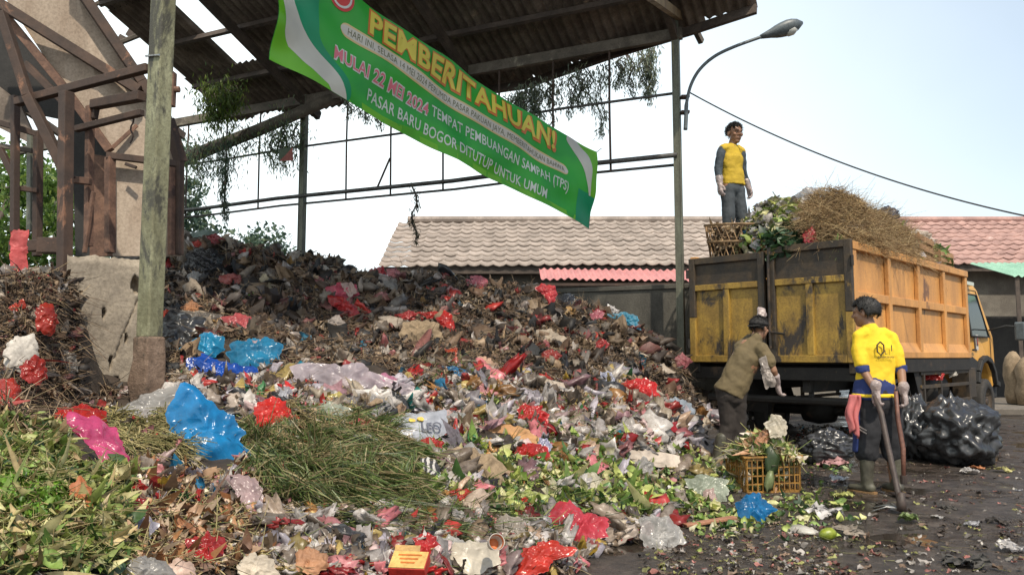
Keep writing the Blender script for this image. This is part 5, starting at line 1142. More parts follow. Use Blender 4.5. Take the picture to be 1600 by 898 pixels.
p = sample(6000, 240, 1180, 560, 898, fresh, 17, (0.0, 0.04))
stuff(strands('loose_stems', p, 0.13, 0.003, [(0.30, 0.24, 0.12), (0.20, 0.24, 0.07), (0.38, 0.30, 0.18), (0.13, 0.10, 0.05)], M['straw'], 0.5, 0.7, 3, sag=0.3, seed=18), 'loose_stems', 'loose stems and straw between the litter')
# leafy waste along the toe of the mound
GRN = [(0.10, 0.19, 0.04), (0.055, 0.12, 0.03), (0.18, 0.27, 0.06), (0.30, 0.36, 0.09), (0.03, 0.07, 0.025)]
veg1 = lambda x, y: (((x-880)/230)**2+((y-740)/70)**2 < 1) | (((x-1050)/140)**2+((y-760)/50)**2 < 1)
p = sample(9000, 640, 1190, 650, 830, veg1, 19, (0.0, 0.045)); Y_ = p[:, 1]
stuff(leaves('cabbage_leaves', p[:2600], 0.085, PALEV+PALEV+GRN, M['veg'], 1.4, seed=20, curl=0.8), 'cabbage_leaves', 'yellow-green cabbage leaves along the foot of the mound', 'vegetables')
veg2 = lambda x, y: (((x-760)/110)**2+((y-690)/60)**2 < 1) | (((x-800)/150)**2+((y-800)/55)**2 < 1) | (((x-930)/90)**2+((y-640)/55)**2 < 1) | (((x-700)/60)**2+((y-600)/30)**2 < 1)
p = sample(9000, 600, 1050, 560, 860, veg2, 21, (0.0, 0.04))
stuff(strands('green_stems', p, 0.15, 0.004, GRN+[(0.12, 0.11, 0.05)], M['veg'], 0.8, 0.6, 4, sag=0.3, seed=22, blade=False), 'green_stems', 'wilted green stems among the litter', 'vegetables')
stuff(leaves('wilted_leaves', p[::4], 0.06, GRN, M['veg'], 1.8, seed=23, curl=0.9), 'wilted_leaves', 'small wilted green leaves among the litter', 'vegetables')
# heap of cut grass
gr1 = lambda x, y: (((x-540)/165)**2+((y-715)/75)**2 < 1)
p = sample(15000, 370, 720, 640, 830, lambda x, y: (((x-520-(y-715)*0.35)/135)**2+((y-722)/80)**2 < 1+0.25*np.sin(x*0.06)*np.sin(y*0.09)), 24, (0.0, 0.05)); cx = hit(500, 665)[0][0]
r_ = np.random.default_rng(241); tc3 = p[r_.integers(0, len(p), 150)]; own = np.argmin(((p[:, None, :2]-tc3[None, :, :2])**2).sum(2), 1); tl3 = r_.uniform(0.0, 0.06, 150); p[:, 2] += tl3[own]
dirs = (p-cx)*np.array([1.2, 0.8, 0]); dirs[:, 1] -= 0.5; dirs[:, 0] += 0.45; dirs[:, 2] = -0.25; dirs /= np.linalg.norm(dirs, axis=1)[:, None]; dirs = dirs+r_.normal(size=(150, 3))[own]*0.55
GRASS = [(0.09, 0.14, 0.035), (0.13, 0.18, 0.05), (0.055, 0.09, 0.025), (0.19, 0.22, 0.08), (0.045, 0.065, 0.02), (0.28, 0.24, 0.12), (0.22, 0.17, 0.09)]
stuff(strands('cut_grass', p, 0.25, 0.0034, GRASS, M['veg'], 0.35, 0.5, 5, sag=0.5, seed=25, dirs=dirs*1.7, spread=0.45, blade=True), 'cut_grass', 'large spread heap of long cut green grass in the foreground', 'grass')
p = sample(4200, 380, 700, 645, 800, lambda x, y: (((x-520)/130)**2+((y-690)/55)**2 < 1) & (np.sin(x*0.07+y*0.03)+np.sin(y*0.11-x*0.02) > -0.2), 26, (0.03, 0.12))
stuff(strands('dry_grass', p, 0.09, 0.0026, [(0.45, 0.35, 0.19), (0.35, 0.26, 0.13), (0.28, 0.22, 0.10)], M['straw'], 0.4, 0.6, 3, sag=0.4, seed=27), 'dry_grass', 'dry straw-coloured root ends on top of the cut grass', 'grass')
p = sample(4200, 500, 830, 770, 880, lambda x, y: ((x-640)/160)**2+((y-810-(x-640)*0.05)/28)**2 < 1, 28, (0.0, 0.05)); 
stuff(strands('grass_wisps', p, 0.22, 0.0028, GRASS, M['veg'], 0.4, 0.6, 4, sag=0.4, seed=29, dirs=np.tile([1.2, -0.4, 0], (len(p), 1)), spread=0.6, blade=True), 'grass_wisps', 'flattened grass wisps below the big grass heap', 'grass')
p = sample(2400, 175, 300, 655, 720, None, 30, (0.02, 0.10))
stuff(strands('straw_bundle', p, 0.22, 0.0042, [(0.36, 0.30, 0.14), (0.28, 0.24, 0.09), (0.17, 0.17, 0.06)], M['straw'], 0.3, 0.6, 4, sag=0.3, seed=31, dirs=np.tile([1.0, -0.9, 0], (len(p), 1)), spread=0.5), 'straw_bundle', 'bundle of yellowish stalks between the pink and the blue bag', 'straw')
# lower left vegetable heap
vl = lambda x, y: (y > 672-0.0*x) & (x < 205) & (y > 672+np.clip(x-120, 0, 100)*0.9)
p = sample(5200, -10, 215, 665, 900, vl, 32, (0.0, 0.07))
stuff(leaves('leafy_waste', p[:2300], 0.05, GRN+[(0.28, 0.30, 0.10), (0.16, 0.22, 0.04), (0.22, 0.15, 0.07), (0.34, 0.30, 0.14)], M['veg'], 1.7, seed=33, curl=0.9), 'leafy_waste', 'dark and bright green leaves in the lower left heap', 'vegetables')
stuff(leaves('broad_husks', p[3000:3500], 0.11, [(0.34, 0.36, 0.12), (0.50, 0.45, 0.22), (0.24, 0.30, 0.08), (0.44, 0.34, 0.17), (0.16, 0.24, 0.05)], M['veg'], 4.2, seed=340, curl=0.7, droop=0.3), 'broad_husks', 'broad pale green and straw coloured husks in the lower left heap', 'vegetables')
stuff(strands('husk_leaves', p[2300:2700], 0.11, 0.0065, [(0.34, 0.34, 0.12), (0.46, 0.42, 0.20), (0.22, 0.26, 0.07), (0.38, 0.29, 0.13), (0.50, 0.42, 0.22)], M['veg'], 0.6, 0.55, 6, sag=0.4, seed=34, dirs=np.tile([0.9, -0.5, 0], (400, 1)), spread=1.2, blade=True), 'husk_leaves', 'long yellow-green husk leaves in the lower left heap', 'vegetables')
p3 = sample(5200, -10, 215, 665, 900, vl, 35, (0.02, 0.09))
stuff(strands('thin_stalks', p3[:1300], 0.11, 0.0022, [(0.30, 0.30, 0.10), (0.42, 0.38, 0.18), (0.16, 0.20, 0.05), (0.35, 0.27, 0.13)], M['veg'], 0.4, 0.5, 3, sag=0.3, seed=36), 'thin_stalks', 'thin pale stalks over the lower left heap', 'vegetables')
stuff(crumpled('lettuce_frills', sample(900, -10, 100, 765, 850, lambda x, y: ((x-45)/52)**2+((y-805)/38)**2 < 1, 37, (0.02, 0.07)), 0.036, [(0.16, 0.32, 0.03), (0.24, 0.40, 0.05), (0.10, 0.22, 0.02)], M['veg'], 38, 7, 1.3, 1.1, tilt=0.9), 'lettuce_frills', 'bright green frilly lettuce in the lower left heap', 'vegetables')
# peel and shells bottom centre-left
pl_ = lambda x, y: (x > 205) & (x < 420) & (y > 735)
p = sample(1900, 200, 430, 735, 898, pl_, 39, (0.0, 0.04))
stuff(leaves('husk_peelings', p[:1000], 0.045, [(0.40, 0.20, 0.09), (0.50, 0.32, 0.20), (0.28, 0.12, 0.05), (0.14, 0.07, 0.04), (0.55, 0.42, 0.30), (0.10, 0.06, 0.035)], M['veg'], 1.3, seed=40, curl=1.3), 'husk_peelings', 'brown and peach husk peelings at the bottom of the mound', 'peelings')
stuff(strands('stalk_bits', p[1000:1500], 0.14, 0.004, [(0.42, 0.34, 0.18), (0.34, 0.30, 0.14)], M['straw'], 0.3, 0.5, 3, seed=41), 'stalk_bits', 'stiff pale stalks sticking out above the peelings', 'stalks')

# ---- individual bags and pieces: outlines measured in the photo, laid on the slope at their own distance
def ell(cx, cy, w, h, rot=0, seed=0, n=14):
    r_ = np.random.default_rng(seed+int(cx)*7+int(cy)); a = np.linspace(0, 2*math.pi, n, endpoint=False); k = 1+r_.uniform(-0.22, 0.2, n); c, s = math.cos(R(rot)), math.sin(R(rot))
    x = np.cos(a)*w/2*k; y = np.sin(a)*h/2*k; return [(cx+x_*c-y_*s, cy+x_*s+y_*c) for x_, y_ in zip(x, y)]
def inflated(name, poly, mat, label, cat='bag', thick=0.35, group=None, seed=0, crumple=1.0, lift=0.0, face=0.55, Y=None, na=80, nr=20, hollow=0.0, spikes=2):
    poly = np.array(poly, float); c = poly.mean(0); poly = np.concatenate([poly+(np.roll(poly, -1, 0)-poly)*q for q in (0, .2, .4, .6, .8)])
    if Y is None:
        for sh in range(0, 60, 4):
            h, ok = hit(c[0], c[1]+sh+(poly[:, 1].max()-c[1])*0.45)
            if ok[0] and h[0][1] < 12: break
        Y = float(h[0][1]) if ok[0] else 9.5; poly = poly+np.array([0, sh]); c = poly.mean(0)
    Y -= 0.03+0.006*Y; C = P(c[0], c[1], Y); nrm = normal_at(C); tc_ = (Vector((0, 0, CH))-C).normalized(); nn = (nrm*(1-face)+tc_*face).normalized()
    pts = []
    for q in poly: d = ray(*q); k = (C-Vector((0, 0, CH))).dot(nn)/d.dot(nn); pts.append(Vector((0, 0, CH))+d*k)
    e1 = (Vector((1, 0, 0))-nn*nn.x).normalized(); e2 = nn.cross(e1)
    uv = np.array([((p_-C).dot(e1), (p_-C).dot(e2)) for p_ in pts]); ang = np.arctan2(uv[:, 1], uv[:, 0]); rad = np.hypot(uv[:, 0], uv[:, 1]); o = np.argsort(ang); ang = ang[o]; rad = rad[o]
    A_ = np.linspace(-math.pi, math.pi, na, endpoint=False); RR = np.interp(A_, np.r_[ang[-1]-2*math.pi, ang, ang[0]+2*math.pi], np.r_[rad[-1], rad, rad[0]])
    S_ = float(rad.mean()); r_ = np.random.default_rng(seed+int(c[0])*13+int(c[1])); 
    RR = RR*(1.04+0.05*np.sin(A_*5+r_.uniform(0, 6))+0.05*np.sin(A_*9+r_.uniform(0, 6))+0.03*np.sin(A_*17+2)+r_.normal(size=na)*0.018)
    for _ in range(spikes): RR = RR*(1+r_.uniform(0.06, 0.24)*np.exp(-((np.angle(np.exp(1j*(A_-r_.uniform(-3.1, 3.1)))))/0.13)**2))
    K = np.linspace(0, 1, nr); u = (RR[None]*K[:, None]*np.cos(A_)[None]); v = (RR[None]*K[:, None]*np.sin(A_)[None])
    H = thick*S_*(0.8+0.35*np.sin(A_*2+r_.uniform(0, 6))[None]*K[:, None])*(1-K[:, None]**2.4)**0.8
    if hollow: H -= hollow*thick*S_*np.exp(-(K[:, None]/0.5)**2)
    un, vn = u/S_, v/S_; cr = np.zeros_like(u); du = np.zeros_like(u); dv = np.zeros_like(u)
    for k in range(16):
        f = r_.uniform(1.4, 6.5); t = r_.uniform(0, math.pi); a1, a2 = math.cos(t)*f, math.sin(t)*f
        w_ = un*a1+vn*a2+0.7*np.sin(un*r_.normal()*3+vn*r_.normal()*3+k)+r_.uniform(0, 6); q = 1-np.abs(np.sin(w_))
        am = 0.30/math.sqrt(f)/2; cr += am*(q*q-0.35); du += am*0.35*np.cos(w_)*a1/f; dv += am*0.35*np.cos(w_)*a2/f
    edge = np.clip(1.15-K[:, None]**4*0.6, 0, 1); H = H+cr*S_*0.62*crumple*edge; u = u+du*S_*0.4*crumple*edge; v = v+dv*S_*0.4*crumple*edge
    base = np.array(C[:]); e1n, e2n, nnn = np.array(e1[:]), np.array(e2[:]), np.array(nn[:]); H = H+lift+0.22*thick*S_+0.012
    G = base+u[..., None]*e1n+v[..., None]*e2n+H[..., None]*nnn
    back = base+(u[-1]*0.55)[:, None]*e1n+(v[-1]*0.55)[:, None]*e2n-0.45*thick*S_*nnn*np.ones((na, 1))+0
    V = np.concatenate([G.reshape(-1, 3), back, [base-0.55*thick*S_*nnn]]); fs = []
    for i in range(nr-1):
        a = i*na+np.arange(na); b = i*na+(np.arange(na)+1) % na; fs.append(np.stack([a, b, b+na, a+na], 1) if i else np.stack([a, b, b+na, a+na], 1))
    a = (nr-1)*na+np.arange(na); b = (nr-1)*na+(np.arange(na)+1) % na; fs.append(np.stack([b, b+na, a+na, a], 1)[:, ::-1][:, [0, 1, 2, 3]])
    tri = np.stack([nr*na+np.arange(na), nr*na+(np.arange(na)+1) % na, np.full(na, (nr+1)*na)], 1)
    o = link(mesh_np(name, V-base, [np.concatenate(fs), tri], mat, smooth=True), name, None, C); tag(o, label, cat, group)
    o['_n'] = 0; del o['_n']
    return o, C, e1, e2, nn, S_
RED = (0.54, 0.022, 0.016); DRED = (0.33, 0.018, 0.015); PINK = (0.72, 0.10, 0.27); SALM = (0.66, 0.15, 0.17); BLUE = (0.005, 0.26, 0.60); DEEP = (0.004, 0.10, 0.55); TEAL = (0.0, 0.24, 0.36); WHT = (0.58, 0.56, 0.56); LIL = (0.50, 0.47, 0.60); CLR = (0.52, 0.50, 0.48)
def B(poly, col, label, thick=0.35, trans=0.42, rough=0.2, alpha=0.9, cat='bag', name='plastic_bag', group=None, **kw):
    m_ = col if not isinstance(col, tuple) else pl(col, trans, rough, alpha)
    if cat not in ('bag', 'plastic', 'rag'): kw.setdefault('spikes', 0)
    return inflated(name, poly, m_, label, cat, thick, group, **kw)
# large ones
B([(268, 612), (284, 604), (303, 606), (335, 640), (352, 642), (366, 660), (375, 690), (405, 716), (392, 745), (345, 744), (300, 742), (272, 728), (266, 680), (265, 640)], BLUE, 'large turquoise blue plastic bag standing up in the left foreground', 0.30, seed=1, crumple=0.75, face=0.8)
B([(285, 548), (305, 530), (325, 519), (345, 528), (352, 545), (330, 560), (300, 562)], (0.02, 0.33, 0.60), 'light blue plastic bag next to the black bag beside the thick post', 0.4, seed=2)
B([(288, 562), (330, 562), (360, 570), (400, 575), (405, 600), (370, 600), (325, 590), (292, 578)], DEEP, 'shiny deep blue bag sagging under the light blue ones', 0.35, seed=3)
B([(360, 540), (395, 530), (425, 533), (443, 544), (432, 566), (415, 590), (385, 592), (362, 570)], (0.02, 0.26, 0.48), 'translucent blue bag with pale contents right of the deep blue bag', 0.45, seed=4)
B([(385, 542), (410, 540), (418, 552), (400, 562), (386, 556)], (0.60, 0.40, 0.40), 'pinkish white packet showing inside the translucent blue bag', 0.3, name='packet', cat='packet', seed=5, lift=0.10)
B([(92, 662), (120, 655), (155, 655), (178, 675), (192, 700), (195, 725), (186, 755), (165, 740), (150, 710), (120, 680)], PINK, 'bright pink plastic bag draped over the lower left heap', 0.25, trans=0.45, seed=6, crumple=0.8)
B([(80, 655), (95, 640), (130, 636), (165, 645), (165, 668), (130, 668), (90, 672)], RED, 'shiny red bag behind the pink bag at left', 0.45, seed=7)
B([(168, 660), (200, 632), (240, 612), (282, 604), (290, 630), (262, 660), (215, 662), (175, 668)], (0.42, 0.40, 0.38), 'shiny grey plastic sheet left of the large turquoise bag', 0.28, alpha=0.9, rough=0.2, name='plastic_sheet', cat='plastic sheet', seed=8)
B([(397, 640), (412, 626), (430, 621), (445, 632), (459, 655), (450, 668), (425, 668), (402, 673)], (0.72, 0.03, 0.02), 'bright red crumpled bag above the grass heap', 0.4, seed=9)
B([(248, 505), (262, 494), (290, 490), (318, 500), (322, 525), (300, 550), (262, 555), (247, 535)], M['black_bag'], 'glossy black bag at the foot of the thick post', 0.4, seed=10)
B([(252, 480), (300, 488), (340, 492), (352, 505), (330, 520), (290, 500)], (0.23, 0.20, 0.17), 'dull grey-brown plastic sheet above the black bag', 0.25, name='plastic_sheet', cat='plastic sheet', seed=11)
B([(345, 498), (372, 491), (392, 496), (400, 515), (392, 530), (376, 515), (355, 508)], (0.60, 0.12, 0.13), 'salmon pink bag below the brown slope above the blue bags', 0.4, seed=12)
B([(508, 452), (530, 443), (555, 447), (560, 462), (540, 470), (515, 468)], (0.62, 0.10, 0.15), 'pinkish red bag with a pale flap in the middle of the upper mound', 0.45, seed=13)
B([(513, 468), (530, 462), (552, 478), (562, 490), (550, 499), (535, 488), (518, 478)], (0.52, 0.03, 0.03), 'deep red bag just under the pinkish red one on the upper mound', 0.45, seed=14)
B([(532, 446), (550, 445), (558, 460), (545, 468)], (0.55, 0.40, 0.34), 'pale paper flap beside the pinkish red bag', 0.15, name='paper_scrap', cat='paper', seed=15, lift=0.06)
B([(455, 575), (480, 566), (520, 572), (560, 568), (600, 590), (645, 605), (620, 622), (580, 628), (540, 612), (500, 605), (460, 600)], (0.60, 0.52, 0.56), 'large whitish translucent plastic sheet across the middle of the mound', 0.22, 0.5, 0.22, 0.85, name='plastic_sheet', cat='plastic sheet', seed=16, crumple=1.2)
B([(560, 590), (600, 585), (648, 606), (632, 616), (595, 612)], (0.66, 0.28, 0.42), 'pink-stained plastic at the right end of the large whitish sheet', 0.25, 0.5, 0.25, 0.85, name='plastic_sheet', cat='plastic sheet', seed=17)
B([(453, 578), (470, 566), (484, 570), (480, 598), (462, 602)], TEAL, 'teal bag at the left end of the large whitish sheet', 0.4, seed=18)
LEO, C_, e1_, e2_, n_, S__ = B([(600, 668), (622, 652), (655, 648), (690, 645), (700, 660), (690, 682), (660, 692), (630, 698), (605, 690)], (0.50, 0.52, 0.58), 'white plastic packet printed LEO with yellow patches, right of the grass heap', 0.30, 0.3, 0.3, 0.95, name='printed_packet', cat='packet', seed=19, crumple=0.12)
B([(640, 703), (655, 690), (672, 684), (690, 692), (688, 708), (665, 708)], RED, 'red bag right below the white printed packet', 0.4, seed=20)
B([(700, 700), (730, 702), (765, 712), (790, 735), (785, 755), (745, 762), (705, 755), (695, 730)], M['sack'], 'flattened brown sack lying right of the grass heap', 0.25, name='sack', cat='sack', seed=21)
B([(655, 722), (668, 716), (682, 722), (688, 745), (692, 770), (680, 768), (665, 755), (657, 742)], None, 'striped black and white cloth beside the brown sack', 0.35, name='cloth', cat='cloth', seed=22) if False else None
B([(698, 770), (720, 764), (745, 770), (749, 788), (725, 793), (702, 785)], (0.50, 0.03, 0.02), 'red bag just below the brown sack', 0.4, seed=23)
B([(790, 712), (800, 698), (830, 694), (858, 700), (856, 720), (825, 716), (795, 724)], RED, 'red bag at the right end of the orange cloth', 0.38, seed=24)
B([(828, 692), (850, 688), (862, 702), (850, 714), (835, 706)], (0.42, 0.42, 0.58), 'lilac plastic flap on top of the red bag by the orange cloth', 0.2, name='plastic_flap', cat='plastic', seed=25, lift=0.03)
B([(755, 662), (790, 664), (820, 670), (845, 688), (830, 694), (790, 696), (770, 682)], (0.50, 0.25, 0.09), 'orange-brown cloth spread across the middle of the mound', 0.18, 0.05, 0.7, name='cloth', cat='cloth', seed=26, crumple=0.6)
B([(940, 712), (975, 705), (1020, 706), (1062, 712), (1056, 730), (1020, 728), (985, 720), (955, 722)], (0.55, 0.46, 0.38), 'long cream paper sheet near the right foot of the mound', 0.16, 0.1, 0.6, name='paper_sheet', cat='paper', seed=27, crumple=0.5)
B([(858, 800), (868, 787), (890, 784), (908, 800), (935, 808), (950, 822), (948, 838), (930, 842), (925, 858), (905, 855), (890, 840), (866, 826)], (0.66, 0.06, 0.09), 'big pinkish-red bag on the ground at the foot of the mound', 0.38, seed=28, crumple=1.2)
B([(806, 880), (820, 862), (842, 850), (868, 845), (886, 858), (890, 870), (865, 876), (852, 896), (830, 900), (808, 896)], (0.66, 0.05, 0.03), 'red-orange bag at the bottom edge below the big pinkish-red bag', 0.35, seed=29)
B([(692, 862), (715, 850), (750, 850), (782, 855), (775, 880), (750, 898), (710, 905), (680, 895), (676, 878)], (0.62, 0.55, 0.44), 'cream plastic pouch at the bottom edge of the photo', 0.3, 0.2, 0.35, name='pouch', cat='pouch', seed=30, crumple=0.5)
B([(684, 850), (700, 838), (722, 845), (728, 862), (705, 872), (688, 868)], (0.60, 0.58, 0.55), 'white crumpled bag behind the cream pouch', 0.35, seed=31)
B([(645, 848), (660, 834), (680, 840), (684, 858), (668, 872), (650, 862)], (0.58, 0.03, 0.03), 'red bag above the yellow snack box', 0.4, seed=32)
B([(1000, 815), (1020, 806), (1045, 812), (1066, 830), (1068, 850), (1040, 860), (1010, 858), (1003, 838)], CLR, 'clear crumpled bag on the ground at the toe of the mound', 0.3, 0.4, 0.18, 0.7, seed=33, crumple=1.2)
B([(1000, 820), (1012, 814), (1022, 824), (1016, 838), (1003, 834)], (0.52, 0.20, 0.22), 'small pink packet beside the clear bag on the ground', 0.4, name='packet', cat='packet', seed=34)
B([(1072, 750), (1100, 742), (1130, 752), (1140, 772), (1125, 785), (1095, 782), (1078, 770)], (0.42, 0.46, 0.36), 'milky plastic bag with greens inside at the right toe of the mound', 0.35, 0.4, 0.25, 0.85, seed=35)
B([(1098, 768), (1112, 764), (1120, 780), (1112, 790), (1100, 784)], (0.58, 0.42, 0.38), 'small whitish bag with a red mark in front of the milky bag', 0.4, seed=36)
B([(1150, 790), (1165, 776), (1188, 775), (1198, 786), (1211, 798), (1200, 808), (1190, 820), (1160, 825), (1148, 812)], (0.0, 0.17, 0.42), 'bright blue bag on the ground in front of the orange crate', 0.5, seed=37)
B([(972, 600), (985, 594), (1005, 592), (1026, 602), (1027, 618), (1010, 622), (990, 612), (975, 610)], (0.70, 0.03, 0.03), 'bright red bag on the right slope below the teal cloth', 0.4, seed=38)
B([(808, 640), (818, 632), (840, 636), (856, 648), (854, 665), (835, 660), (812, 655)], (0.60, 0.025, 0.025), 'red bag above the orange cloth', 0.4, seed=39)
B([(950, 492), (975, 488), (995, 494), (1000, 516), (985, 510), (965, 502)], (0.005, 0.16, 0.26), 'teal-blue cloth on the right shoulder of the mound', 0.25, 0.1, 0.5, name='cloth', cat='cloth', seed=40)
B([(942, 496), (950, 476), (966, 486), (958, 500)], (0.58, 0.55, 0.54), 'white pointed plastic scrap left of the teal-blue cloth', 0.3, seed=41, name='plastic_scrap', cat='plastic')
B([(922, 492), (935, 484), (945, 490), (938, 500), (925, 500)], (0.50, 0.14, 0.18), 'pink scrap left of the white pointed scrap', 0.4, seed=42, name='plastic_scrap', cat='plastic')
B([(874, 448), (882, 440), (896, 442), (901, 454), (890, 460), (876, 458)], (0.03, 0.035, 0.05), 'round black bag on the crest in front of the concrete wall', 0.6, seed=43)
B([(835, 452), (848, 444), (864, 448), (870, 456), (866, 474), (858, 478), (850, 462)], (0.60, 0.06, 0.07), 'red bag hanging from the crest left of the round black bag', 0.4, seed=44)
B([(728, 438), (742, 431), (758, 434), (762, 446), (745, 452), (730, 448)], (0.60, 0.18, 0.22), 'pale pink bag on the crest near the pink awning', 0.4, seed=45)
B([(682, 500), (695, 487), (706, 494), (712, 520), (704, 528), (694, 512)], RED, 'twisted red bag in the middle of the brown slope', 0.4, seed=46)
B([(655, 490), (680, 487), (700, 492), (690, 500), (668, 498)], (0.50, 0.03, 0.02), 'flat red scrap leading up to the twisted red bag', 0.35, seed=47, name='plastic_scrap', cat='plastic')
B([(622, 492), (640, 486), (652, 490), (646, 500), (628, 502)], (0.42, 0.03, 0.03), 'small red bag left of the twisted red one', 0.4, seed=48)
B([(630, 505), (660, 502), (685, 508), (690, 530), (670, 540), (640, 538), (625, 522)], M['sack'], 'rounded brown sack below the small red bags', 0.45, name='sack', cat='sack', seed=49)
B([(586, 420), (598, 417), (604, 430), (600, 440), (588, 436)], (0.48, 0.04, 0.05), 'red bag on the crest at the left end of the tiled roof', 0.4, seed=50)
B([(604, 418), (618, 416), (626, 422), (618, 430), (606, 428)], (0.55, 0.20, 0.22), 'pink bag on the crest beside the red one', 0.4, seed=51)
B([(598, 440), (618, 436), (622, 460), (604, 458)], (0.27, 0.25, 0.23), 'upright grey sheet just below the crest', 0.25, name='plastic_sheet', cat='plastic sheet', seed=52)
B([(285, 376), (300, 364), (325, 360), (338, 366), (320, 378), (300, 384)], (0.30, 0.38, 0.34), 'pale green bag on the highest point of the mound', 0.4, seed=53)
B([(318, 362), (338, 358), (350, 368), (335, 376)], (0.36, 0.06, 0.07), 'dark red bag on the highest point of the mound', 0.4, seed=54)
B([(296, 380), (310, 376), (318, 384), (300, 388)], (0.58, 0.06, 0.04), 'small red scrap just below the pale green bag', 0.4, name='plastic_scrap', cat='plastic', seed=55)
B([(290, 400), (315, 388), (345, 398), (348, 425), (320, 440), (290, 432)], (0.035, 0.033, 0.035), 'large dull black bag near the top of the mound', 0.45, seed=56)
B([(292, 430), (305, 424), (318, 432), (310, 440), (295, 438)], (0.50, 0.48, 0.46), 'white crescent of plastic below the dull black bag', 0.3, name='plastic_scrap', cat='plastic', seed=57)
B([(342, 434), (360, 428), (376, 432), (378, 444), (360, 446), (345, 442)], (0.52, 0.14, 0.12), 'pale red bag on the upper left slope', 0.4, seed=58)
B([(248, 492), (262, 482), (274, 488), (268, 500), (250, 502)], (0.60, 0.06, 0.02), 'orange-red scrap close to the thick post', 0.4, name='plastic_scrap', cat='plastic', seed=59)
B([(283, 480), (300, 470), (320, 482), (312, 490), (288, 490)], (0.34, 0.14, 0.05), 'orange-brown cardboard scrap above the grey-brown sheet', 0.2, 0.05, 0.7, name='cardboard', cat='cardboard', seed=60)
B([(405, 436), (415, 428), (425, 440), (432, 456), (424, 458), (412, 448)], (0.58, 0.50, 0.34), 'cream wrapper with yellow print on the upper left slope', 0.25, name='wrapper', cat='wrapper', seed=61)
B([(408, 462), (418, 452), (428, 466), (424, 480), (412, 474)], (0.52, 0.44, 0.24), 'yellowish wrapper below the cream one on the slope', 0.25, name='wrapper', cat='wrapper', seed=62)
B([(388, 460), (396, 458), (398, 468), (389, 467)], (0.15, 0.50, 0.03), 'tiny lime green scrap on the upper left slope', 0.4, name='plastic_scrap', cat='plastic', seed=63)
B([(508, 505), (525, 492), (540, 505), (535, 522), (515, 520)], (0.30, 0.25, 0.22), 'grey-brown hanging rag below the deep red bag', 0.35, 0.1, 0.6, name='rag', cat='rag', seed=64)
B([(1032, 630), (1055, 621), (1078, 630), (1085, 645), (1065, 655), (1042, 648)], (0.42, 0.48, 0.55), 'pale bluish bag at the right foot of the mound', 0.35, 0.4, 0.2, 0.9, seed=65)
B([(1020, 680), (1040, 662), (1056, 660), (1058, 672), (1035, 688), (1018, 690)], (0.50, 0.02, 0.03), 'red bag beside the brown crate', 0.4, seed=66)
B([(955, 670), (970, 662), (1000, 672), (990, 680), (962, 682)], (0.55, 0.52, 0.50), 'white bag on the lower right slope', 0.35, 0.4, seed=67)
B([(958, 676), (968, 672), (975, 682), (964, 690)], (0.01, 0.24, 0.33), 'small teal bag under the white bag on the lower right slope', 0.5, seed=68)
B([(748, 760-70), (760, 684), (772, 692), (764, 702), (752, 700)], (0.32, 0.40, 0.05), 'yellow-green leaf-like scrap above the brown sack', 0.4, name='plastic_scrap', cat='plastic', seed=69)
B([(720, 702), (738, 694), (758, 712), (765, 742), (752, 752), (742, 735), (728, 720)], (0.45, 0.43, 0.42), 'translucent grey bag hanging over the brown sack', 0.3, 0.45, 0.2, 0.8, seed=70)
B([(692, 655), (715, 643), (735, 652), (732, 672), (712, 678), (695, 670)], (0.48, 0.48, 0.47), 'whitish translucent bag right of the printed packet', 0.35, 0.45, 0.2, 0.85, seed=71)
B([(545, 684), (570, 680), (590, 688), (592, 702), (570, 706), (548, 700)], (0.50, 0.50, 0.47), 'clear round packet between grass and printed packet', 0.4, 0.4, 0.2, 0.85, name='packet', cat='packet', seed=72)
B([(545, 662), (560, 655), (578, 658), (575, 670), (555, 674)], (0.66, 0.07, 0.10), 'pinkish red bag just right of the grass heap top', 0.4, seed=73)
B([(560, 640), (580, 620), (600, 625), (612, 640), (590, 655), (570, 652)], (0.40, 0.38, 0.37), 'grey plastic bag below the large whitish sheet', 0.35, 0.4, seed=74)
B([(600, 615), (612, 612), (630, 620), (640, 640), (618, 640), (600, 632)], M['black_bag'], 'torn black plastic piece under the pink-stained plastic', 0.3, name='plastic_scrap', cat='plastic', seed=75)
B([(520, 598), (540, 592), (552, 604), (548, 620), (530, 618)], (0.55, 0.36, 0.06), 'curled yellow wrapper in front of the large whitish sheet', 0.4, name='wrapper', cat='wrapper', seed=76)
B([(508, 620), (530, 614), (552, 628), (545, 640), (520, 634)], (0.62, 0.52, 0.16), 'flat yellow and white wrapper below the curled yellow one', 0.2, name='wrapper', cat='wrapper', seed=77)
B([(488, 640), (520, 628), (548, 642), (545, 660), (510, 664), (490, 655)], (0.48, 0.52, 0.42), 'pale greenish bag behind the grass heap', 0.3, 0.45, 0.25, 0.9, seed=78)
B([(436, 608), (452, 604), (458, 622), (448, 634), (436, 626)], (0.45, 0.45, 0.50), 'lilac-grey bag right of the blue bags', 0.35, 0.4, seed=79)
B([(690, 572), (715, 574), (745, 590), (740, 602), (712, 592), (695, 584)], (0.03, 0.20, 0.42), 'blue and white wrapper on the middle slope', 0.2, name='wrapper', cat='wrapper', seed=80)
B([(745, 556), (765, 560), (778, 582), (765, 584), (748, 570)], (0.50, 0.30, 0.20), 'peach cardboard scrap on the middle slope', 0.15, 0.05, 0.7, name='cardboard', cat='cardboard', seed=81)
B([(698, 548), (712, 544), (722, 560), (712, 568), (700, 560)], (0.55, 0.08, 0.03), 'orange-red scrap on the middle slope', 0.4, name='plastic_scrap', cat='plastic', seed=82)
B([(845, 550), (862, 546), (878, 556), (866, 566), (848, 562)], (0.40, 0.06, 0.05), 'dull red bag in the middle of the right slope', 0.4, seed=83)
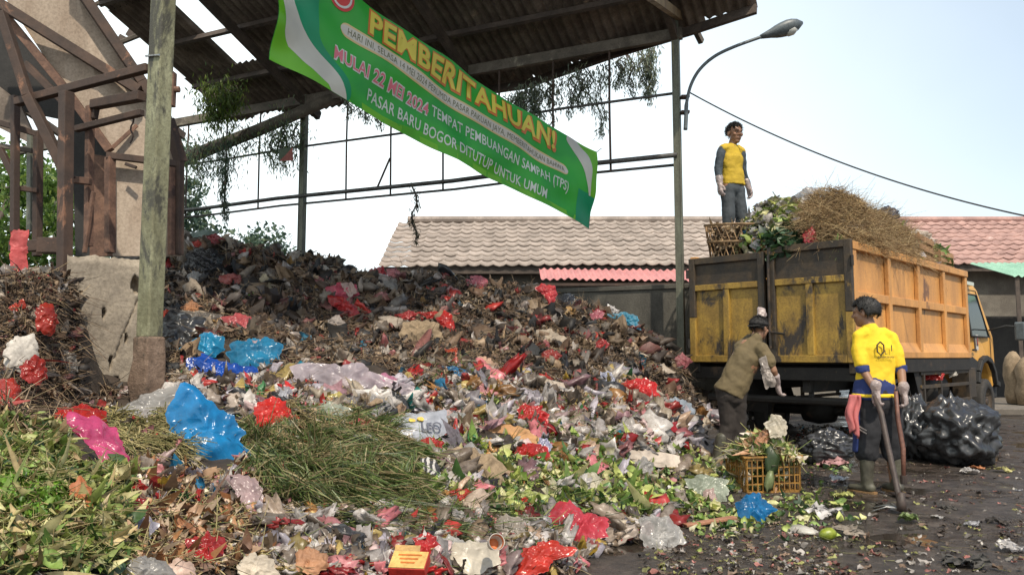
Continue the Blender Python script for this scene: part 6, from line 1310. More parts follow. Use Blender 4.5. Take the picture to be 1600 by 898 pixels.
B([(838, 518), (858, 515), (885, 530), (880, 545), (852, 540), (840, 530)], (0.34, 0.27, 0.20), 'light brown sack piece on the right slope', 0.3, 0.05, 0.7, name='sack', cat='sack', seed=84)
B([(930, 535), (942, 530), (952, 538), (945, 548), (932, 546)], (0.42, 0.03, 0.03), 'dark red bag on the right slope under the crest', 0.4, seed=85)
B([(938, 582), (955, 582), (962, 600), (950, 606), (940, 596)], (0.40, 0.42, 0.55), 'pale blue printed scrap left of the bright red bag', 0.2, name='wrapper', cat='wrapper', seed=86)
B([(1052, 540), (1066, 532), (1080, 545), (1070, 555), (1056, 552)], (0.24, 0.05, 0.06), 'dark red rag at the right end of the crest', 0.35, 0.1, 0.6, name='rag', cat='rag', seed=87)
B([(355, 752), (372, 742), (392, 748), (410, 765), (408, 790), (400, 815), (385, 798), (370, 775)], (0.50, 0.36, 0.36), 'white and pink torn bag below the large turquoise bag', 0.28, 0.4, 0.25, 0.95, seed=88)
B([(170, 838), (200, 815), (230, 810), (246, 826), (232, 842), (200, 846), (178, 850)], (0.44, 0.42, 0.50), 'lilac-white plastic bag in the lower left heap', 0.3, 0.4, seed=89)
B([(185, 752), (205, 742), (230, 765), (252, 775), (228, 782), (200, 778)], (0.52, 0.02, 0.02), 'red bag below the pink bag in the lower left', 0.3, seed=90)
B([(195, 780), (225, 782), (228, 802), (200, 806)], (0.40, 0.02, 0.02), 'darker red piece under the red bag at lower left', 0.3, seed=91)
B([(105, 762), (125, 752), (140, 765), (142, 800), (130, 812), (112, 790)], (0.45, 0.13, 0.03), 'orange crumpled rag in the lower left heap', 0.35, 0.1, 0.6, name='rag', cat='rag', seed=92)
B([(290, 845), (320, 838), (350, 842), (348, 870), (320, 882), (292, 868)], (0.46, 0.02, 0.02), 'red bag among the peelings at the bottom', 0.3, seed=93)
B([(195, 880), (225, 872), (262, 884), (270, 905), (200, 910)], (0.40, 0.38, 0.36), 'cloudy clear bag at the bottom edge lower left', 0.35, 0.4, 0.25, 0.9, seed=94)
B([(255, 890), (275, 875), (300, 885), (305, 905), (262, 908)], (0.55, 0.38, 0.30), 'peach coloured shell half at the bottom edge', 0.5, 0.05, 0.5, name='shell', cat='shell', seed=95, crumple=0.3)
B([(455, 868), (480, 858), (508, 868), (512, 890), (485, 900), (458, 892)], (0.40, 0.19, 0.09), 'brown husk ball at the bottom left of the snack box', 0.5, 0.05, 0.7, name='husk', cat='husk', seed=96, hollow=0.6)
B([(372, 880), (395, 866), (425, 876), (432, 900), (395, 908), (372, 900)], (0.52, 0.44, 0.34), 'cream husk with green edge at the bottom of the photo', 0.4, 0.05, 0.6, name='husk', cat='husk', seed=97)
B([(770, 850-30), (790, 805), (815, 812), (820, 835), (808, 850), (785, 845)], (0.46, 0.40, 0.34), 'clear plastic bag left of the big pinkish-red bag', 0.35, 0.4, 0.2, 0.8, seed=98)
B([(690, 790), (720, 800), (745, 820), (740, 832), (712, 826), (692, 808)], (0.38, 0.35, 0.33), 'grey-white torn plastic above the cream pouch', 0.25, 0.4, 0.25, 0.9, seed=99)
B([(905, 795-50), (925, 738), (940, 750), (934, 772), (912, 770)], (0.42, 0.38, 0.28), 'beige wilted cabbage head in the green waste', 0.4, 0.1, 0.5, name='cabbage', cat='cabbage', seed=100)
B([(985, 728), (1005, 715), (1020, 725), (1015, 745), (992, 748)], (0.40, 0.38, 0.36), 'grey translucent plastic scrap in front of the long cream sheet', 0.3, 0.4, 0.25, 0.85, name='plastic_scrap', cat='plastic', seed=101)
B([(808, 772), (825, 766), (845, 772), (844, 784), (822, 786)], (0.36, 0.40, 0.10), 'large yellow-green leaf lying on the green waste', 0.2, 0.2, 0.4, name='leaf', cat='leaf', seed=102)
# text and yellow patches on the printed packet
def text3d(txt, c, e1, e2, nn, size, mat, name, parent, off, bold=0.0, rot=0.0):
    cu = bpy.data.curves.new('t', 'FONT'); cu.body = txt; cu.size = 1; cu.offset = bold; cu.align_x = 'CENTER'; cu.align_y = 'CENTER'; cu.extrude = 0.004
    ob = bpy.data.objects.new('t', cu); COL.objects.link(ob); dg = bpy.context.evaluated_depsgraph_get(); me = bpy.data.meshes.new_from_object(ob.evaluated_get(dg)); bpy.data.objects.remove(ob)
    for v in me.vertices: x, y = v.co.x*size, v.co.y*size; x, y = x*math.cos(rot)-y*math.sin(rot), x*math.sin(rot)+y*math.cos(rot); v.co = e1*x+e2*y+nn*(off+v.co.z*size)
    me.materials.clear(); me.materials.append(mat); o = link(me, name, parent); o.location = Vector(c)-parent.location; return o
q = P(672, 672, C_.y); text3d('LEO', q, e1_, e2_, n_, 0.085, plain('print_dark_blue', (0.04, 0.05, 0.09), 0.5), 'printed_letters', LEO, 0.22*S__+0.012, 0.03, R(14))
for i, (x, y, a) in enumerate(((642, 662, 0.3), (655, 660, 1.2), (648, 672, 2.2))):
    mb = MB(); c = P(x, y, C_.y)+n_*(0.22*S__+0.012); mb.add([c+(e1_*math.cos(a+k*1.05)*0.028+e2_*math.sin(a+k*1.05)*(0.014 if k % 2 else 0.02)) for k in range(6)]+[c-n_*0.02+(e1_*math.cos(a+k*1.05)*0.024+e2_*math.sin(a+k*1.05)*0.012) for k in range(6)], [tuple(range(6))]+[(k, (k+1) % 6, 6+(k+1) % 6, 6+k) for k in range(6)]); mb.build('yellow_patch', plain('print_yellow', (0.7, 0.45, 0.03), 0.5), LEO)
# striped cloth: real stripes of the cloth
m, nt, b = new_mat('striped_cloth'); tc2 = N(nt, 'ShaderNodeTexCoord'); wv = N(nt, 'ShaderNodeTexWave'); wv.inputs['Scale'].default_value = 9; wv.inputs['Distortion'].default_value = 9; wv.inputs['Detail'].default_value = 2
nt.links.new(tc2.outputs['Object'], wv.inputs['Vector']); nt.links.new(ramp(nt, wv.outputs['Fac'], [(0.5, (0.03, 0.03, 0.035)), (0.6, (0.4, 0.38, 0.36))]), b.inputs['Base Color']); b.inputs['Roughness'].default_value = 0.8
B([(655, 722), (668, 716), (682, 722), (688, 745), (692, 770), (680, 768), (665, 755), (657, 742)], m, 'striped black and white cloth beside the brown sack', 0.35, name='cloth', cat='cloth', seed=22)

# heap at the far left under the rusted frame
WHITE_F = plain('dirty_foam', (0.50, 0.46, 0.41), 0.8, 0, 0.3)
B([(4, 548), (22, 528), (50, 526), (58, 538), (56, 566), (36, 584), (8, 578)], WHITE_F, 'dirty white foam block in the shaded heap at far left', 0.35, name='foam_block', cat='foam block', seed=110, crumple=0.25, Y=4.75)
B([(56, 482), (68, 474), (82, 480), (88, 505), (80, 524), (64, 522), (54, 505)], (0.42, 0.03, 0.015), 'oval red bag against the rusty upright at far left', 0.45, seed=111, Y=4.95)
B([(0, 595), (18, 593), (30, 604), (28, 640), (14, 655), (-8, 652)], (0.45, 0.03, 0.015), 'red bag at the left edge of the photo above the vegetable heap', 0.45, seed=112, Y=4.2)
B([(30, 575), (52, 556), (68, 566), (72, 592), (56, 602), (34, 592)], (0.38, 0.02, 0.012), 'red bag just under the white foam block', 0.4, seed=113, Y=4.6)
B([(12, 482), (36, 468), (42, 480), (28, 490)], (0.55, 0.06, 0.03), 'small red bag left of the oval red bag', 0.4, seed=114, Y=5.0)
B([(16, 362), (30, 360), (44, 362), (42, 385), (42, 418), (28, 424), (15, 418), (17, 388)], (0.72, 0.13, 0.13), 'salmon red sheet hanging over the rail at far left', 0.10, 0.35, 0.5, name='hanging_sheet', cat='plastic sheet', seed=115, Y=6.0, face=0.95, crumple=0.22)
B([(0, 428), (20, 424), (50, 428), (76, 432), (80, 452), (60, 458), (40, 446), (10, 440)], (0.70, 0.05, 0.07), 'crumpled pinkish red plastic on top of the far left heap', 0.35, seed=116, Y=5.35)
B([(88, 552), (102, 548), (118, 556), (118, 580), (100, 576)], (0.30, 0.27, 0.24), 'grey plastic bag in the shade beside the low pitted wall', 0.35, 0.4, seed=117, Y=5.2)
# ================================================================== PEOPLE
def capsule_(mb, pts, rad, n=12, e0=1.0, e1=1.0):
    """closed tapered limb with rounded ends; radius may be (side, depth)"""
    pts = [Vector(p) for p in pts]; rr = [r if hasattr(r, '__len__') else (r, r) for r in rad]
    P_, R_ = [], []
    d0 = (pts[0]-pts[1]).normalized(); d1 = (pts[-1]-pts[-2]).normalized(); m0 = min(rr[0]); m1 = min(rr[-1])
    for k in (0.97, 0.75, 0.4): P_.append(pts[0]+d0*m0*k*e0); q = math.sqrt(1-k*k); R_.append((rr[0][0]*q, rr[0][1]*q))
    P_ += pts; R_ += rr
    for k in (0.4, 0.75, 0.97): P_.append(pts[-1]+d1*m1*k*e1); q = math.sqrt(1-k*k); R_.append((rr[-1][0]*q, rr[-1][1]*q))
    # fixed reference: side axis stays near the figure's x axis
    k0 = len(mb.v); X = Vector((1, 0, 0))
    for i, p in enumerate(P_):
        d = (P_[min(i+1, len(P_)-1)]-P_[max(i-1, 0)]).normalized(); x = X-d*X.dot(d)
        if x.length < 0.2: x = Vector((0, 1, 0))-d*d.y
        x.normalize(); y = d.cross(x)
        for j in range(n): a = 2*math.pi*j/n; mb.v.append(p+x*math.cos(a)*R_[i][0]+y*math.sin(a)*R_[i][1])
    for i in range(len(P_)-1):
        for j in range(n): a = k0+i*n+j; b = k0+i*n+(j+1) % n; mb.f.append((a, b, b+n, a+n))
    mb.f.append(tuple(k0+j for j in reversed(range(n)))); mb.f.append(tuple(k0+(len(P_)-1)*n+j for j in range(n)))
TEX = {}
def tex(scale):
    if scale not in TEX: t = bpy.data.textures.new('fold', 'CLOUDS'); t.noise_scale = scale; t.noise_depth = 3; TEX[scale] = t
    return TEX[scale]
def skin_build(mb, name, mat, parent, voxel=0.012, smooth=4, folds=0.0, fscale=0.10):
    o = mb.build(name, mat, parent, smooth=True, world=False)
    r = o.modifiers.new('remesh', 'REMESH'); r.mode = 'VOXEL'; r.voxel_size = voxel; r.use_smooth_shade = True
    s = o.modifiers.new('smooth', 'SMOOTH'); s.iterations = smooth; s.factor = 0.6
    if folds:
        d = o.modifiers.new('folds', 'DISPLACE'); d.texture = tex(fscale); d.strength = folds; d.mid_level = 0.5
    return o
def hand_(mb, w, d, palm, side, curl=0.5, grow=0.0):
    """w wrist, d direction of the hand, palm = normal of the palm, side = towards the thumb"""
    w = Vector(w); d = Vector(d).normalized(); palm = Vector(palm); palm = (palm-d*palm.dot(d)).normalized(); s = d.cross(palm).normalized(); s = s if s.dot(Vector(side)) > 0 else -s; g = grow
    for k in (-1, 0, 1): capsule_(mb, [w+s*0.014*k, w+d*0.045+s*0.020*k, w+d*0.088+s*0.024*k], [0.017+g, 0.019+g, 0.016+g], 8)
    for k, L in ((1.5, 0.070), (0.5, 0.080), (-0.5, 0.075), (-1.5, 0.058)):
        p = w+d*0.085+s*0.0195*k; a = curl*1.1; u = (d*math.cos(a*0.6)+palm*math.sin(a*0.6)); v = (d*math.cos(a*1.7)+palm*math.sin(a*1.7)); x = (d*math.cos(a*2.6)+palm*math.sin(a*2.6))
        q1 = p+u*L*0.45; q2 = q1+v*L*0.32; q3 = q2+x*L*0.23
        capsule_(mb, [p-d*0.02, p, q1, q2, q3], [0.0095+g, 0.0095+g, 0.0088+g, 0.008+g, 0.0065+g], 8)
    t0 = w+d*0.025+s*0.026; t1 = t0+(d*0.6+s*0.65+palm*0.35).normalized()*0.038; t2 = t1+(d*0.85+s*0.1+palm*0.5).normalized()*0.034
    capsule_(mb, [t0-s*0.015, t0, t1, t2], [0.013+g, 0.013+g, 0.0105+g, 0.008+g], 8)
def head_(mb, c, f, s=1.0):
    """c head centre, f facing; returns the axes. Skull, jaw, nose, brow, lips, chin, ears in one surface"""
    f = Vector(f).normalized(); up = Vector((0, 0, 1)); up = (up-f*up.dot(f)).normalized(); r = f.cross(up)
    def q(x, y, z): return Vector(c)+r*x*s+f*y*s+up*z*s
    def ell_(p, rx, ry, rz, n=12):
        k0 = len(mb.v)
        for i in range(n+1):
            t = math.pi*i/n; t = min(max(t, 0.03), math.pi-0.03)
            for j in range(n): a = 2*math.pi*j/n; mb.v.append(q(p[0]+rx*math.sin(t)*math.cos(a), p[1]+ry*math.sin(t)*math.sin(a), p[2]+rz*math.cos(t)))
        for i in range(n):
            for j in range(n): a = k0+i*n+j; b = k0+i*n+(j+1) % n; mb.f.append((a, b, b+n, a+n))
        mb.f.append(tuple(k0+j for j in range(n))); mb.f.append(tuple(k0+n*n+j for j in reversed(range(n))))
    ell_((0, -0.012, 0.035), 0.075, 0.094, 0.080); ell_((0, 0.022, -0.03), 0.060, 0.066, 0.072); ell_((0, 0.045, -0.082), 0.034, 0.034, 0.026)
    ell_((0, 0.075, 0.030), 0.050, 0.020, 0.014); ell_((0, 0.095, -0.012), 0.013, 0.022, 0.017, 8); ell_((0, 0.086, 0.010), 0.009, 0.014, 0.024, 8)
    ell_((0, 0.080, -0.046), 0.024, 0.013, 0.009, 8); ell_((0, 0.077, -0.058), 0.020, 0.012, 0.008, 8)
    for sx in (-1, 1): ell_((sx*0.042, 0.062, -0.012), 0.022, 0.022, 0.020, 8); ell_((sx*0.078, -0.008, 0.0), 0.010, 0.020, 0.032, 8); ell_((sx*0.018, 0.088, -0.016), 0.010, 0.010, 0.009, 8)
    return q, ell_
def hair_(c, f, parent, s=1.0, cover=0.0, volume=1.0):
    """cap of hair of short uneven locks"""
    mb = MB(); f = Vector(f).normalized(); up = Vector((0, 0, 1)); up = (up-f*up.dot(f)).normalized(); r = f.cross(up); c = Vector(c); v = volume
    n = 22; rows = 12; k0 = 0
    rr = random.Random(5)
    for i in range(rows+1):
        for j in range(n):
            a = 2*math.pi*j/n; fr = math.sin(a); tmax = 1.12 if fr > 0.45 else (2.05 if fr < -0.1 else 1.62); tmax += 0.16*math.sin(j*2.7)+0.1*math.sin(j*4.9); t = tmax*i/rows
            k = 1+rr.uniform(-0.03, 0.04)
            mb.v.append(c+r*(0.084*v*k*math.sin(t)*math.cos(a))*s+f*(-0.014+0.103*v*k*math.sin(t)*math.sin(a))*s+up*(0.036+0.092*v*k*math.cos(t))*s)
    for i in range(rows):
        for j in range(n): a = i*n+j; b = i*n+(j+1) % n; mb.f.append((a, b, b+n, a+n))
    o = mb.build('hair', M['hair'], parent, smooth=True, world=False)
    so = o.modifiers.new('thick', 'SOLIDIFY'); so.thickness = 0.012; so.offset = -1
    d = o.modifiers.new('locks', 'DISPLACE'); d.texture = tex(0.02); d.strength = 0.020
    pts_ = np.array([tuple(x) for x in mb.v])[n*1:]; cc = np.array(c[:]); dr = pts_-cc; dr /= np.linalg.norm(dr, axis=1)[:, None]
    pts_ = np.repeat(pts_, 7, 0)+np.random.default_rng(3).normal(size=(len(pts_)*7, 3))*0.007
    me = strands('locks', pts_, 0.017*s, 0.0028, [(0.012, 0.01, 0.009)], M['hair'], 0.5, 0.0, 2, seed=4, dirs=np.repeat(dr, 7, 0)*1.2+np.array([0, 0, -0.5]), spread=0.5); link(me, 'locks', o)
    return o
def boots(parent, feet, mat=None):
    for (x, y), yaw, kx, ky in feet:
        mb = MB(); f = Vector((math.sin(yaw), math.cos(yaw), 0)); base = Vector((x, y, 0))
        capsule_(mb, [base+Vector((0, 0, 0.06)), base+Vector((0, 0, 0.12)), base+Vector((kx*0.5, ky*0.5, 0.24)), base+Vector((kx, ky, 0.33))], [0.05, 0.050, 0.060, 0.066], 14)
        capsule_(mb, [base+f*-0.03+Vector((0, 0, 0.047)), base+f*0.06+Vector((0, 0, 0.045)), base+f*0.14+Vector((0, 0, 0.037))], [(0.043, 0.042), (0.047, 0.038), (0.043, 0.028)], 12)
        b = skin_build(mb, 'rubber_boot', M['boot'], parent, 0.010, 3, 0.008, 0.05)
        mb = MB(); sd = Vector((f.y, -f.x, 0)); mb.prism([base+f*a+sd*b_+Vector((0, 0, 0.0)) for a, b_ in ((-0.075, -0.03), (-0.075, 0.03), (0.0, 0.042), (0.10, 0.048), (0.165, 0.028), (0.165, -0.028), (0.10, -0.048), (0, -0.042))], (0, 0, 0.018))
        mb.build('sole', M['sole'], b, world=False)
def cloth(name, c, d=None, rough=0.85): return worn(name, c, d or tuple(x*0.75 for x in c), None, 5, 0.5, rough, 0, 0.2, fine=120, spk=0.15)
CM = dict(yellow=cloth('yellow_shirt_cloth', (0.78, 0.55, 0.02), (0.70, 0.46, 0.02)), navy=cloth('navy_cloth', (0.018, 0.035, 0.15)), dark=cloth('dark_cloth', (0.018, 0.018, 0.022)), mustard=cloth('mustard_shirt', (0.50, 0.34, 0.02), (0.40, 0.27, 0.02)),
          slate=cloth('slate_sleeve', (0.045, 0.06, 0.075)), trouser=cloth('slate_trousers', (0.05, 0.06, 0.07)), olive=cloth('olive_brown_shirt', (0.135, 0.10, 0.048), (0.105, 0.078, 0.038)), brown=cloth('brown_black_trousers', (0.032, 0.024, 0.020)), cap=cloth('black_cap', (0.025, 0.023, 0.023)), pinkc=cloth('pink_cloth', (0.60, 0.17, 0.17)), blue=cloth('blue_cloth', (0.02, 0.10, 0.40)))
GLOVE = plastic('plastic_glove', (0.62, 0.52, 0.50), 0.3, 0.3, 0.8, 60)
def figure(label, loc, yaw):
    t = thing('person', loc, label, 'person'); t.rotation_euler = (0, 0, yaw); return t
EYE_W = plain('eye_white', (0.42, 0.38, 0.34), 0.3); EYE_D = plain('eye_dark', (0.01, 0.01, 0.01), 0.2)
def eyes(q, parent):
    for sx in (-1, 1):
        mb = MB(); c = q(sx*0.031, 0.081, 0.012); mb.lathe([(0.0, -0.006), (0.008, -0.004), (0.010, 0), (0.008, 0.003), (0.0, 0.006)], c, (0, 0, 1), 10); e = mb.build('eye', EYE_W, parent, smooth=True, world=False)
        mb = MB(); c = q(sx*0.031, 0.090, 0.012); mb.lathe([(0.0, -0.006), (0.006, -0.003), (0.006, 0.003), (0.0, 0.006)], c, (0, 0, 1), 8); mb.build('pupil', EYE_D, e, smooth=True, world=False)
        mb = MB(); mb.tube([q(sx*0.014, 0.092, 0.030), q(sx*0.032, 0.090, 0.036), q(sx*0.050, 0.078, 0.030)], [0.003, 0.004, 0.002], 6); mb.build('eyebrow', M['hair'], parent, world=False)

# ---- 1: man in the yellow shirt, seen from behind, holding two tool handles
t1 = figure('man in bright yellow shirt seen from behind, holding two tool handles beside the truck', P(1378, 762, 6.72)*1, R(3)); t1.location.z = 0.0
mb = MB(); hc = Vector((-0.075, 0.03, 1.535)); hf = (-0.75, 0.66, -0.05); q, _e = head_(mb, hc, hf, 1.0)
capsule_(mb, [(-0.035, 0.0, 1.36), (-0.05, 0.01, 1.44), (-0.065, 0.02, 1.50)], [0.062, 0.054, 0.052])
capsule_(mb, [(-0.02, 0.0, 0.90), (-0.01, 0, 1.05), (0, 0, 1.22), (-0.02, 0, 1.34)], [(0.13, 0.085), (0.12, 0.075), (0.135, 0.075), (0.10, 0.06)])
aL = [(-0.160, 0, 1.335), (-0.165, -0.06, 1.07), (-0.105, -0.165, 0.875)]; aR = [(0.145, 0, 1.335), (0.185, -0.05, 1.06), (0.155, -0.13, 0.86)]
for a in (aL, aR): capsule_(mb, a, [0.036, 0.039, 0.028])
lL = [(-0.085, 0, 0.88), (-0.11, 0.0, 0.48), (-0.125, 0, 0.10)]; lR = [(0.08, 0, 0.88), (0.10, 0.01, 0.48), (0.12, 0.01, 0.10)]
for a in (lL, lR): capsule_(mb, a, [0.085, 0.058, 0.042])
hand_(mb, aL[2], (-0.05, -0.1, -1), (1, 0.2, 0), (0, 1, 0), 0.75); hand_(mb, aR[2], (0.05, -0.1, -1), (-1, 0.2, 0), (0, 1, 0), 0.75)
skin_build(mb, 'body', M['skin'], t1, 0.0075, 2)
hair_(hc, hf, t1, 1.05, volume=1.06)
mb = MB(); capsule_(mb, [(-0.03, 0, 0.86), (-0.02, 0, 0.95), (-0.01, 0, 1.08), (0, 0, 1.24), (-0.015, 0, 1.345)], [(0.176, 0.122), (0.165, 0.115), (0.155, 0.108), (0.168, 0.105), (0.110, 0.075)], 20, 0.1)
for sx, a_ in ((-1, -0.150), (1, 0.132)): capsule_(mb, [(-0.02, 0, 1.375), (a_*0.55-0.01, 0, 1.365), (a_, 0, 1.335)], [0.062, 0.062, 0.058])
capsule_(mb, [(-0.148, 0, 1.33), (-0.168, -0.015, 1.22), (-0.165, -0.058, 1.08)], [0.058, 0.060, 0.056], 12, 1, 0.15); capsule_(mb, [(0.130, 0, 1.33), (0.165, -0.015, 1.22), (0.185, -0.03, 1.08)], [0.058, 0.060, 0.056], 12, 1, 0.15)
capsule_(mb, [(-0.03, 0.005, 1.37), (-0.042, 0.01, 1.41)], [0.075, 0.066])
SH1 = skin_build(mb, 'shirt', CM['yellow'], t1, 0.010, 3, 0.032, 0.15)
for a, sx in ((Vector((-0.164, -0.060, 1.075)), -1), (Vector((0.186, -0.030, 1.075)), 1)):
    mb = MB(); capsule_(mb, [a+Vector((0, 0, 0.01)), a+Vector((0.006, -0.005, -0.045))], [0.061, 0.056], 12, 0.1, 0.1); skin_build(mb, 'sleeve_cuff', CM['navy'], t1, 0.010, 2, 0.01, 0.05)
# navy shirt tail, yellow hem and shorts
mb = MB(); capsule_(mb, [(-0.035, 0, 0.80), (-0.035, 0, 0.90), (-0.06, 0, 0.985)], [(0.182, 0.132), (0.181, 0.130), (0.145, 0.112)], 20, 0.1, 0.3); skin_build(mb, 'shirt_tail', CM['navy'], t1, 0.011, 3, 0.02, 0.1)
mb = MB(); capsule_(mb, [(-0.035, 0, 0.815), (-0.035, 0, 0.848)], [(0.190, 0.140), (0.190, 0.140)], 20, 0.03, 0.03); skin_build(mb, 'waist_band', CM['yellow'], t1, 0.010, 1, 0.0)
mb = MB(); capsule_(mb, [(-0.02, 0, 0.76), (-0.02, 0, 0.86)], [(0.172, 0.13), (0.165, 0.125)], 18)
capsule_(mb, [(-0.085, 0, 0.80), (-0.105, 0.0, 0.55), (-0.12, 0, 0.34)], [(0.110, 0.115), (0.108, 0.10), (0.100, 0.088)], 16); capsule_(mb, [(0.085, 0, 0.80), (0.10, 0.01, 0.55), (0.115, 0.01, 0.34)], [(0.110, 0.115), (0.104, 0.10), (0.096, 0.088)], 16)
skin_build(mb, 'trousers', CM['dark'], t1, 0.011, 3, 0.035, 0.12)
mb = MB(); capsule_(mb, [(-0.195, -0.01, 0.80), (-0.205, -0.01, 0.60), (-0.222, 0.0, 0.36)], [(0.012, 0.06), (0.014, 0.055), (0.014, 0.045)], 12); skin_build(mb, 'blue_side_panel', CM['navy'], t1, 0.009, 2, 0.015, 0.1)
for dz in (0, 0.025): mb = MB(); mb.beam((-0.222, -0.06, 0.58-dz), (-0.17, -0.105, 0.54-dz), 0.006, 0.010); mb.build('white_stripe', EYE_W, t1, world=False)
boots(t1, (((-0.13, 0.0), R(-35), 0.01, 0.0), ((0.13, 0.0), R(-8), -0.01, 0.01)))
for a, d in ((aL[2], (-0.05, -0.1, -1)), (aR[2], (0.05, -0.1, -1))):
    mb = MB(); hand_(mb, a, d, (1 if a is aL[2] else -1, 0.2, 0), (0, 1, 0), 0.75, 0.005); capsule_(mb, [Vector(a)+Vector((0, 0.0, 0.05)), Vector(a)], [0.048, 0.035]); skin_build(mb, 'glove', GLOVE, t1, 0.008, 1, 0.012, 0.03)
# printing on the back
def back_print(txt, x, z, size, name, bold=0.0):
    o = text3d(txt, Vector((0, 0, 0)), Vector((1, 0, 0)), Vector((0, 0, 1)), Vector((0, -1, 0)), size, CM['dark'], name, SH1, 0, bold); o.location = (0, 0, 0)
    for v in o.data.vertices: v.co += Vector((x, -0.126-0.0, z)); v.co.y += 1.1*(v.co.x+0.0)**2*1.0
    return o
mb = MB(); hx = [(-0.030+0.034*math.sin(a), -0.128, 1.235+0.056*math.cos(a)) for a in [k*math.pi/3 for k in range(7)]]
mb.tube(hx, 0.006, 6); mb.build('printed_emblem', CM['dark'], SH1, world=False)
back_print('L', 0.018, 1.20, 0.055, 'printed_letter'); back_print('1', 0.072, 1.235, 0.075, 'printed_number', 0.01)
back_print('KEBERSIHAN', 0.020, 1.160, 0.026, 'printed_words', 0.01)
# pink cloth tucked at the left side
V = []; nu, nv = 12, 20
for j in range(nv+1):
    for i in range(nu+1):
        u = i/nu; v = j/nv; V.append((-0.205-0.10*(1-u)*(0.55+0.45*math.sin(math.pi*min(1, v*0.8+0.2)))-0.03*v+0.008*math.sin(v*9), -0.07+0.022*math.sin(u*11+v*2.5)+0.01*math.sin(u*23), 0.84-0.33*v*(1-0.12*math.sin(u*5))))
Fq = [(j*(nu+1)+i, j*(nu+1)+i+1, (j+1)*(nu+1)+i+1, (j+1)*(nu+1)+i) for j in range(nv) for i in range(nu)]
pk = link(mesh_np('tucked_cloth', np.array(V), np.array(Fq), CM['pinkc'], smooth=True), 'tucked_cloth', t1); so = pk.modifiers.new('t', 'SOLIDIFY'); so.thickness = 0.012
# ---- tools he holds (things of their own)
t = thing('hoe', P(1412, 752, 6.45), 'long-handled tool with reddish wooden handle in the right hand of the yellow-shirted man', 'tool')
mb = MB(); a = P(1402, 622, 6.54); mb.tube([a+Vector((0, 0.02, 0.06)), P(1403, 655, 6.56), P(1411, 700, 6.5), P(1412, 745, 6.45)], [0.016, 0.019, 0.020, 0.017], 10); mb.build('handle', M['handle_red'], t, smooth=True)
mb = MB(); q_ = P(1412, 748, 6.45); mb.tube([q_+Vector((0, 0, 0.03)), q_-Vector((0, 0, 0.04))], [0.030, 0.026], 10); mb.box((q_.x, q_.y+0.07, 0.025), (0.12, 0.16, 0.012)); mb.build('blade', M['handle_dark'], t)
t = thing('garbage_fork', P(1410, 800, 5.8), 'dark-handled fork with thin pale tines on the ground before the yellow-shirted man', 'tool')
mb = MB(); mb.tube([P(1366, 618, 6.50), P(1377, 645, 6.44), P(1386, 690, 6.3), P(1398, 745, 6.05), P(1409, 797, 5.85)], [0.016, 0.022, 0.022, 0.022, 0.024], 10); mb.build('handle', M['handle_dark'], t, smooth=True)
mb = MB(); q_ = P(1409, 800, 5.82); q_.z = 0.03; mb.tube([q_+Vector((0, 0.0, 0.13)), q_+Vector((0, 0, 0.05)), q_], [0.024, 0.034, 0.036], 10); mb.build('socket', M['handle_dark'], t, smooth=True)
for i, (x, y) in enumerate(((1362, 798), (1360, 793), (1368, 790), (1378, 787))):
    mb = MB(); e = P(x, y, 5.9-0.0); dd = ray(x, y); k = (0.02-CH)/dd.z; e = Vector((0, 0, CH))+dd*k; mb.tube([q_+Vector((-0.02, 0, 0.01)), (q_+e)/2+Vector((0, 0, 0.03)), e], [0.006, 0.006, 0.003], 6); mb.build('tine', M['steel'], t, smooth=True)

# ---- 2: man standing on the load
Lm = T(0.62, 1.88, BZ1+0.05); t2 = figure('man in mustard shirt with dark sleeves standing on top of the truck load', Lm, R(22)); sc = 1.13; t2.scale = (sc, sc, sc)
mb = MB(); hc = Vector((0.035, -0.02, 1.555)); hf = (-0.05, -0.99, -0.10); q, _e = head_(mb, hc, hf, 1.16)
capsule_(mb, [(0.01, 0.01, 1.38), (0.02, 0.0, 1.45), (0.03, -0.01, 1.50)], [0.060, 0.052, 0.050])
capsule_(mb, [(0, 0, 0.92), (0, 0, 1.08), (0, 0, 1.25), (0, 0, 1.36)], [(0.13, 0.085), (0.125, 0.08), (0.15, 0.085), (0.12, 0.07)])
bL = [(-0.155, 0.0, 1.35), (-0.215, 0.0, 1.10), (-0.235, -0.05, 0.88)]; bR = [(0.150, 0.0, 1.35), (0.175, 0.02, 1.10), (0.235, -0.02, 0.88)]
for a in (bL, bR): capsule_(mb, a, [0.040, 0.036, 0.028])
for sx in (-1, 1): capsule_(mb, [(sx*0.08, 0, 0.88), (sx*0.10, -0.03, 0.47), (sx*0.11, 0.02, 0.08)], [0.08, 0.055, 0.04])
hand_(mb, bL[2], (-0.05, -0.1, -1), (1, 0, 0), (0, -1, 0), 0.5); hand_(mb, bR[2], (0.15, -0.1, -1), (-1, 0, 0), (0, -1, 0), 0.5)
skin_build(mb, 'body', M['skin'], t2, 0.0075, 2); hair_(hc, hf, t2, 1.12, volume=1.0); eyes(q, t2)
mb = MB(); capsule_(mb, [(0.01, 0, 0.90), (0.01, 0, 1.0), (0, 0, 1.10), (0, 0, 1.25), (0, 0, 1.36)], [(0.165, 0.115), (0.157, 0.112), (0.147, 0.105), (0.158, 0.105), (0.105, 0.07)], 20, 0.1)
for sx in (-1, 1): capsule_(mb, [(0, 0, 1.385), (sx*0.08, 0, 1.372), (sx*0.140, 0, 1.350)], [0.060, 0.062, 0.060])
capsule_(mb, [(0.01, 0, 1.375), (0.015, -0.005, 1.415)], [0.066, 0.060], 12, 1, 0.1)
skin_build(mb, 'shirt', CM['mustard'], t2, 0.010, 3, 0.04, 0.13)
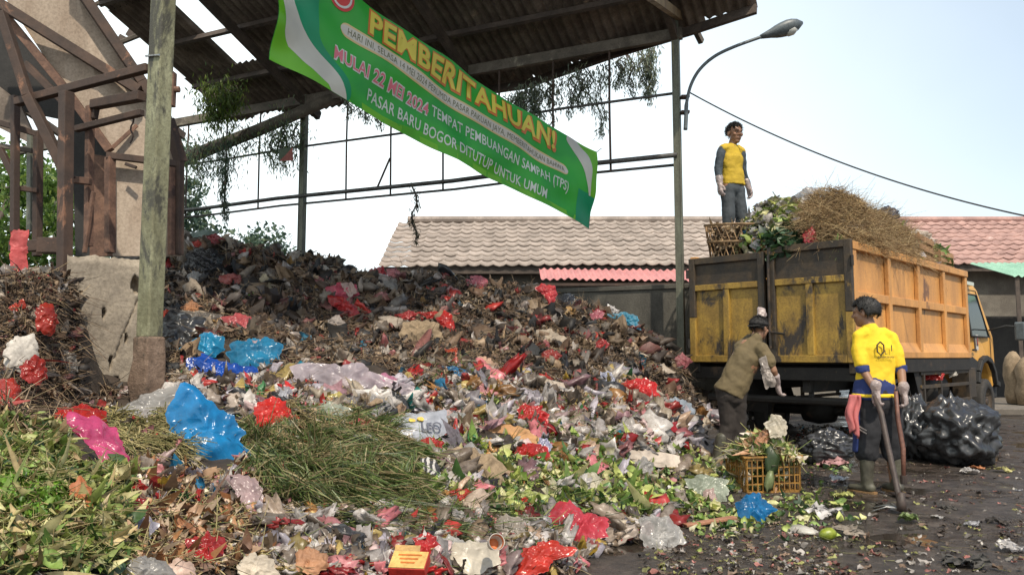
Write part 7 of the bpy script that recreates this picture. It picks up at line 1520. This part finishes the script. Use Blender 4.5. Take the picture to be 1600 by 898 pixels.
for a in (bL, bR):
    mb = MB(); v0, v1, v2 = (Vector(x) for x in a); capsule_(mb, [v0+Vector((0, 0, -0.012)), v0.lerp(v1, 0.5), v1, v1.lerp(v2, 0.7)], [0.055, 0.056, 0.050, 0.042]); skin_build(mb, 'sleeve', CM['slate'], t2, 0.010, 3, 0.025, 0.08)
    mb = MB(); d_ = (-0.05, -0.1, -1) if a is bL else (0.15, -0.1, -1); hand_(mb, a[2], d_, (1 if a is bL else -1, 0, 0), (0, -1, 0), 0.5, 0.006); capsule_(mb, [v1.lerp(v2, 0.6), v2], [0.050, 0.038]); skin_build(mb, 'glove', GLOVE, t2, 0.008, 1, 0.015, 0.04)
mb = MB(); capsule_(mb, [(0, 0, 0.84), (0, 0, 0.95)], [(0.145, 0.105), (0.135, 0.10)], 18)
for sx in (-1, 1): capsule_(mb, [(sx*0.075, 0, 0.84), (sx*0.10, -0.03, 0.47), (sx*0.11, 0.02, 0.16)], [(0.09, 0.095), 0.078, 0.065])
skin_build(mb, 'trousers', CM['trouser'], t2, 0.011, 3, 0.03, 0.12)
boots(t2, (((-0.11, 0.02), R(190), 0, 0), ((0.11, 0.02), R(170), 0, 0)))

# ---- 3: man bending forward towards the truck
t3 = figure('man in olive-brown shirt and black cap leaning forward at the open rear of the truck', Vector((2.17, 8.0, 0)), R(-2))
mb = MB(); hc = Vector((0.42, 0.06, 1.45)); hf = (0.80, 0.60, -0.10); q, _e = head_(mb, hc, hf, 1.0)
capsule_(mb, [(0.33, 0.02, 1.28), (0.38, 0.04, 1.35), (0.41, 0.05, 1.40)], [0.06, 0.052, 0.05])
capsule_(mb, [(0.10, 0.0, 0.80), (0.16, 0, 0.95), (0.25, 0.0, 1.12), (0.32, 0.02, 1.26)], [(0.14, 0.12), (0.13, 0.11), (0.155, 0.11), (0.12, 0.08)])
cL = [(0.25, 0.12, 1.28), (0.44, 0.30, 1.38), (0.53, 0.40, 1.58)]; cR = [(0.42, -0.08, 1.22), (0.50, -0.10, 1.02), (0.56, -0.02, 0.88)]
for a in (cL, cR): capsule_(mb, a, [0.046, 0.042, 0.028])
legs3 = [[(0.03, 0.0, 0.84), (0.06, 0.02, 0.46), (-0.06, 0.0, 0.08)], [(0.16, 0.0, 0.84), (0.18, 0.05, 0.48), (0.10, 0.06, 0.08)]]
for a in legs3: capsule_(mb, a, [0.09, 0.06, 0.045])
hand_(mb, cL[2], (0.2, 0.2, 1), (0, 1, 0), (1, 0, 0), 0.6); hand_(mb, cR[2], (0.25, 0.1, -1), (1, 0, 0), (0, 1, 0), 0.7)
skin_build(mb, 'body', M['skin'], t3, 0.008, 2); hair_(hc, hf, t3, 1.0)
mb = MB(); capsule_(mb, [(0.07, 0, 0.78), (0.12, 0, 0.88), (0.19, 0, 1.02), (0.27, 0.01, 1.16), (0.34, 0.02, 1.27)], [(0.165, 0.14), (0.158, 0.132), (0.150, 0.125), (0.160, 0.12), (0.115, 0.085)], 20, 0.1)
capsule_(mb, [(0.24, 0.08, 1.25), (0.36, 0.22, 1.34)], [0.085, 0.068]); capsule_(mb, [(0.40, -0.06, 1.23), (0.47, -0.10, 1.10)], [0.085, 0.070]); capsule_(mb, [(0.34, 0.02, 1.30), (0.37, 0.03, 1.35)], [0.072, 0.064])
skin_build(mb, 'shirt', CM['olive'], t3, 0.011, 3, 0.04, 0.12)
mb = MB(); capsule_(mb, [(0.09, 0, 0.76), (0.10, 0, 0.86)], [(0.150, 0.125), (0.145, 0.12)], 18)
for a in legs3: v = [Vector(x) for x in a]; capsule_(mb, [v[0], v[1], v[1].lerp(v[2], 0.62)], [(0.10, 0.105), 0.082, 0.070])
skin_build(mb, 'trousers', CM['brown'], t3, 0.011, 3, 0.035, 0.12)
boots(t3, (((-0.07, 0.0), R(45), 0.06, 0.0), ((0.08, 0.07), R(60), 0.05, 0.0)))
mb = MB(); n = 20; hf_ = Vector(hf).normalized(); r__ = hf_.cross(Vector((0, 0, 1))).normalized()
capc = hc+Vector((0, 0, 0.035))
for i in range(7):
    tt = 1.50*i/6
    for j in range(n): a = 2*math.pi*j/n; mb.v.append(capc+r__*0.094*math.sin(tt)*math.cos(a)+hf_*(0.112*math.sin(tt)*math.sin(a)-0.012)+Vector((0, 0, 0.090*math.cos(tt))))
for i in range(6):
    for j in range(n): a = i*n+j; b = i*n+(j+1) % n; mb.f.append((a, b, b+n, a+n))
cp = mb.build('cap', CM['cap'], t3, smooth=True, world=False); so = cp.modifiers.new('t', 'SOLIDIFY'); so.thickness = 0.006
mb = MB(); 
pts = [capc-hf_*(0.09+0.055*math.cos(a))+r__*0.075*math.sin(a)+Vector((0, 0, -0.005-0.02*math.cos(a))) for a in np.linspace(-1.5, 1.5, 9)]
mb.prism(pts, (0, 0, 0.006)); mb.build('peak', CM['cap'], cp, world=False)
for a, d_ in ((cL, (0.2, 0.2, 1)), (cR, (0.25, 0.1, -1))):
    mb = MB(); hand_(mb, a[2], d_, (0, 1, 0) if a is cL else (1, 0, 0), (1, 0, 0) if a is cL else (0, 1, 0), 0.6, 0.006); v1, v2 = Vector(a[1]), Vector(a[2]); capsule_(mb, [v1.lerp(v2, 0.45), v2], [0.050, 0.036]); skin_build(mb, 'glove', GLOVE, t3, 0.008, 1, 0.015, 0.04)
B([(1186, 562), (1196, 556), (1202, 575), (1214, 600), (1196, 604), (1190, 585)], (0.42, 0.36, 0.32), 'cloudy plastic bag dangling from the lower hand of the leaning man', 0.25, 0.4, 0.25, 0.9, seed=150, Y=7.9, face=0.95)
# ================================================================== CRATES, BLACK BAGS AND LITTER ON THE GROUND
def on_ground(px, py, z=0.0):
    d = ray(px, py); k = (z-CH)/d.z; return Vector((0, 0, CH))+d*k
def plastic_crate(c, size, rz, mat, label, nx=5, ny=4, nz=4):
    t = thing('plastic_crate', c, label, 'crate'); L, W, H = size; c = Vector(c); rm = Matrix.Rotation(rz, 3, 'Z')
    q = lambda x, y, z: c+rm @ Vector((x, y, z))
    for sy in (-1, 1):
        mb = MB()
        for k in range(nz+1): z = 0.012+(H-0.024)*k/nz; mb.box(q(0, sy*W/2, z), (L-0.01, 0.012, 0.02 if k in (0, nz) else 0.010), rm)
        for k in range(nx*2+1): x = -L/2+L*k/(nx*2); mb.box(q(x, sy*(W/2+0.003), H/2), (0.018 if k % nx == 0 else 0.009, 0.012, H-0.03), rm)
        mb.build('side_lattice', mat, t)
    for sx in (-1, 1):
        mb = MB()
        for k in range(nz+1): z = 0.012+(H-0.024)*k/nz; mb.box(q(sx*L/2, 0, z), (0.012, W-0.01, 0.02 if k in (0, nz) else 0.010), rm)
        for k in range(ny*2+1): y = -W/2+W*k/(ny*2); mb.box(q(sx*(L/2+0.003), y, H/2), (0.012, 0.018 if k % ny == 0 else 0.009, H-0.03), rm)
        mb.build('end_lattice', mat, t)
    mb = MB()
    for s in (-1, 1): mb.box(q(0, s*(W/2+0.006), H+0.008), (L+0.06, 0.030, 0.016), rm); mb.box(q(s*(L/2+0.006), 0, H+0.009), (0.030, W-0.03, 0.016), rm)
    mb.build('rim', mat, t, bevel=0.003)
    mb = MB(); mb.box(q(0, 0, 0.012), (L-0.02, W-0.02, 0.012), rm); mb.build('base', mat, t); return t
g = on_ground(1202, 772); cr = Vector((g.x+0.02, g.y+0.22, 0.0))
plastic_crate(cr, (0.50, 0.34, 0.30), R(12), M['crate'], 'orange-brown lattice crate overflowing with vegetable waste at the foot of the mound')
in_ = np.array([tuple(cr+Vector((random.uniform(-.2, .2), random.uniform(-.13, .13), random.uniform(0.05, 0.27)))) for _ in range(260)])
top = []
for _ in range(420): x, y = random.uniform(-.27, .27), random.uniform(-.17, .17); top.append(tuple(cr+Vector((x, y, 0.29+0.20*max(0, 1-(x/0.3)**2-(y/0.25)**2)*random.random()**0.4))))
CRV = [(0.42, 0.34, 0.20), (0.50, 0.42, 0.24), (0.30, 0.34, 0.10), (0.12, 0.20, 0.05), (0.40, 0.22, 0.12), (0.52, 0.46, 0.38), (0.20, 0.27, 0.08)]
stuff(leaves('crate_vegetables', np.concatenate([in_, np.array(top)]), 0.10, CRV, M['veg'], 1.8, seed=60, curl=0.9), 'crate_vegetables', 'wilted vegetables piled in the orange-brown crate', 'vegetables')
stuff(strands('crate_stalks', np.array(top)[:160], 0.22, 0.007, [(0.40, 0.40, 0.16), (0.50, 0.42, 0.24), (0.22, 0.28, 0.08)], M['veg'], 0.4, 0.5, 4, seed=61, sag=0.2), 'crate_stalks', 'pale stalks sticking out of the orange-brown crate', 'stalks')
for poly, col, lab, sd in (([(1196, 665), (1206, 650), (1222, 652), (1230, 668), (1226, 682), (1205, 684)], (0.50, 0.44, 0.34), 'cream plastic bag on top of the vegetable crate', 161), ([(1178, 690), (1196, 668), (1206, 674), (1198, 692), (1180, 700)], (0.42, 0.20, 0.10), 'long pinkish-brown peel lying on the crate', 162)):
    B(poly, col, lab, 0.3, 0.3, 0.35, seed=sd, Y=float(cr.y)-0.05)
def broad_leaf(pts, w, col, label, name='banana_leaf'):
    n = len(pts); V = []; Fq = []
    for i, p in enumerate(pts):
        t_ = i/(n-1); ww = w*math.sin(math.pi*min(0.98, 0.1+0.88*t_))**0.6; d = (pts[min(i+1, n-1)]-pts[max(i-1, 0)]).normalized(); s_ = d.cross(Vector((0.1, -1, 0.2))).normalized(); u_ = s_.cross(d)
        for k in (-1, -0.5, 0, 0.5, 1): V.append(tuple(p+s_*ww*k+u_*(0.012*math.sin(i*1.9+k*3)-abs(k)*0.02)))
    for i in range(n-1):
        for k in range(4): a = i*5+k; Fq.append((a, a+1, a+6, a+5))
    o = link(mesh_np(name, np.array(V), np.array(Fq), M['veg'], np.tile(col, (len(V), 1)), smooth=True), name); so = o.modifiers.new('t', 'SOLIDIFY'); so.thickness = 0.003; tag(o, label, 'leaf'); return o
yc = cr.y-0.20
broad_leaf([P(1190, 705, yc+.05), P(1200, 700, yc), P(1208, 715, yc-.02), P(1206, 735, yc-.02), P(1200, 748, yc-.01)], 0.07, (0.035, 0.06, 0.02), 'dark green leaf drooping over the front of the orange-brown crate')
broad_leaf([P(1206, 735, yc-.03), P(1205, 748, yc-.035), P(1202, 760, yc-.03), P(1200, 770, yc-.02)], 0.045, (0.20, 0.24, 0.11), 'pale green leaf tip hanging low on the crate front')
g = on_ground(1088, 702); cb = Vector((g.x, g.y+0.15, 0.0))
plastic_crate(cb, (0.42, 0.32, 0.30), R(-8), M['crate_brown'], 'brown crate standing left of the leaning man at the foot of the mound')
in_ = np.array([tuple(cb+Vector((random.uniform(-.19, .19), random.uniform(-.14, .14), random.uniform(0.05, 0.30)))) for _ in range(420)])
stuff(crumpled('crate_rubbish', in_, 0.06, BROWNS+[(0.2, 0.15, 0.09)], M['scrap'], 62, 4), 'crate_rubbish', 'brown rubbish filling the brown crate')
# black bags
gb = on_ground(1480, 728)
def bbag(px0, px1, pyt, pyb, Y, label, seed, sq=0.9):
    a = P(px0, pyb, Y); b = P(px1, pyt, Y); w = (b.x-a.x)/2; h = b.z/2
    W, Fc = blob(seed, 5, 0.14, 1.4, (1, 1, 1), 0.085); W = W*np.array([w*0.92, w*sq, h*0.98]); W[:, 2] = np.maximum(W[:, 2], -h+0.0)
    # gathered, knotted top
    k = np.clip((W[:, 2]-h*0.55)/(h*0.5), 0, 1)[:, None]; W[:, :2] *= (1-0.35*k)
    o = link(mesh_np('garbage_bag', W, Fc, M['black_bag'], smooth=True), 'garbage_bag', None, Vector(((a.x+b.x)/2, Y+0.1, h))); tag(o, label, 'garbage bag', 'black garbage bags beside the truck'); return o
bbag(1442, 1553, 622, 728, 8.5, 'big shiny black garbage bag nearest the front wheel of the truck', 71)
bbag(1408, 1470, 628, 715, 8.75, 'black garbage bag between the big one and the yellow-shirted man', 72)
# lump behind the boots in the shade
bbag(1262, 1345, 672, 708, 8.4, 'low black bag in the shade under the rear of the truck', 73, 0.6)
# items on the ground
def flat(px, py, w, h, col, label, name, cat, rot=0, thick=0.4, trans=0.25, seed=0, crumple=0.8, hgt=0.02, rough=0.35):
    g_ = on_ground(px, py); g_.z = 0; r_ = np.random.default_rng(seed+px); sx = w/F*g_.y/2; sy = min(h/F*g_.y*g_.y/CH/2*0.9, sx*1.2)
    if crumple > 0.5:
        me = crumpled(name, np.zeros((1, 3)), sx*2.0, [(1, 1, 1)], col if not isinstance(col, tuple) else pl(col, trans, rough), seed+px, 14, max(1.0, sx/sy), 0.22, nrm=(0, 0, 1), tilt=0.05, curlv=0.3); o = link(me, name, None, g_+Vector((0, 0, 0.012+hgt*0.3)))
        zs = [v.co.z for v in me.vertices]; o.location.z = 0.004-min(zs); tag(o, label, cat); return o
    V_, Fc = blob(seed+px, 3, 0.25, 1.8, (1, 1, 1), 0.12*crumple); V_ = V_*np.array([sx, sy, max(hgt, min(sx, sy)*thick)]); V_[:, 2] = np.maximum(V_[:, 2], -0.004); c, s = math.cos(R(rot)), math.sin(R(rot)); V_ = V_@np.array([[c, s, 0], [-s, c, 0], [0, 0, 1]])
    o = link(mesh_np(name, V_, Fc, col if not isinstance(col, tuple) else pl(col, trans, rough), smooth=True), name, None, g_+Vector((0, 0, 0.005))); tag(o, label, cat); return o
flat(1249, 829, 42, 16, (0.55, 0.52, 0.46), 'flattened white plastic bottle on the wet ground beside the green mango', 'plastic_bottle', 'bottle', 8, seed=1, crumple=0.3, hgt=0.03)
flat(1290, 808, 46, 18, (0.58, 0.55, 0.54), 'white foam piece with a red mark on the ground right of the blue bag', 'foam_piece', 'foam', 5, seed=2, hgt=0.035)
flat(1281, 806, 8, 8, (0.55, 0.04, 0.02), 'red wrapper lying on the white foam piece', 'wrapper', 'wrapper', 0, seed=3, hgt=0.05)
g_ = on_ground(1297, 846); mb = MB(); mb.lathe([(0, -0.062), (0.018, -0.055), (0.034, -0.03), (0.040, 0), (0.036, 0.03), (0.018, 0.052), (0, 0.058)], (g_.x, g_.y+0.03, 0.042), (1, 0.2, 0.1), 20)
o = mb.build('mango', worn('green_yellow_fruit', (0.26, 0.30, 0.02), (0.13, 0.17, 0.015), None, 18, 0.5, 0.4), smooth=True); tag(o, 'whole green-yellow mango on the wet ground', 'fruit')
flat(1325, 836, 34, 12, (0.22, 0.18, 0.14), 'grey-brown rotten stalk beside the mango', 'rotten_stalk', 'vegetable', -6, trans=0.05, seed=4, hgt=0.03, rough=0.7)
flat(1445, 714, 18, 12, (0.55, 0.58, 0.58), 'white crumpled paper by the black garbage bags', 'crumpled_paper', 'paper', 0, seed=5, hgt=0.05)
flat(1311, 750, 17, 8, (0.55, 0.58, 0.62), 'small white scrap left of the yellow-shirted man\'s boots', 'paper_scrap', 'paper', 0, seed=6)
flat(1318, 777, 40, 9, (0.35, 0.36, 0.10), 'long yellow-green husk on the ground in front of the boots', 'husk', 'husk', 4, trans=0.1, seed=7)
flat(1569, 737, 18, 9, (0.50, 0.46, 0.18), 'pale yellow peel on the ground at the right', 'peel', 'peel', 0, seed=8)
flat(1527, 733, 22, 6, (0.50, 0.20, 0.08), 'orange strip of rubbish right of the black bags', 'plastic_strip', 'plastic', -8, seed=9)
flat(1516, 740, 20, 6, (0.45, 0.42, 0.40), 'whitish strip on the ground right of the black bags', 'plastic_strip', 'plastic', 10, seed=10)
flat(1482, 797, 18, 10, (0.03, 0.025, 0.02), 'dark clod lying on the wet ground at the right', 'clod', 'clod', 20, trans=0, seed=11, rough=0.9)
flat(1560, 820, 44, 8, (0.04, 0.03, 0.025), 'long dark stick of rubbish near the right edge', 'stick', 'stick', -3, trans=0, seed=12, rough=0.9)
flat(1592, 768, 18, 8, (0.55, 0.55, 0.58), 'white scrap at the right edge of the photo', 'paper_scrap', 'paper', 10, seed=13)
flat(1584, 862, 34, 10, (0.50, 0.47, 0.46), 'white wrapper near the lower right corner', 'wrapper', 'wrapper', 6, seed=14)
flat(1510, 885, 46, 14, (0.04, 0.035, 0.03), 'black torn rubber piece near the bottom right', 'rubber_piece', 'rubber', -14, trans=0, seed=15, rough=0.8)
flat(1465, 810, 26, 7, (0.42, 0.40, 0.38), 'thin white packet in the middle of the wet ground', 'packet', 'packet', 2, seed=16)
flat(1518, 822, 18, 6, (0.45, 0.44, 0.46), 'little pale packet left of the dark stick', 'packet', 'packet', 2, seed=17)
flat(1420, 816, 26, 9, (0.14, 0.20, 0.05), 'green leaf scrap right under the fork', 'leaf', 'leaf', 5, trans=0.1, seed=18)
flat(1300, 728, 40, 8, (0.48, 0.26, 0.26), 'pink and white tissue strip behind the boots', 'tissue', 'tissue', -4, seed=19)
flat(1275, 722, 30, 14, (0.24, 0.28, 0.08), 'wilted green leaves right of the orange-brown crate', 'leaf', 'leaf', 0, trans=0.1, seed=20, hgt=0.05)
# orange-brown plank
g_ = on_ground(1110, 822); mb = MB(); rot = Matrix.Rotation(R(18), 3, 'Z') @ Matrix.Rotation(R(-4), 3, 'Y'); mb.box((g_.x, g_.y, 0.035), (0.40, 0.06, 0.018), rot)
o = mb.build('plank', worn('reddish_plank', (0.42, 0.20, 0.12), (0.30, 0.14, 0.08), None, 8), bevel=0.003); tag(o, 'short reddish plank lying between the milky bag and the blue bag', 'plank')
# snack box, cup
def snack_box():
    c = P(640, 882, 3.30); t = thing('snack_box', c, 'red and yellow cardboard snack box at the bottom edge', 'box'); rot = Matrix.Rotation(R(-8), 3, 'Z') @ Matrix.Rotation(R(28), 3, 'X')
    mb = MB(); mb.box(c, (0.155, 0.10, 0.05), rot); mb.build('carton', plain('carton_red', (0.50, 0.03, 0.02), 0.5), t, bevel=0.003)
    mb = MB(); mb.box(c+rot @ Vector((0, 0, 0.028)), (0.15, 0.095, 0.004), rot); lid = mb.build('lid', worn('carton_yellow', (0.62, 0.42, 0.13), (0.50, 0.30, 0.10), None, 14), t)
    for k in range(3):
        mb = MB(); mb.box(c+rot @ Vector((0.0, 0.025-0.022*k, 0.031)), (0.10-0.02*k, 0.008, 0.002), rot); mb.build('printed_line', plain('print_orange', (0.55, 0.16, 0.03), 0.5), lid)
    mb = MB(); mb.box(c+rot @ Vector((-0.02, 0.058, 0.03)), (0.11, 0.035, 0.003), rot @ Matrix.Rotation(R(35), 3, 'X')); mb.build('flap', plain('carton_yellow_dark', (0.50, 0.30, 0.10), 0.6), t)
snack_box()
c = P(776, 846, 3.75); t = thing('paper_cup', c, 'orange-lined paper cup lying open towards the camera near the bottom edge', 'cup'); ax = Vector((0.25, -0.9, 0.35)).normalized()
mb = MB(); mb.lathe([(0.0, -0.09), (0.026, -0.09), (0.038, 0.0), (0.040, 0.002), (0.036, 0.0), (0.024, -0.085)], c, ax, 24); mb.build('wall', plain('cup_white', (0.55, 0.5, 0.45), 0.5), t, smooth=True)
mb = MB(); mb.lathe([(0.0, -0.07), (0.0275, -0.07), (0.0355, 0.001)], c, ax, 24); mb.build('lining', plain('cup_orange', (0.60, 0.16, 0.04), 0.5), t, smooth=True)
# fine litter on the wet ground
r_ = np.random.default_rng(77); px = r_.uniform(1000, 1600, 3400); py = 640+258*r_.uniform(0, 1, 3400)**0.8; dens = r_.uniform(0, 1, 3400) < np.where(px < 1320, 0.9, 0.33)
q = np.array([on_ground(a, b, 0.012)[:] for a, b in zip(px[dens], py[dens])])
stuff(crumpled('ground_litter', q, 0.032*r_.uniform(0.5, 1.6, len(q)), [(0.32, 0.29, 0.27), (0.12, 0.09, 0.07), (0.05, 0.04, 0.035), (0.42, 0.39, 0.36), (0.25, 0.17, 0.12), (0.34, 0.14, 0.12), (0.28, 0.28, 0.10), (0.08, 0.06, 0.05)], M['scrap'], 78, 4, 1.7, 0.5, nrm=(0, 0, 1), tilt=0.15), 'ground_litter', 'small bits of litter trodden into the wet ground')
q2 = q[r_.uniform(0, 1, len(q)) < 0.45]
stuff(strands('ground_twigs', q2, 0.10, 0.002, [(0.2, 0.15, 0.09), (0.08, 0.06, 0.04), (0.24, 0.24, 0.10)], M['straw'], 0.4, 0.97, 3, seed=79, sag=0.0), 'ground_twigs', 'twigs and stems scattered on the wet ground')
gl = [on_ground(r_.normal(1240, 50), r_.normal(795, 14), 0.015)[:] for _ in range(170)]+[on_ground(r_.normal(1130, 30), r_.normal(812, 14), 0.015)[:] for _ in range(120)]+[on_ground(r_.normal(1290, 24), r_.normal(722, 8), 0.015)[:] for _ in range(90)]
stuff(leaves('fallen_leaves', np.array(gl), 0.065, PALEV+GRN, M['veg'], 1.6, seed=80, curl=0.6), 'fallen_leaves', 'yellow and green leaves around the crate and blue bag', 'leaves')
# rubbish in the shade under the truck
us = np.array([tuple(T(r_.uniform(-0.2, 3.5), r_.uniform(0.2, 2.3), 0.02)) for _ in range(700)])
stuff(crumpled('shaded_litter', us, 0.07, BROWNS+GREYS+[(0.3, 0.05, 0.04), (0.03, 0.14, 0.2)], M['scrap'], 81, 4, 1.6, 0.6, nrm=(0, 0, 1), tilt=0.3), 'shaded_litter', 'dark litter on the ground under the truck')
B([(1440, 583), (1460, 578), (1475, 586), (1470, 594), (1445, 594)], RED, 'red bag lying behind the side guard of the truck', 0.4, seed=170, Y=float(T(3.0, 0.5, 0).y))
B([(1482, 578), (1492, 576), (1496, 586), (1484, 590)], (0.5, 0.46, 0.4), 'small pale bag behind the truck side guard', 0.4, seed=171, Y=float(T(3.6, 0.5, 0).y))
